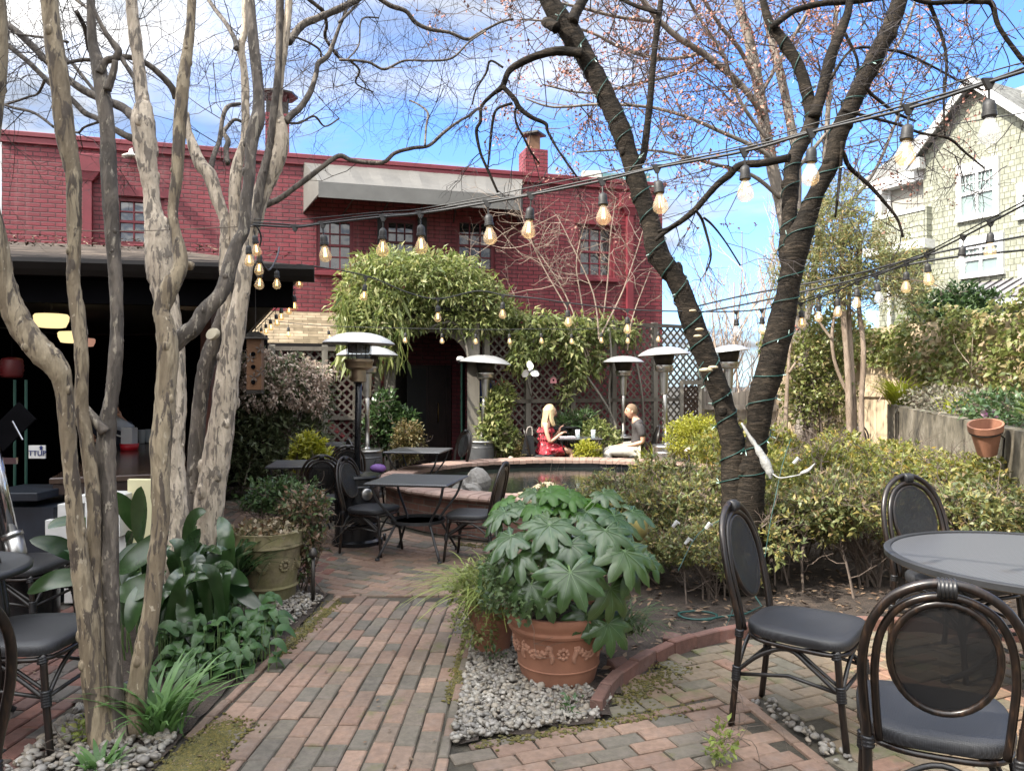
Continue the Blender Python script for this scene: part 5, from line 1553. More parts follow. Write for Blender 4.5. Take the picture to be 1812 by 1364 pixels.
M_LITTER = islandmat('dry_leaf', [(.16, .09, .05), (.22, .14, .08), (.10, .06, .04), (.28, .20, .12)], .8, .3, 20, .2, 60)

# ---- vine over the porch
vine = thing('climbing_vine', 'large mound of climbing vine over the porch arch, trailing right', 'vine', V3(pX(760, 13.2), 13.25, 0))
vb = [pxblob(*a) for a in ((650, 520, 13.3, 50, 62), (690, 500, 13.2, 60, 58), (745, 497, 13.2, 62, 52), (800, 505, 13.3, 58, 55), (845, 530, 13.4, 48, 48), (625, 560, 13.0, 34, 48), (665, 570, 12.9, 40, 45), (880, 552, 13.5, 36, 36), (720, 560, 13.1, 40, 30), (800, 560, 13.2, 45, 26), (838, 575, 13.2, 40, 26))]
blob_foliage(NP, vb, 15000, .125, .034, M_VINE, 'foliage', vine, (.55, 1.06), .5, .7, -.15, .5, 3, .05, curl=.3)
tb = [pxblob(*a) for a in ((930, 572, 13.6, 34, 22), (975, 578, 13.8, 36, 22), (1020, 585, 14.1, 34, 24), (1065, 588, 14.4, 32, 24), (1105, 588, 14.8, 28, 22), (925, 610, 13.4, 22, 24), (918, 640, 13.3, 18, 20), (1012, 622, 13.9, 22, 24), (1020, 660, 13.9, 16, 26), (1050, 640, 14.2, 18, 26), (960, 612, 13.6, 20, 22), (1000, 700, 13.8, 9, 14))]
blob_foliage(NP, tb, 3200, .14, .045, M_VINE, 'foliage', vine, (.3, 1.1), .4, .8, -.4, .4, 3, .05, curl=.3)
# hanging long leaves, left fringe
n = 420
p = np.array([tuple(P(RP.uniform(598, 720), RP.uniform(520, 640), RP.uniform(12.6, 13.0))) for _ in range(n)])
V_, F_ = leafcloud(NP, p, NP.normal(0, .35, (n, 3)) + np.array([0, 0, -1.0]), .34, .05, 0, .2, .1)
npobj('foliage', V_, F_, M_VINE, vine)
mb = MB()
for l, Y in (([(1092, 760), (1080, 730), (1062, 700), (1040, 668), (1022, 640), (1012, 605), (1008, 560)], 14.0), ([(1085, 800), (1078, 700), (1082, 640), (1078, 580)], 14.2), ([(830, 640), (822, 600), (800, 570), (760, 580)], 13.1), ([(690, 790), (682, 720), (690, 640), (700, 580)], 13.0), ([(940, 700), (932, 650), (945, 600)], 13.6), ([(1140, 800), (1136, 700), (1120, 620), (1100, 590)], 14.9)):
    mb.tube(cpath([P(a, b_, Y) for a, b_ in l]), .022, 6)
mb.build('stem', M_GPOST, vine, smooth=True)

# ---- bare pale shrub against the wall, right of the vine
sh = thing('bare_shrub', 'pale bare shrub with tangled whippy shoots before the right upper window', 'shrub', V3(pX(1010, 14.2), 14.2, 0))
tw, tips = [], []
mb = MB()
for l in ([(1040, 640), (1010, 560), (960, 470), (930, 400), (915, 350)], [(1045, 640), (1000, 520), (940, 430), (905, 400)], [(1060, 600), (1050, 520), (1010, 430), (985, 380)], [(1062, 600), (1075, 500), (1080, 420), (1090, 350)], [(1065, 590), (1100, 520), (1125, 450), (1140, 400)], [(1040, 620), (1030, 540), (1020, 460), (1040, 380)], [(1110, 620), (1120, 560), (1150, 480)]):
    Y = RP.uniform(13.9, 14.6)
    pp = cpath([P(a, b_, Y) for a, b_ in l]); mb.tube(pp, [.016 - .010 * i / len(pp) for i in range(len(pp))], 6)
    sprout(tw, tips, pp, [.012] * len(pp), RP, .22, (.5, 1.1), 2, .3, .15, (2, 3), rtw=.008, wig=.3)
twigs_into(mb, tw); mb.build('branches', M_TWIGP, sh)

# ---- generic shrubs
def shrub(name, label, cat, base, blobs, n, L, Wd, mat, group=None, stems=8, clump=3, crad=.03, shell=(.5, 1.05), lift=.2, extra=None, stemr=.010, curl=.15, up=.6):
    o = thing(name, label, cat, base, 0, group)
    blob_foliage(NP, blobs, n, L, Wd, mat, 'foliage', o, shell, .7, .8, lift, up, clump, crad, curl=curl, zmin=.01)
    if extra: extra(o)
    mb = MB(); tw, tips = [], []
    for i in range(stems):
        b_ = blobs[RP.randrange(len(blobs))]
        a = Vector(base) + V3(RP.gauss(0, .06), RP.gauss(0, .05), 0)
        e_ = Vector(b_[:3]) + V3(RP.gauss(0, .4) * b_[3], RP.gauss(0, .4) * b_[4], RP.gauss(.2, .3) * b_[5])
        m_ = a.lerp(e_, .5) + V3(RP.gauss(0, .08), RP.gauss(0, .08), .06)
        pp = cpath([a, m_, e_], 4); mb.tube(pp, [stemr * (1 - .6 * i / len(pp)) for i in range(len(pp))], 5)
        sprout(tw, tips, pp, [stemr] * len(pp), RP, .12, (.12, .3), 1, .3, .1, (2, 3), rtw=stemr * .5)
    twigs_into(mb, tw); mb.build('stems', M_STEMB, o)
    return o
def pieris_fl(o):
    fb_ = [pxblob(*a) for a in ((455, 640, 11.1, 40, 20), (510, 655, 11.0, 50, 26), (560, 662, 11.0, 28, 24), (530, 690, 10.9, 48, 30), (470, 690, 10.9, 48, 36), (445, 660, 11.0, 26, 30), (560, 712, 11.0, 20, 22))]
    blob_foliage(NP, fb_, 5200, .055, .030, M_PIF, 'flowers', o, (.7, 1.12), .4, .6, -.5, .2, 8, .028)
pb_ = [pxblob(*a) for a in ((450, 670, 11.2, 46, 42), (520, 680, 11.1, 58, 42), (555, 700, 11.2, 34, 44), (470, 730, 11.1, 52, 46), (450, 790, 11.0, 46, 50), (520, 770, 11.1, 44, 40), (560, 780, 11.2, 24, 40), (430, 830, 10.9, 26, 36), (500, 820, 10.9, 36, 30))]
shrub('pieris_shrub', 'big pieris shrub with drooping pinkish white flowers below the lean-to', 'shrub', V3(pX(490, 11.1), 11.1, 0), pb_, 6500, .11, .032, M_PIE, None, 14, 5, .05, extra=pieris_fl, stemr=.022, curl=.3)
S_ = [('shrub', 'glossy green camellia beside the left porch post', 690, 795, 12.4, [(682, 735, 26, 45), (700, 765, 30, 36), (665, 770, 24, 36), (715, 745, 20, 24)], 2600, .10, .05, M_DKG),
      ('shrub', 'clipped bronze-green box shrub in front of the dark doorway', 722, 815, 12.0, [(722, 768, 26, 22), (715, 795, 22, 22), (733, 790, 18, 24)], 2400, .05, .028, M_BRN),
      ('shrub', 'leafy green shrub behind the heater right of the porch post', 880, 800, 13.0, [(878, 730, 24, 40), (872, 765, 26, 34), (892, 700, 18, 22), (900, 775, 18, 26)], 2400, .10, .042, M_VINE),
      ('shrub', 'low grey-green shrub at the foot of the lattice right of the doorway', 915, 815, 13.1, [(895, 800, 24, 16), (918, 795, 20, 18), (880, 805, 18, 14)], 1300, .06, .026, M_VINE),
      ('shrub', 'small bronze shrub just left of the seated woman', 925, 815, 12.9, [(925, 800, 14, 18)], 800, .05, .03, M_BRN),
      ('shrub', 'variegated pale shrub behind the couple’s table'.replace('’', "'"), 1060, 815, 13.4, [(1055, 765, 22, 22), (1075, 780, 22, 26), (1035, 785, 16, 20)], 1800, .07, .032, M_VINE),
      ('shrub', 'ferny green shrub at the lattice behind the far round table', 1020, 790, 13.6, [(1010, 750, 28, 18), (1035, 745, 20, 16)], 1200, .12, .02, M_DKG),
      ('shrub', 'small golden shrub under the couple’s table'.replace('’', "'"), 1040, 820, 12.6, [(1040, 800, 20, 18)], 1000, .06, .032, M_YEL),
      ('shrub', 'bright yellow-green sunny bush right of the silver bin heater', 1220, 830, 11.5, [(1225, 770, 34, 34), (1200, 775, 24, 30), (1250, 768, 34, 30), (1235, 800, 26, 22)], 5200, .045, .022, M_YEL),
      ('shrub', 'olive rounded bush behind the bright yellow-green bush', 1270, 830, 12.2, [(1275, 755, 40, 26), (1255, 780, 36, 26)], 3200, .045, .02, M_BRN),
      ('shrub', 'bright lime shrub behind the left chairs', 545, 830, 9.6, [(545, 795, 24, 18), (560, 810, 24, 16), (530, 815, 14, 14), (548, 780, 16, 12)], 900, .10, .035, M_YEL)]
for (nm, lab, px, pg, Y, bl, n, L, Wd, m) in S_:
    shrub(nm, lab, 'shrub', V3(pX(px, Y), Y, 0), [pxblob(a, b_, Y, c, d) for a, b_, c, d in bl], n, L, Wd, m, None, 6, 3, .03, stemr=.012)

# ---- clipped azalea hedge: three bush meshes, copied
def bush_proto(k, mat, rng):
    o = thing('azalea_bush', 'azalea', 'bush', (0, 0, 0), 0, 'azalea bushes of the hedge')
    R = random.Random(300 + k)
    bl = []
    for i in range(9):
        a = R.uniform(0, 6.3); r = R.uniform(.1, .42)
        bl.append((r * math.cos(a), r * math.sin(a), R.uniform(.42, .72), R.uniform(.18, .3), R.uniform(.18, .28), R.uniform(.14, .22)))
    bl += [(R.uniform(-.45, .45), R.uniform(-.4, -.1), R.uniform(.25, .42), .2, .16, .12) for _ in range(2)]
    p, u = blobpts(rng, bl, 1150, (.5, 1.08))
    m_ = p[:, 2] > .05; p, u = p[m_], u[m_]
    c = 6
    pp = np.repeat(p, c, 0) + rng.normal(0, .010, (len(p) * c, 3)); uu = np.repeat(u, c, 0)
    V_, F_ = leafcloud(rng, pp, uu * .5 + unit(rng, len(pp)) * .9 + np.array([0, 0, .35]), .050, .021, .5, .2, .15)
    npobj('foliage', V_, F_, mat, o, local=True)
    mb = MB(); tw, tips = [], []
    for i in range(15):
        b_ = bl[R.randrange(len(bl))]
        a = V3(R.gauss(0, .13), R.gauss(0, .10), 0); e_ = V3(*b_[:3]) + V3(R.gauss(0, .1), R.gauss(0, .1), .1)
        q_ = cpath([a, a.lerp(e_, .4) + V3(R.gauss(0, .06), R.gauss(0, .06), .08), e_], 4)
        mb.tube(q_, [.011 - .007 * j / len(q_) for j in range(len(q_))], 5)
        sprout(tw, tips, q_, [.008] * len(q_), R, .06, (.12, .28), 1, .15, .2, (2, 3), rtw=.0045, wig=.3)
    twigs_into(mb, tw); mb.build('stems', M_STEMB, o, local=True)
    return o
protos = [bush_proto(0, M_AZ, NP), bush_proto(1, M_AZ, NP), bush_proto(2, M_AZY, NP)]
used = [False] * 3
HB = [(.62, 7.02, .80, .72, 0, 'thin azalea bush behind the fatsia, touching the pond rim'), (1.22, 6.72, .95, .80, 1, 'azalea bush between the fatsia pot and the cherry trunk'), (.95, 6.15, .62, .52, 0, 'low sparse azalea right behind the terracotta pot'), (1.5, 5.75, .62, .55, 1, 'straggly azalea hung with white wire caps before the cherry trunk'),
      (2.15, 6.25, 1.0, .84, 0, 'azalea bush directly right of the cherry trunk'), (2.85, 6.1, 1.0, .86, 1, 'azalea bush behind the single side-on chair'), (3.55, 6.2, 1.0, .88, 0, 'azalea bush behind the chair at the far side of the round table'), (4.3, 6.3, 1.05, .86, 1, 'azalea bush behind the round table at the right frame edge'), (5.0, 6.5, 1.05, .86, 0, 'azalea bush partly outside the right frame edge'),
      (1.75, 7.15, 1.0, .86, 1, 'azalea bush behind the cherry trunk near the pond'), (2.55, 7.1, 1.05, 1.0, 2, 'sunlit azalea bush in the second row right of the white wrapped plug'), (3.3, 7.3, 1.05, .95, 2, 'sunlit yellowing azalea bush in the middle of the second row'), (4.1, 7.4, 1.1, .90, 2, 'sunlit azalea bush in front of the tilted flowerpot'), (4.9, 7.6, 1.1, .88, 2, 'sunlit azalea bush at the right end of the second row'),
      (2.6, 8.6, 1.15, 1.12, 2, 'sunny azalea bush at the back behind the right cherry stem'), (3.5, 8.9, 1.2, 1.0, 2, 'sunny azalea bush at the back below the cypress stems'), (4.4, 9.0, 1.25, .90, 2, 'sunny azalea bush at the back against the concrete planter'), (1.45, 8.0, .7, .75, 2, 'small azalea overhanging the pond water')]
for i, (x, y, s, h, k, lab) in enumerate(HB):
    sc_3 = (s * 1.12, s, h / .82)
    rz = RP.uniform(0, 6.3)
    if not used[k]:
        o = protos[k]; used[k] = True; o.location = (x, y, 0); o.rotation_euler = (0, 0, rz); o.scale = sc_3; o['label'] = lab
    else:
        dup(protos[k], (x, y, 0), rz, lab, scale=sc_3)
# dry leaves on the soil
n = 900
pp = []
while len(pp) < n:
    x, y = RP.uniform(.3, 5), RP.uniform(3.8, 6.6)
    if inside((x, y), bedR) and (y > 4.3 or x < .8): pp.append((x, y, RP.uniform(.02, .04)))
V_, F_ = leafcloud(NP, np.array(pp), NP.normal(0, 1, (n, 3)) * np.array([1, 1, .15]), .055, .026, 1.5, .25, -.15)
tag(npobj('leaf_litter', V_, F_, M_LITTER), 'scattered dry brown leaves on the hedge bed soil', 'leaves', kind='stuff')

n = 150
pp = [(RP.uniform(-1.4, 2.4), RP.uniform(2.7, 7.2), .008) for _ in range(n)] + [(RP.uniform(-4, -2.1), RP.uniform(2.8, 5), .008) for _ in range(30)] + [(RP.uniform(-.4, .1) , RP.uniform(5.2, 7.3), .008) for _ in range(60)]
V_, F_ = leafcloud(NP, np.array(pp), NP.normal(0, 1, (len(pp), 3)) * np.array([1, 1, .05]), .028, .014, 2.5, .15, -.05)
tag(npobj('fallen_leaves', V_, F_, M_LITTER), 'tiny dry leaf scraps scattered over the brick paving', 'leaves', kind='stuff')

n = 900
a_, b_ = NP.uniform(0, 1, n), NP.uniform(0, 1, n) ** 1.6
q0 = np.array(EL)[None] * (1 - a_)[:, None] + np.array(B)[None] * a_[:, None]; q1 = np.array(RL)[None] * (1 - a_)[:, None] + np.array(RG)[None] * a_[:, None]
V_, F_ = leafcloud(NP, q0 * (1 - b_)[:, None] + q1 * b_[:, None] + np.array([0, 0, .085]), NP.normal(0, 1, (n, 3)) * np.array([1, 1, .25]), .05, .018, 1.5, .25, -.1)
tag(npobj('roof_debris', V_, F_, M_LITTER), 'dry leaves and bark scraps lying on the bar shelter roof', 'leaves', kind='stuff')

# ---- ivy-clad fence on the right, with raised concrete planter
FA_, FB_ = V3(5.6, 16.2, 0), V3(7.6, 8.0, 0)
fd = (FB_ - FA_).normalized(); fn = V3(fd.y, -fd.x, 0)
if fn.x > 0: fn = -fn
ivf = thing('board_fence', 'tan board fence half hidden by ivy on the right', 'fence', FA_)
M_TANF = simple('tan_boards', (.46, .36, .24), .85, 0, .3, 7, .3, 50, stretch=(1, 1, .15))
mb = MB(); s = 0; Lf = (FB_ - FA_).length + 2.5
while s < Lf:
    p = FA_ + fd * s; mb.box(p + V3(0, 0, 1.05 + .25), (.15, .025, 2.1 + .5), rz=math.atan2(fd.y, fd.x) + RP.gauss(0, .02)); s += .155
mb.build('boards', M_TANF, ivf)
mb = MB()
for z in (.5, 1.45, 2.1): mb.bar(FA_ + fn * .04 + V3(0, 0, z), FA_ + fd * Lf + fn * .04 + V3(0, 0, z), .05, .09)
mb.build('rail', M_TANF, ivf)
ivy = thing('ivy', 'thick sunlit ivy curtain covering the tan board fence', 'ivy', FA_ + fn * .2)
def ivpts(n, zlo, zhi, thick):
    s = NP.uniform(-.3, Lf, n); f = NP.uniform(0, 1, n)
    zt_ = zhi(s); zl_ = zlo(s)
    z = zl_ + (zt_ - zl_) * f
    b_ = thick * (.5 + .5 * np.sin(s * 2.3 + z * 2.0)) + thick * .6 * np.sin(s * 5.1 - z * 3) + NP.normal(0, .07, n)
    p = np.array(FA_)[None] + np.array(fd)[None] * s[:, None] + np.array(fn)[None] * (np.abs(b_) + .06)[:, None]
    p[:, 2] = z
    hole = (np.sin(s * 1.7 + 2) + np.sin(z * 3.1 + s) + .5 * np.sin(s * 4.3)) 
    return p, hole, f
p, hole, f = ivpts(17000, lambda s: 1.25 - .05 * s, lambda s: 2.92 - .03 * s + .14 * np.sin(s * 3.2) + .12 * np.sin(s * 1.3), .22)
m_ = (hole < .55 - .9 * (f < .35)) | (f > .55)
p = p[m_]
V_, F_ = leafcloud(NP, p, np.array(fn)[None] * .5 + NP.normal(0, .55, (len(p), 3)) + np.array([0, 0, -.45]), .095, .055, .3, .2, .25)
npobj('foliage', V_, F_, M_IVY, ivy)
p, hole, f = ivpts(5200, lambda s: .2 + 0 * s, lambda s: 1.5 - .03 * s, .12)
p = p[(hole < -.9)]
V_, F_ = leafcloud(NP, p, np.array(fn)[None] * .5 + NP.normal(0, .55, (len(p), 3)) + np.array([0, 0, -.3]), .085, .05, .3, .2, .25)
npobj('foliage', V_, F_, M_IVY, ivy)
mb = MB(); tw, tips = [], []
for _ in range(70):
    s = RP.uniform(0, Lf); grow(RP, FA_ + fd * s + fn * .15 + V3(0, 0, RP.uniform(.2, 1.6)), V3(RP.gauss(0, .5), RP.gauss(0, .5), RP.gauss(.5, .6)), RP.uniform(.5, 1.1), .009, 1, tw, tips, .2, .0, (1, 2))
twigs_into(mb, tw, 4); mb.build('stems', M_TWIGP, ivy)
# raised concrete planter
PA, PB = P(1570, 715, 12.2), P(1830, 768, 6.3)
M_CONW, t, b = newmat('stained_concrete')
v = mapped(t); n1 = noise(t, mapped(t, (1.2, 1.2, .8)), 2.4, 6, .65); n2 = noise(t, v, 16, 5)
c = ramp(t, n1, [(.35, (.05, .044, .032)), (.5, (.13, .112, .08)), (.65, (.22, .195, .15))])
c = mixc(t, 1.0, c, ramp(t, n2, [(.3, (.75, .75, .75)), (.7, (1.1, 1.1, 1.1))]), 'MULTIPLY'); t.links.new(c, b.inputs['Base Color']); b.inputs['Roughness'].default_value = .9; bump(t, b, n2, .4, .01)
plt_ = thing('concrete_planter', 'long stained raised concrete planter wall below the ivy fence', 'planter', V3(PA.x, PA.y, 0))
pd_ = V3(PB.x - PA.x, PB.y - PA.y, 0).normalized(); pn = V3(-pd_.y, pd_.x, 0)
if pn.x < 0: pn = -pn
mb = MB(); mb.prism([V3(PA.x, PA.y, 0), V3(PB.x, PB.y, 0), PB, PA], pn * .16); mb.prism([V3(PA.x, PA.y, 0) + pn * .16, V3(PA.x, PA.y, 0) + pn * .55, V3(PA.x, PA.y, PA.z - .01) + pn * .55, V3(PA.x, PA.y, PA.z - .01) + pn * .16], pd_ * .14); mb.build('wall', M_CONW, plt_)
mb = MB(); mb.prism([V3(PA.x, PA.y, PA.z - .10) + pn * .165 + pd_ * .15, V3(PB.x, PB.y, PB.z - .10) + pn * .165, V3(PB.x, PB.y, PB.z - .10) + pn * .6, V3(PA.x, PA.y, PA.z - .10) + pn * .6 + pd_ * .15], (0, 0, .06)); mb.build('soil', M_SOIL, plt_)
mb = MB(); mb.bar(V3(PA.x, PA.y, .18) - pn * .1 + pd_ * 1.5, V3(PB.x, PB.y, .14) - pn * .1, .14, .2); mb.build('timber_edging', M_FASC, plt_)
def grassclump(name, label, base, n, L, Wd, mat, spread=.35, droop=.5, group=None, r0=.05, cat='plant', R=RP, seg=6):
    o = thing(name, label, cat, base, 0, group)
    V_, F_ = [], []
    for i in range(n):
        a = R.uniform(0, 6.3); l = L * R.uniform(.6, 1.15); dirr = V3(math.cos(a), math.sin(a), 0); sp = spread * R.uniform(.15, 1.2)
        p = V3(R.gauss(0, r0), R.gauss(0, r0), 0); d = (V3(0, 0, 1) + dirr * sp).normalized()
        s = d.cross(dirr).normalized() if d.cross(dirr).length > .01 else V3(-dirr.y, dirr.x, 0)
        b0_ = len(V_)
        for k in range(seg + 1):
            f = k / seg; w = Wd * .5 * (1 - f ** 2.2) * (.7 + .6 * min(1, f * 3)) + .0008
            V_.append(tuple(p + s * w)); V_.append(tuple(p - s * w))
            d = (d + dirr * (droop * .16 * (1 + f * 2)) - V3(0, 0, droop * .30 * f)).normalized(); p = p + d * (l / seg)
        for k in range(seg): F_.append((b0_ + k * 2, b0_ + k * 2 + 1, b0_ + k * 2 + 3, b0_ + k * 2 + 2))
    npobj('leaves', V_, F_, mat, o, local=True)
    return o
tpl = lambda f, off=.45: V3(PA.x, PA.y, PA.z - .05) + (V3(PB.x, PB.y, PB.z - .05) - V3(PA.x, PA.y, PA.z - .05)) * f + pn * off
grassclump('golden_grass', 'bright yellow grass spilling from the left end of the planter', tpl(.03, .15), 280, .75, .018, M_GOLDG, .6, .8)
grassclump('golden_grass', 'short green-yellow grass tuft in the middle of the planter', tpl(.42, .3), 90, .34, .014, M_GOLDG, .4, .4)
grassclump('golden_grass', 'dull arching grass at the right end of the planter', tpl(.93, .3), 160, .5, .012, M_GRASS, .6, .7)
grassclump('golden_grass', 'yellow grass clump right of the seated man', V3(pX(1158, 12.6), 12.6, 0), 200, .75, .014, M_GOLDG, .35, .5)
shrub('shrub', 'grey-leaved trailing plants filling the planter left half', 'shrub', tpl(.25, .4), [tuple(tpl(f, .42) + V3(0, 0, .12)) + (.45, .35, .22) for f in (.15, .25, .35, .5)], 2200, .07, .028, leafmat('grey_leaf', [(.16, .14, .10), (.22, .20, .16), (.12, .13, .08), (.26, .20, .15)], .6, .2), None, 8, 3, .03)
shrub('shrub', 'dark leafy plants filling the planter right half', 'shrub', tpl(.68, .4), [tuple(tpl(f, .45) + V3(0, 0, .12)) + (.4, .35, .22) for f in (.58, .68, .8, .9)], 1900, .08, .035, M_DKG, None, 8, 3, .03)
kp = thing('ornamental_kale', 'small purple and white ornamental kale on a stalk in the planter', 'plant', tpl(.74, .12))
mb = MB(); mb.tube([V3(0, 0, 0), V3(.01, -.01, .12)], .008, 5); mb.build('stalk', M_STEMG, kp, local=True)
V_, F_ = leafcloud(NP, np.repeat(np.array([[.01, -.01, .13]]), 26, 0), unit(NP, 26) + np.array([0, 0, .5]), .075, .06, .2, .3, -.1); npobj('leaves', V_, F_, leafmat('kale', [(.30, .04, .22), (.45, .35, .42), (.20, .03, .15), (.35, .38, .30)], .5, .2), kp, local=True)
# tilted flowerpot on its bracket
M_TER = simple('terracotta', (.25, .112, .066), .8, 0, .22, 5, .3, 60)
p = P(1745, 772, 6.9); tp = thing('flowerpot', 'empty terracotta flowerpot tilted in a wire ring on the planter wall', 'pot', p)
M_ = Matrix.Rotation(-.22, 3, 'Y') @ Matrix.Rotation(.25, 3, 'X')
mb = MB(); mb.lathe([(.08, -.17), (.125, .06), (.14, .06), (.145, .12), (.128, .12), (.118, .05), (.075, -.15), (.001, -.15)], (0, 0, 0), 24, M=M_); mb.build('pot', M_TER, tp, smooth=True, local=True, angle=40)
mb = MB(); mb.tube([M_ @ V3(.13 * math.cos(a * .3), .13 * math.sin(a * .3), .045) for a in range(21)], .006, 5, closed=True); mb.tube([V3(.13, .02, .02), V3(.19, .04, -.02), V3(.18, .05, -.2)], .008, 5); mb.tube([V3(.13, .02, .06), V3(.17, .03, .15)], .006, 5); mb.build('bracket', M_STEELD, tp, local=True)

# ---- cypress with slim stems
cy = thing('cypress_tree', 'feathery olive cypress with several slim straight stems', 'tree', V3(pX(1505, 11), 11, 0))
mb = MB(); tw, tips = [], []
for l, w, Y in (([(1500, 810), (1503, 760), (1500, 650), (1493, 560), (1490, 470), (1488, 380)], 13, 11.0), ([(1510, 800), (1512, 740), (1506, 620), (1502, 540), (1505, 450)], 10, 11.1), ([(1526, 800), (1524, 720), (1528, 620), (1520, 540), (1522, 430)], 11, 11.0), ([(1502, 700), (1480, 650), (1472, 600), (1478, 540), (1470, 500)], 7, 11.1), ([(1472, 600), (1450, 570), (1440, 545)], 5, 11.1), ([(1390, 790), (1392, 700), (1396, 640), (1400, 600)], 8, 11.4), ([(1396, 660), (1410, 640), (1422, 635)], 5, 11.4)):
    stem(mb, [(a, b_, w * (1 - .4 * i / len(l))) for i, (a, b_) in enumerate(l)], Y, .1, 8)
mb.build('trunk', barkmat('cypress_bark', (.20, .15, .11), (.27, .21, .16), (.12, .09, .07), (6, 6, 1.5)), cy, smooth=True)
cbl = [pxblob(*a) for a in ((1440, 470, 11.2, 55, 36), (1400, 480, 11.4, 34, 40), (1500, 450, 11.0, 60, 42), (1560, 480, 10.9, 50, 34), (1470, 400, 11.1, 50, 44), (1530, 405, 11.0, 46, 30), (1590, 455, 10.9, 40, 26), (1490, 352, 11.1, 34, 26), (1620, 500, 10.7, 30, 22), (1430, 520, 11.2, 50, 24), (1500, 515, 10.9, 46, 24), (1580, 525, 10.8, 46, 20), (1500, 318, 11.1, 16, 20), (1420, 420, 11.3, 30, 30))]
p, u = blobpts(NP, cbl, 1750, (.5, 1.2))
c = 9
pp = np.repeat(p, c, 0) + NP.normal(0, .05, (len(p) * c, 3)); uu = np.repeat(u * np.array([1, 1, .5]) + NP.normal(0, .5, u.shape), c, 0)
V_, F_ = leafcloud(NP, pp, uu + NP.normal(0, .55, uu.shape) + np.array([0, 0, .1]), .085, .015, .2, .15, .1)
npobj('crown', V_, F_, M_CON, cy)
mb = MB(); tw, tips = [], []
for _ in range(60):
    b_ = cbl[RP.randrange(len(cbl))]; a = P(RP.uniform(1488, 1525), RP.uniform(400, 560), 11.0)
    e_ = V3(*b_[:3]); mb.tube(cpath([a, a.lerp(e_, .5) + V3(0, 0, RP.uniform(-.1, .15)), e_ + V3(RP.gauss(0, .2), RP.gauss(0, .2), RP.gauss(0, .1))], 4), .008, 4)
mb.build('branches', M_STEMB, cy)
shrub('shrub', 'dark glossy rhododendron topping the ivy fence', 'shrub', V3(pX(1690, 12.7), 12.7, .0), [pxblob(a, b_, 12.6, c, d) for a, b_, c, d in ((1660, 535, 46, 20), (1705, 522, 44, 16), (1740, 535, 34, 18), (1640, 550, 36, 22), (1700, 555, 60, 26))], 2600, .12, .04, M_DKG, None, 8, 4, .04, stemr=.02)
shrub('shrub', 'green leafy shrub between the cypress stems and ivy', 'shrub', V3(pX(1450, 11.5), 11.6, 0), [pxblob(a, b_, 11.6, c, d) for a, b_, c, d in ((1430, 640, 40, 50), (1470, 600, 40, 50), (1460, 690, 50, 44), (1420, 710, 30, 40))], 5200, .075, .04, M_IVY, None, 10, 3, .04, stemr=.015)

# ---- fatsia in the big terracotta pot
POT = V3(.255, 4.22, 0)
pot = thing('terracotta_pot', 'large terracotta pot with garland and rosette relief on the pebbles', 'pot', POT)
prof = [(.185, 0), (.20, .01), (.215, .07), (.222, .09), (.226, .095), (.222, .10), (.248, .27), (.252, .275), (.272, .285), (.278, .30), (.270, .312), (.272, .325), (.285, .34), (.290, .375), (.285, .385), (.262, .385), (.255, .35), (.001, .34)]
mb = MB(); mb.lathe(prof, (0, 0, 0), 56); mb.build('body', M_TER, pot, smooth=True, local=True, angle=35)
mb = MB()
def potr(z): return .222 + (.248 - .222) * (z - .10) / .17
def onpot(a, z, o=0): r = potr(z) + o; return V3(r * math.sin(a), -r * math.cos(a), z)
for a0_ in (.05, 1.31, 2.57, 3.82, 5.08):
    for k in range(8):
        th_ = k * math.pi / 4; mb.ball(onpot(a0_ + .10 * math.cos(th_), .205 + .024 * math.sin(th_)), .0115, 8, 5)
    mb.ball(onpot(a0_, .205, .002), .011, 8, 5)
    for sg_ in (-1, 1):
        for k in range(9):
            f = k / 8; mb.ball(onpot(a0_ + sg_ * (.26 + .02 * math.sin(f * 6)), .235 - .075 * f), .010 * (1 + .5 * math.sin(f * 3.1)), 8, 5)
    for k in range(24):
        f = k / 23; aa = a0_ + .30 + f * .66; zz = .235 - .05 * math.sin(f * math.pi)
        for q_ in range(2): mb.ball(onpot(aa + RP.gauss(0, .012), zz + RP.gauss(0, .010)), RP.uniform(.008, .015), 7, 4)
mb.build('relief', simple('terracotta_relief', (.30, .155, .10), .85, 0, .2, 9, .3, 90), pot, smooth=True, local=True)
mb = MB(); mb.lathe([(.25, .352), (.12, .37), (.001, .375)], (0, 0, 0), 24); mb.build('soil', M_SOIL, pot, smooth=True, local=True)

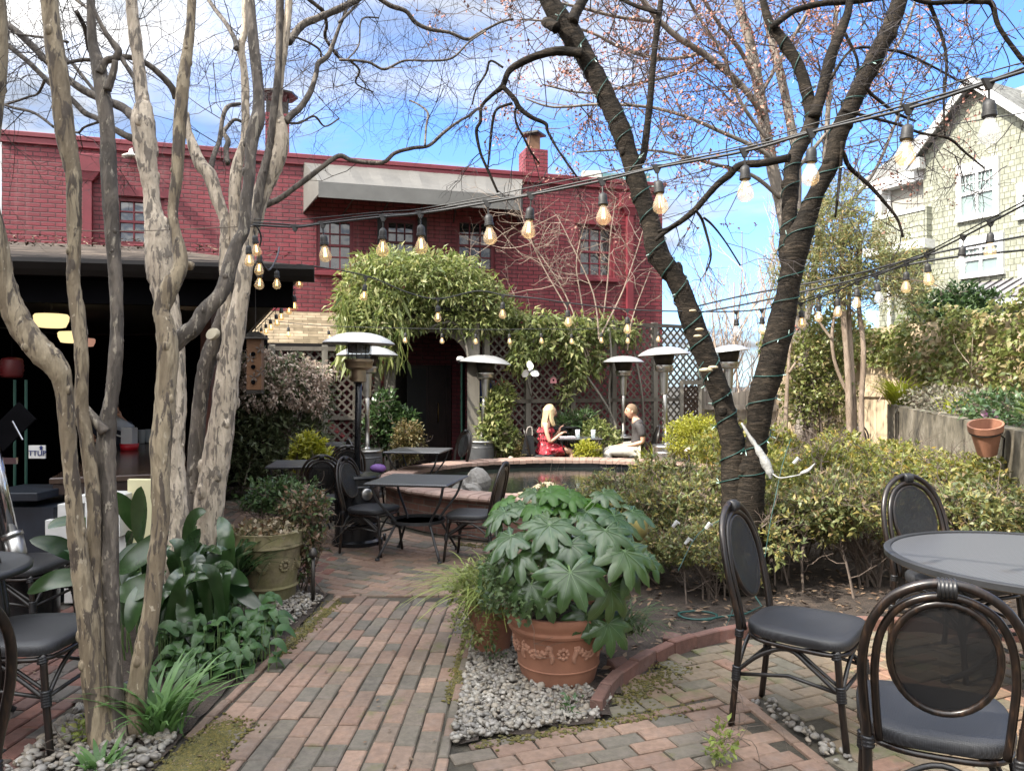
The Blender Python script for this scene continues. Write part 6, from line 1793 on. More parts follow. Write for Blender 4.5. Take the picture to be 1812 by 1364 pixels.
def palm_leaf(Vl, Fl, Vv, Fv, c, nrm, tipd, S_, lobes=8, R=RP, cup=.12):
    """lobed palmate leaf: centre c, normal, direction of the middle lobe, lobe length"""
    nrm = nrm.normalized(); tipd = (tipd - nrm * tipd.dot(nrm)).normalized(); side = nrm.cross(tipd)
    def pt(ang, r, h=0.0):
        x = math.cos(ang) * r; y = math.sin(ang) * r
        return c + tipd * x + side * y + nrm * (h - cup * r * r / max(S_, .01))
    span = math.radians(252)
    da = span / (lobes - 1) if lobes > 1 else 0
    notch = []
    for k in range(lobes + 1):
        a = -span / 2 + (k - .5) * da
        rr = S_ * (R.uniform(.38, .50) + .08 * math.cos(a / 2.4)) if 0 < k < lobes else S_ * .16
        notch.append((a, rr))
    b0_ = len(Vl)
    for k in range(lobes):
        a = -span / 2 + k * da
        Lk = S_ * (1.0 - .34 * (abs(a) / (span / 2)) ** 1.6) * R.uniform(.84, 1.08)
        n1_, n2_ = notch[k], notch[k + 1]
        w = da * .50
        i0 = len(Vl)
        ln = [pt(0, 0, 0), pt(n1_[0], n1_[1], .0), pt(a - w * .84, Lk * .66, -.010), pt(a - w * .52, Lk * .84, -.02), pt(a, Lk, -.10 * Lk * R.uniform(.2, 2.4)), pt(a + w * .52, Lk * .84, -.02), pt(a + w * .84, Lk * .66, -.010), pt(n2_[0], n2_[1], .0), pt(a, Lk * .40, .014), pt(a, Lk * .68, .010)]
        Vl.extend([tuple(p) for p in ln])
        Fl.extend([(i0, i0 + 1, i0 + 8), (i0 + 1, i0 + 2, i0 + 8), (i0 + 2, i0 + 9, i0 + 8), (i0 + 2, i0 + 3, i0 + 9), (i0 + 3, i0 + 4, i0 + 9), (i0 + 4, i0 + 5, i0 + 9), (i0 + 5, i0 + 6, i0 + 9), (i0 + 6, i0 + 8, i0 + 9), (i0 + 6, i0 + 7, i0 + 8), (i0 + 7, i0, i0 + 8)])
        vw = S_ * .008
        q = [ln[0], ln[8], ln[9], ln[4]]
        j0 = len(Vv)
        for m_, p in enumerate(q):
            ww = vw * (1 - m_ / 3.4); dirn = (ln[4] - ln[0]).normalized(); sd = nrm.cross(dirn).normalized()
            Vv.append(tuple(p + sd * ww + nrm * .002)); Vv.append(tuple(p - sd * ww + nrm * .002))
        for m_ in range(3): Fv.append((j0 + m_ * 2, j0 + m_ * 2 + 1, j0 + m_ * 2 + 3, j0 + m_ * 2 + 2))
def weld(V_, F_):
    """join coincident vertices so each leaf is one island"""
    key, m_, out = {}, [], []
    for v in V_:
        k = (round(v[0], 4), round(v[1], 4), round(v[2], 4))
        if k not in key: key[k] = len(out); out.append(v)
        m_.append(key[k])
    return out, [tuple(m_[i] for i in f) for f in F_]
fat = thing('fatsia_plant', 'broad fatsia with big glossy lobed leaves growing in the large pot', 'plant', POT + V3(0, 0, .36))
Vl, Fl, Vv, Fv = [], [], [], []
Vn, Fn = [], []
mbS = MB()
hub = POT + V3(0, 0, .55)
LV = [(1021, 1012, 3.80, .30, (0, -1, .55), (.06, -.5, -1), 8), (1083, 937, 4.0, .25, (.1, -.75, .8), (.1, -.6, -1), 8), (984, 928, 3.98, .26, (-.1, -.6, .9), (-.25, -.8, -.7), 8), (1117, 975, 3.95, .28, (.35, -.7, .7), (.45, -.5, -.8), 8),
      (930, 981, 3.95, .21, (-.3, -.7, .7), (.1, -.6, -1), 7), (917, 948, 4.0, .22, (-.3, -.4, .9), (-.7, -.6, -.5), 7), (1021, 961, 3.92, .22, (0, -.8, .7), (0, -.6, -1), 7), (952, 1034, 3.92, .22, (-.1, -1, .4), (-.3, -.5, -1), 7),
      (1050, 1087, 3.98, .20, (.15, -1, .25), (.1, -.2, -1), 7), (1088, 1102, 4.0, .24, (.35, -.9, .35), (.5, -.2, -1), 8), (1092, 1040, 3.98, .26, (.4, -.9, .3), (.35, -.2, -1), 8), (980, 1065, 3.9, .15, (-.2, -1, .3), (-.2, -.3, -1), 6),
      (905, 905, 4.25, .19, (-.3, -.3, .9), (-1, -.2, -.2), 7), (940, 895, 4.3, .20, (-.1, -.35, .9), (-.5, -.7, -.3), 7), (1050, 905, 4.2, .22, (.1, -.4, .9), (0, -.8, -.5), 8), (1130, 905, 4.3, .20, (.3, -.3, .9), (1, -.2, -.1), 7),
      (1080, 872, 4.4, .17, (.1, -.35, .9), (.6, -.6, -.2), 7), (1000, 880, 4.35, .19, (0, -.4, .9), (-.3, -.8, -.3), 7), (1160, 990, 4.1, .17, (.5, -.5, .7), (1, -.3, -.5), 6), (960, 870, 4.4, .16, (-.1, -.3, .9), (-.6, -.5, -.2), 7)]
for i, (px, py, Y, S_, nr, td, lb) in enumerate(LV):
    c = P(px - 12, py, Y)
    palm_leaf(Vl, Fl, Vv, Fv, c, V3(*nr), V3(*td), S_ * .80, lb)
    b_ = POT + V3(RP.gauss(0, .05), RP.gauss(0, .05), .36)
    mbS.tube(cpath([b_, hub.lerp(c, .45) + V3(0, 0, .10), c], 4), .006, 6)
for i in range(30):
    th_ = RP.uniform(0, 6.28); ph = RP.uniform(.12, 1.5)
    rad = RP.uniform(.30, .52)
    d = V3(math.sin(ph) * math.cos(th_), math.sin(ph) * math.sin(th_), math.cos(ph))
    c = POT + V3(0, .06, .53) + V3(d.x * rad * 1.06, d.y * rad * .85, d.z * rad * 1.12)
    nw = c.z > .92
    A_ = (Vn, Fn) if nw else (Vl, Fl)
    palm_leaf(A_[0], A_[1], Vv, Fv, c, d + V3(RP.gauss(0, .25), -.3 + RP.gauss(0, .25), .55), V3(d.x, d.y, -.7) + V3(RP.gauss(0, .5), RP.gauss(0, .5), RP.gauss(0, .3)), RP.uniform(.10, .16) if nw else RP.uniform(.13, .24), RP.choice((6, 7, 7)))
    mbS.tube(cpath([POT + V3(RP.gauss(0, .05), RP.gauss(0, .05), .36), POT + V3(0, 0, .6) + d * rad * .4, c], 4), .0055, 5)
for nm, A_, m in (('leaves', (Vl, Fl), M_FAT), ('new_leaves', (Vn, Fn), M_FATL)):
    V_, F_ = weld(*A_); npobj(nm, V_, F_, m, fat)
npobj('veins', Vv, Fv, M_FATV, fat)
mbS.build('stems', M_STEMG, fat, smooth=True)
# its small-leaved companion and the trailing grass beside the pot
comp = [pxblob(a, b_, Y, c, d) for a, b_, Y, c, d in ((905, 1030, 4.0, 36, 34), (880, 1010, 4.1, 26, 26), (935, 1060, 3.95, 30, 22), (880, 1060, 4.1, 26, 24), (915, 1075, 3.93, 22, 14))]
shrub('pot_companion_plant', 'small round-leaved plant spilling over the left rim of the terracotta pot', 'plant', POT + V3(-.16, -.05, .34), comp, 900, .036, .024, leafmat('round_leaf', [(.07, .11, .05), (.10, .15, .06), (.13, .18, .08)], .4, .25), None, 10, 4, .02, stemr=.004)
gp = V3(-.12, 4.62, 0)
p2_ = thing('small_pot', 'small dark terracotta pot half hidden behind the large pot', 'pot', gp)
mb = MB(); mb.lathe([(.10, 0), (.15, .26), (.165, .27), (.165, .31), (.145, .31), (.14, .28), (.001, .27)], (0, 0, 0), 24); mb.build('body', M_TER, p2_, smooth=True, local=True, angle=35)
grassclump('trailing_grass', 'long pale grass arching over the path left of the terracotta pot', gp + V3(0, -.02, .28), 330, .62, .006, M_GRASS, .8, 1.15, r0=.07, seg=8)
shrub('small_pot_plant', 'small leafy trailing plant hanging from the small hidden pot', 'plant', gp + V3(0, 0, .28), [(gp.x - .06, gp.y - .05, .38, .2, .16, .16), (gp.x - .08, gp.y - .14, .22, .14, .08, .14)], 1300, .03, .016, M_VINE, None, 8, 4, .02, stemr=.003)
grassclump('trailing_grass', 'dark drooping grass tuft right of the terracotta pot', V3(.62, 4.36, .2), 170, .34, .006, leafmat('dark_grass', [(.06, .10, .03), (.10, .15, .05)], .5, .3), .9, 1.2, r0=.05)
for i, (px, py, n, lab) in enumerate(((1000, 1205, 26, 'green weed seedling at the front foot of the terracotta pot'), (870, 1180, 10, 'tiny weed among the pebbles left of the pot'), (1008, 1270, 14, 'pale weed at the curb end in front of the pot'), (1275, 1352, 40, 'feathery pale green seedling on the bricks at the bottom centre right'), (150, 1318, 30, 'small ferny weed in the pebbles left of the brown stems'))):
    g_ = G(px, py); Hh = .10 if i != 3 else .16
    shrub('weed', lab, 'weed', g_, [(g_.x, g_.y, Hh * .6, .06, .05, Hh * .5)], n * 3, .035, .017, M_ARUM if i < 3 else M_GRASS, None, 4, 3, .015, stemr=.002, lift=.3)

# ---- mossy urn planter with flower relief
U = V3(pX(474, 5.75), 5.75, 0)
urn = thing('mossy_urn', 'mossy tan stone urn with flower and swag relief beside the path', 'pot', U)
M_URN, t, b = newmat('mossy_stone'); v = mapped(t); n1 = noise(t, v, 4.5, 6, .65); n2 = noise(t, v, 30, 4)
c = ramp(t, n1, [(.30, (.085, .068, .043)), (.45, (.21, .175, .10)), (.60, (.185, .165, .075)), (.75, (.26, .225, .145))]); c = mixc(t, 1.0, c, ramp(t, n2, [(.3, (.75, .75, .75)), (.7, (1.08, 1.08, 1.08))]), 'MULTIPLY')
t.links.new(c, b.inputs['Base Color']); b.inputs['Roughness'].default_value = .9; bump(t, b, n2, .4, .006)
prof = [(.175, 0), (.20, .03), (.208, .11), (.214, .12), (.208, .13), (.243, .40), (.252, .405), (.258, .415), (.252, .43), (.256, .50), (.262, .52), (.240, .52), (.235, .49), (.001, .47)]
mb = MB(); mb.lathe(prof, (0, 0, 0), 48); mb.build('body', M_URN, urn, smooth=True, local=True, angle=35)
mb = MB()
def onurn(a, z, o=0): r = .208 + .035 * (z - .13) / .27 + o; return V3(r * math.sin(a), -r * math.cos(a), z)
for a0_ in (-.55, .85, 2.1, 3.3, 4.5):
    for k in range(11):
        th_ = k * 2 * math.pi / 11; e_ = onurn(a0_ + .15 * math.cos(th_), .285 + .036 * math.sin(th_)); mb.ball(e_, .014, 8, 5)
    mb.ball(onurn(a0_, .285, .004), .016, 8, 6)
    for k in range(14):
        f = k / 13; mb.ball(onurn(a0_ + .45 + .45 * f, .31 - .055 * math.sin(f * 3.14)), .013 + .008 * math.sin(f * 3.1), 7, 5)
    for k in range(6):
        for sx in (-1, 1): mb.ball(onurn(a0_ + .42 + sx * .02 * k, .315 - .015 * k), .009, 6, 4)
mb.tube([onurn(2 * math.pi * k / 60, .115 + .002 * (k % 2), .012) for k in range(60)], .007, 5, closed=True)
mb.build('relief', M_URN, urn, smooth=True, local=True)
V_, F_ = leafcloud(NP, np.array([(U.x + RP.gauss(0, .11), U.y + RP.gauss(0, .11), .50 + abs(RP.gauss(0, .035))) for _ in range(700)]), NP.normal(0, 1, (700, 3)) + np.array([0, 0, .4]), .05, .03, .5, .25, .2)
ul = tag(npobj('dried_groundcover', V_, F_, leafmat('dried_leaf', [(.30, .24, .16), (.22, .18, .10), (.36, .30, .22), (.16, .15, .07), (.25, .12, .07)], .7, .2)), 'withered pale groundcover filling the mossy urn', 'plant')
shrub('nandina', 'upright nandina with small leaves growing behind the mossy urn', 'shrub', V3(U.x - .02, U.y + .38, 0), [(U.x - .08, U.y + .35, .72, .17, .12, .10), (U.x + .10, U.y + .40, .70, .2, .12, .12), (U.x - .2, U.y + .4, .68, .1, .1, .10)], 1500, .05, .024, M_DKG, None, 7, 3, .03, stemr=.006)
shrub('nandina', 'taller nandina with reddish lower leaves right of the mossy urn', 'shrub', V3(pX(545, 5.9), 5.9, 0), [(pX(540, 5.9), 5.9, .66, .17, .12, .13), (pX(548, 5.85), 5.85, .42, .10, .09, .14), (pX(530, 5.9), 5.9, .22, .08, .08, .12)], 1500, .05, .024, leafmat('nandina_leaf', [(.06, .10, .04), (.09, .13, .05), (.18, .10, .06), (.26, .20, .14)], .4, .25), None, 8, 3, .025, stemr=.006)
mb = MB(); p = V3(pX(554, 5.65), 5.65, 0); mb.tube([p, p + V3(0, 0, .34)], .014, 8); mb.lathe([(.03, .34), (.035, .36), (.02, .40), (.001, .41)], p, 10); tag(mb.build('garden_stake', M_STEELD, smooth=True), 'short brown metal path stake beside the nandina', 'stake')

# ---- aspidistra: broad lance leaves behind the stems
def lance(Vl, Fl, base, mid, tip, W_, nrm):
    pts = [Vector(p) for p in spline([tuple(base), tuple(mid), tuple(tip)], 5)]
    n = len(pts); i0 = len(Vl)
    for k, p in enumerate(pts):
        f = k / (n - 1); w = W_ * (0.02 + math.sin(math.pi * min(1, f ** .85)) ** .8 * .5) if f < 1 else .001
        t_ = (pts[min(k + 1, n - 1)] - pts[max(k - 1, 0)]).normalized(); s = t_.cross(nrm).normalized(); nn = s.cross(t_)
        Vl.extend([tuple(p + s * w + nn * w * .25), tuple(p), tuple(p - s * w + nn * w * .25)])
    for k in range(n - 1):
        a = i0 + k * 3; Fl.extend([(a, a + 1, a + 4, a + 3), (a + 1, a + 2, a + 5, a + 4)])
asp = thing('aspidistra', 'clump of broad dark aspidistra leaves behind the brown stems', 'plant', V3(pX(270, 4.6), 4.6, 0))
Vl, Fl = [], []
mbS = MB()
AL = [((250, 860), (250, 905), (246, 965), .115, 4.4), ((300, 940), (262, 975), (208, 1010), .13, 4.3), ((295, 1010), (250, 1040), (205, 1050), .12, 4.25), ((355, 935), (340, 965), (320, 985), .10, 4.5), ((130, 985), (160, 998), (205, 1010), .10, 4.4), ((48, 1050), (100, 1025), (175, 1020), .09, 4.3), ((52, 955), (100, 965), (150, 990), .09, 4.5), ((85, 935), (105, 925), (150, 915), .06, 4.6),
      ((200, 870), (225, 900), (250, 945), .09, 4.7), ((220, 1110), (232, 1050), (245, 1010), .10, 4.4), ((350, 1150), (330, 1090), (330, 1040), .09, 4.5), ((400, 1000), (380, 1040), (372, 1080), .09, 4.7), ((465, 1080), (430, 1050), (395, 1015), .085, 4.8), ((440, 1035), (415, 1020), (390, 1010), .08, 4.8), ((365, 905), (345, 915), (325, 960), .08, 4.8), ((228, 1120), (240, 1070), (255, 1030), .09, 4.2), ((215, 1040), (222, 1000), (250, 960), .11, 4.5)]
for tp_, md, bs, w, Y in AL:
    t_, m_, b_ = P(*tp_, Y - .05), P(*md, Y), P(*bs, Y + .1)
    lance(Vl, Fl, b_, m_, t_, w * 1.15, V3(RP.gauss(0, .25), -1, .55))
    mbS.tube([b_, V3(b_.x + RP.gauss(0, .05), b_.y + .12, 0)], .006, 5)
for i in range(30):
    px = RP.uniform(205, 420); Y = RP.uniform(4.5, 5.2)
    b_ = V3(pX(px, Y), Y, RP.uniform(.05, .2)); a = RP.uniform(0, 6.3); h = RP.uniform(.35, .62); o_ = RP.uniform(.12, .38)
    m_ = b_ + V3(math.cos(a) * o_ * .4, math.sin(a) * o_ * .4, h * .7); t_ = b_ + V3(math.cos(a) * o_, math.sin(a) * o_, h * RP.uniform(.7, 1.0))
    lance(Vl, Fl, b_, m_, t_, RP.uniform(.07, .11), V3(math.cos(a) * .4, math.sin(a) * .4 - .5, 1)); mbS.tube([b_, V3(b_.x, b_.y, 0)], .005, 5)
npobj('leaves', Vl, Fl, M_ASP, asp, smooth=True); mbS.build('stalks', M_STEMG, asp)
ar = grassclump('spider_grass', 'thin dark strappy plant between the pale trunk and the urn', V3(pX(405, 5.3), 5.3, .2), 90, .55, .022, M_ASP, .7, .8)
# ---- arum patch
arm = thing('arum_patch', 'patch of soft mottled arum leaves around the pale trunk foot', 'plant', V3(pX(380, 4.75), 4.75, 0))
Vl, Fl = [], []
mbS = MB()
for i in range(330):
    px, py = RP.uniform(275, 490), RP.uniform(1085, 1200)
    if px < 330 and py < 1110: continue
    if px > 430 and py > 1170: continue
    g_ = G(px, py + 20) if py < 1190 else G(px, py)
    h = RP.uniform(.05, .24) * (1.0 if py < 1160 else .6); a = RP.uniform(0, 6.3)
    b_ = g_ + V3(0, 0, h); d = V3(math.cos(a), math.sin(a), -.25); L = RP.uniform(.06, .125)
    lance(Vl, Fl, b_, b_ + d * L * .5 + V3(0, 0, .015), b_ + d * L - V3(0, 0, .03), L * .62, V3(d.x * .3, d.y * .3 - .35, 1))
    mbS.tube([g_, b_], .003, 4)
npobj('leaves', Vl, Fl, M_ARUM, arm, smooth=True); mbS.build('stalks', M_STEMG, arm)
# ---- daffodil leaves
grassclump('daffodil_clump', 'clump of long blue-green daffodil leaves at the stems', G(288, 1300), 75, .42, .017, M_STRAP, .55, .75, r0=.035)
grassclump('daffodil_clump', 'short cut strap-leaf tuft in the pebbles at the bottom left', G(178, 1362), 26, .14, .02, M_STRAP, .7, .5, r0=.03)
grassclump('lily_turf', 'dark strappy tuft at the back bed left of the chairs', V3(pX(525, 9.6), 9.6, 0), 160, .42, .014, leafmat('turf', [(.04, .07, .03), (.07, .11, .05)], .4, .2), .7, .9, r0=.12)
grassclump('lily_turf', 'smaller strappy tuft near the pieris stems', V3(pX(455, 9.9), 9.9, 0), 120, .35, .014, leafmat('turf2', [(.05, .08, .03), (.08, .12, .05)], .4, .2), .7, .9, r0=.12)
# ================================================================ FURNITURE
RO = random.Random(9)
M_CFR, t, b = newmat('bamboo_look_frame')
v = mapped(t, (14, 14, 2.5)); n1 = noise(t, v, 4, 5, .6)
t.links.new(ramp(t, n1, [(.35, (.005, .004, .0035)), (.55, (.013, .008, .006)), (.72, (.045, .026, .015))]), b.inputs['Base Color']); b.inputs['Roughness'].default_value = .32
M_CBL = simple('dark_frame', (.016, .014, .013), .35, 0, .3, 12, 0)
def weave(name, col, alpha=1.0, sc_=260.0):
    m, t, b = newmat(name)
    v = mapped(t)
    w1 = nd(t, 'ShaderNodeTexWave'); w1.bands_direction = 'X'; w1.inputs['Scale'].default_value = sc_ / 6.28 * 1.0; t.links.new(v, w1.inputs['Vector'])
    w2 = nd(t, 'ShaderNodeTexWave'); w2.bands_direction = 'Z' if alpha < 1 else 'Y'; w2.inputs['Scale'].default_value = sc_ / 6.28; t.links.new(v, w2.inputs['Vector'])
    mu = nd(t, 'ShaderNodeMath', operation='MULTIPLY'); t.links.new(w1.outputs[1], mu.inputs[0]); t.links.new(w2.outputs[1], mu.inputs[1])
    nz = noise(t, v, 5, 4)
    c = mixc(t, 1.0, ramp(t, mu.outputs[0], [(.1, sc(col, .55)), (.7, sc(col, 1.35))]), ramp(t, nz, [(.3, (.8, .8, .8)), (.7, (1.1, 1.1, 1.1))]), 'MULTIPLY')
    t.links.new(c, b.inputs['Base Color']); b.inputs['Roughness'].default_value = .5
    bump(t, b, mu.outputs[0], .35, .0015)
    if alpha < 1:
        tr = nd(t, 'ShaderNodeBsdfTransparent'); mx = nd(t, 'ShaderNodeMixShader'); mx.inputs[0].default_value = alpha
        t.links.new(tr.outputs[0], mx.inputs[1]); t.links.new(b.outputs[0], mx.inputs[2])
        out = [x for x in t.nodes if x.type == 'OUTPUT_MATERIAL'][0]; t.links.new(mx.outputs[0], out.inputs[0])
    return m
M_SEAT = weave('seat_weave', (.024, .0245, .027), sc_=420.0)
M_BPAN = weave('back_weave', (.010, .010, .011), .80, 420.0)
M_BIND = simple('black_binding', (.010, .010, .011), .4, 0, .2, 8, 0)

def ringed(mb, a, b_, r, n=6):
    """wrapped binding: a row of small rings from a to b"""
    a, b_ = Vector(a), Vector(b_)
    pts, rad = [], []
    for i in range(n * 3 + 1):
        f = i / (n * 3); pts.append(a.lerp(b_, f)); rad.append(r * (1.0 if i % 3 else .86))
    mb.tube(pts, rad, 10)
def make_chair(label, group=None):
    o = thing('bistro_chair', label, 'chair', (0, 0, 0), 0, group)
    def mir(l): return l + [(-x, y, z) for x, y, z in reversed(l[:-1])]
    out = mir([(-.200, -.255, 0), (-.204, -.232, .22), (-.206, -.215, .44), (-.216, -.235, .56), (-.222, -.262, .68), (-.205, -.290, .80), (-.155, -.315, .895), (-.08, -.328, .948), (0, -.332, .965)])
    mb = MB(); mb.tube(cpath(out, 4), .0145, 10); mb.build('frame', M_CFR, o, smooth=True, local=True)
    inn = mir([(-.172, -.205, .43), (-.182, -.228, .56), (-.186, -.256, .68), (-.170, -.281, .79), (-.128, -.303, .87), (-.065, -.316, .912), (0, -.320, .925)])
    mb = MB(); mb.tube(cpath(inn, 4), .0125, 10)
    def onback(x, z):
        return V3(x, -.225 - (z - .55) * .26, z)
    ring = [onback(.146 * math.cos(k * math.pi / 18), .725 + .178 * math.sin(k * math.pi / 18)) for k in range(36)]
    mb.tube(ring, .011, 8, closed=True); mb.build('back_frame', M_CFR, o, smooth=True, local=True)
    mb = MB(); c_ = onback(0, .725) + V3(0, -.012, 0); mb.add([c_] + ring, [(0, 1 + k, 1 + (k + 1) % 36) for k in range(36)])
    r2 = [p + V3(0, .010, 0) for p in ring]; mb.add([c_ + V3(0, .010, 0)] + r2, [(0, 1 + (k + 1) % 36, 1 + k) for k in range(36)]); mb.build('back_panel', M_BPAN, o, smooth=False, local=True)
    # seat
    outl = []
    for k in range(40):
        a = 2 * math.pi * k / 40; ca_, sa_ = math.cos(a), math.sin(a); e_ = .38 if sa_ > 0 else .62
        x = math.copysign(abs(ca_) ** e_, ca_); y = math.copysign(abs(sa_) ** e_, sa_)
        outl.append((x * (.232 if y > 0 else .232 - .02 * abs(y)), y * .232 + .012))
    mb = MB(); rings = []
    for s, z in ((.93, .418), (.985, .424), (1.0, .440), (.992, .458), (.95, .468), (.70, .470), (.3, .467)): rings.append([V3(x * s, y * s, z) for x, y in outl])
    vs_ = [p for r in rings for p in r]; fs_ = [tuple(range(39, -1, -1)), tuple(6 * 40 + k for k in range(40))]
    for r in range(6):
        for k in range(40): fs_.append((r * 40 + k, r * 40 + (k + 1) % 40, (r + 1) * 40 + (k + 1) % 40, (r + 1) * 40 + k))
    mb.add(vs_, fs_); mb.build('seat', M_SEAT, o, smooth=True, local=True, angle=50)
    mb = MB(); mb.tube([V3(x * .95, y * .95, .405) for x, y in outl], .010, 6, closed=True); mb.build('seat_rim', M_CFR, o, smooth=True, local=True)
    for s in (-1, 1):
        mb = MB(); mb.tube(cpath([(s * .195, .195, .43), (s * .205, .215, .22), (s * .214, .240, 0)], 3), .0145, 10); mb.build('leg', M_CFR, o, smooth=True, local=True)
    for s in (-1, 1):
        mb = MB()
        mb.tube(cpath([(s * .203, -.228, .25), (s * .205, -.12, .345), (s * .206, .0, .392), (s * .206, .10, .330), (s * .206, .212, .245)], 4), .0095, 8)
        mb.tube([(s * .198, -.228, .235), (s * .202, 0, .278), (s * .204, .214, .250)], .0085, 8)
        mb.tube(cpath([(s * .19, .03, .395), (s * .19, .12, .33), (s * .19, .20, .275)], 3), .008, 8); mb.build('stretcher', M_CBL, o, smooth=True, local=True)
    mb = MB(); mb.tube(cpath([(-.203, .215, .245), (-.10, .218, .345), (0, .222, .390), (.10, .218, .345), (.203, .215, .245)], 4), .0095, 8); mb.tube([(-.2, .214, .25), (.2, .214, .25)], .0085, 8); mb.build('stretcher', M_CBL, o, smooth=True, local=True)
    mb = MB(); mb.tube(cpath([(-.203, -.228, .245), (-.10, -.226, .345), (0, -.222, .388), (.10, -.226, .345), (.203, -.228, .245)], 4), .0095, 8); mb.tube([(-.2, -.228, .25), (.2, -.228, .25)], .0085, 8); mb.build('stretcher', M_CBL, o, smooth=True, local=True)
    mb = MB(); ringed(mb, (-.026, -.326, .950), (.026, -.326, .950), .031, 5); mb.build('binding', M_BIND, o, smooth=True, local=True)
    for s in (-1, 1):
        for q_ in (((s * .204, -.232, .21), (s * .205, -.226, .275), .021), ((s * .207, .218, .215), (s * .205, .212, .28), .021), ((s * .203, -.218, .405), (s * .204, -.214, .44), .020, 3), ((s * .197, .195, .385), (s * .195, .19, .415), .021, 3)):
            mb = MB(); ringed(mb, *q_); mb.build('binding', M_BIND, o, smooth=True, local=True)
    return o
ch0 = make_chair('dark bamboo-look bistro chair side-on to the left of the round table, facing right', 'bistro chairs')
ch0.location = (1.375, 3.63, 0); ch0.rotation_euler = (0, 0, math.radians(-127)); ch0.scale = (1.05,) * 3
def chair(x, y, deg, s, label): return dup(ch0, (x, y, 0), math.radians(deg), label, scale=s)
chair(1.445, 2.63, -23, 1.04, 'nearest bistro chair at the bottom right corner, seen from behind')
chair(2.56, 4.42, -161, 1.08, 'bistro chair on the far side of the round table before the hedge')
chair(-1.354, 7.40, -111, .93, 'bistro chair left of the square table, in front of the black heater')
chair(-.353, 7.085, 75, .93, 'bistro chair right of the square table, back to the pond')
chair(-2.0, 8.0, 17, .93, 'bistro chair left of the black heater, seen from behind')
chair(-1.86, 10.15, -65, .93, 'bistro chair with a purple bag on its seat at the rear square table')
chair(-.95, 11.55, 125, .95, 'bistro chair right of the rear square table by the doorway')
chair(-2.02, 9.25, 20, .93, 'bistro chair behind the black heater post, mostly hidden')
chair(-2.22, 3.50, -90, 1.06, 'bistro chair with its seat against the brown stems at the left edge')
chair(-1.87, 2.25, 60, 1.06, 'bistro chair at the bottom left corner, only its back hoop in view')
chair(-3.12, 4.85, -90, 1.06, 'bistro chair in the shade behind the mosaic table at the left edge')
chair(.50, 12.95, -90, .95, 'bistro chair the blonde woman sits on')
chair(2.16, 12.95, 90, .95, 'bistro chair the man in the dark shirt sits on')
chair(5.45, 12.4, 140, 1.0, 'far bistro chair behind the right cherry stem, panel facing us'); chair(3.55, 11.2, 200, 1.0, 'far bistro chair behind the left cherry stem'); chair(6.0, 11.0, 150, 1.0, 'far bistro chair among the sunny azaleas below the cypress')

M_TMET = simple('table_mesh_metal', (.030, .031, .033), .42, .2, .2, 6, .3, 300, bdist=.001)
M_TABW, t, b = newmat('perforated_top'); v = mapped(t)
vo = nd(t, 'ShaderNodeTexWave'); vo.inputs['Scale'].default_value = 20; vo.bands_direction = 'X'; t.links.new(v, vo.inputs['Vector'])
vo2 = nd(t, 'ShaderNodeTexWave'); vo2.inputs['Scale'].default_value = 20; vo2.bands_direction = 'Y'; t.links.new(v, vo2.inputs['Vector'])
mu = nd(t, 'ShaderNodeMath', operation='MULTIPLY'); t.links.new(vo.outputs[1], mu.inputs[0]); t.links.new(vo2.outputs[1], mu.inputs[1])
t.links.new(ramp(t, mu.outputs[0], [(.25, (.105, .107, .112)), (.55, (.014, .014, .015))]), b.inputs['Base Color']); b.inputs['Roughness'].default_value = .4; b.inputs['Metallic'].default_value = .2
def square_table(label, x, y, deg, w=.78, h=.72):
    o = thing('square_table', label, 'table', (x, y, 0), math.radians(deg), 'square bistro tables')
    mb = MB(); mb.box((0, 0, h - .012), (w, w, .020), bev=.008); mb.box((0, 0, h - .026), (w - .06, w - .06, .012)); mb.build('tabletop', M_TABW, o, local=True)
    e_ = w / 2 - .05
    for sx in (-1, 1):
        for sy in (-1, 1):
            mb = MB(); mb.tube(cpath([(sx * e_, sy * e_, h - .03), (sx * e_ * .86, sy * e_ * .86, h - .18), (sx * e_ * .50, sy * e_ * .50, h * .48), (sx * e_ * .52, sy * e_ * .52, h * .40), (sx * e_ * .86, sy * e_ * .86, .02)], 4), .012, 8); mb.lathe([(.022, 0), (.022, .018), (.012, .022)], (sx * e_ * .87, sy * e_ * .87, 0), 10); mb.build('leg', M_TMET, o, smooth=True, local=True)
    mb = MB(); r = e_ * .72; mb.lathe([(r, h * .44), (r + .012, h * .44), (r + .012, h * .44 + .03), (r, h * .44 + .03), (r, h * .44)], (0, 0, 0), 32); mb.build('foot_ring', M_TMET, o, local=True)
    return o
sq = square_table('front square black mesh table by the pond with two chairs', -.885, 7.25, -11)
square_table('rear square black mesh table before the doorway', -1.28, 10.55, -8); square_table('square black mesh table by the lime shrub, mostly hidden by chairs', -2.35, 8.75, 8); square_table('far square black table in front of the left lattice', -2.85, 11.6, 4, .8)
square_table('square black table with glasses between the seated couple', 1.12, 13.05, 3, .74)
o = thing('high_round_table', 'tall black round table behind the seated couple', 'table', (.92, 13.55, 0))
mb = MB(); mb.lathe([(.30, .86), (.31, .87), (.31, .885), (.001, .89)], (0, 0, 0), 28); mb.build('tabletop', M_TMET, o, local=True); mb = MB(); mb.tube([(0, 0, 0), (0, 0, .86)], .025, 8)
for k in range(3): mb.tube([(0, 0, .25), (.25 * math.cos(k * 2.1), .25 * math.sin(k * 2.1), 0)], .014, 6)
mb.build('pedestal', M_TMET, o, local=True)
o = thing('wire_chair', 'black wire-back chair behind the seated couple at the tall table', 'chair', (.78, 13.25, 0))
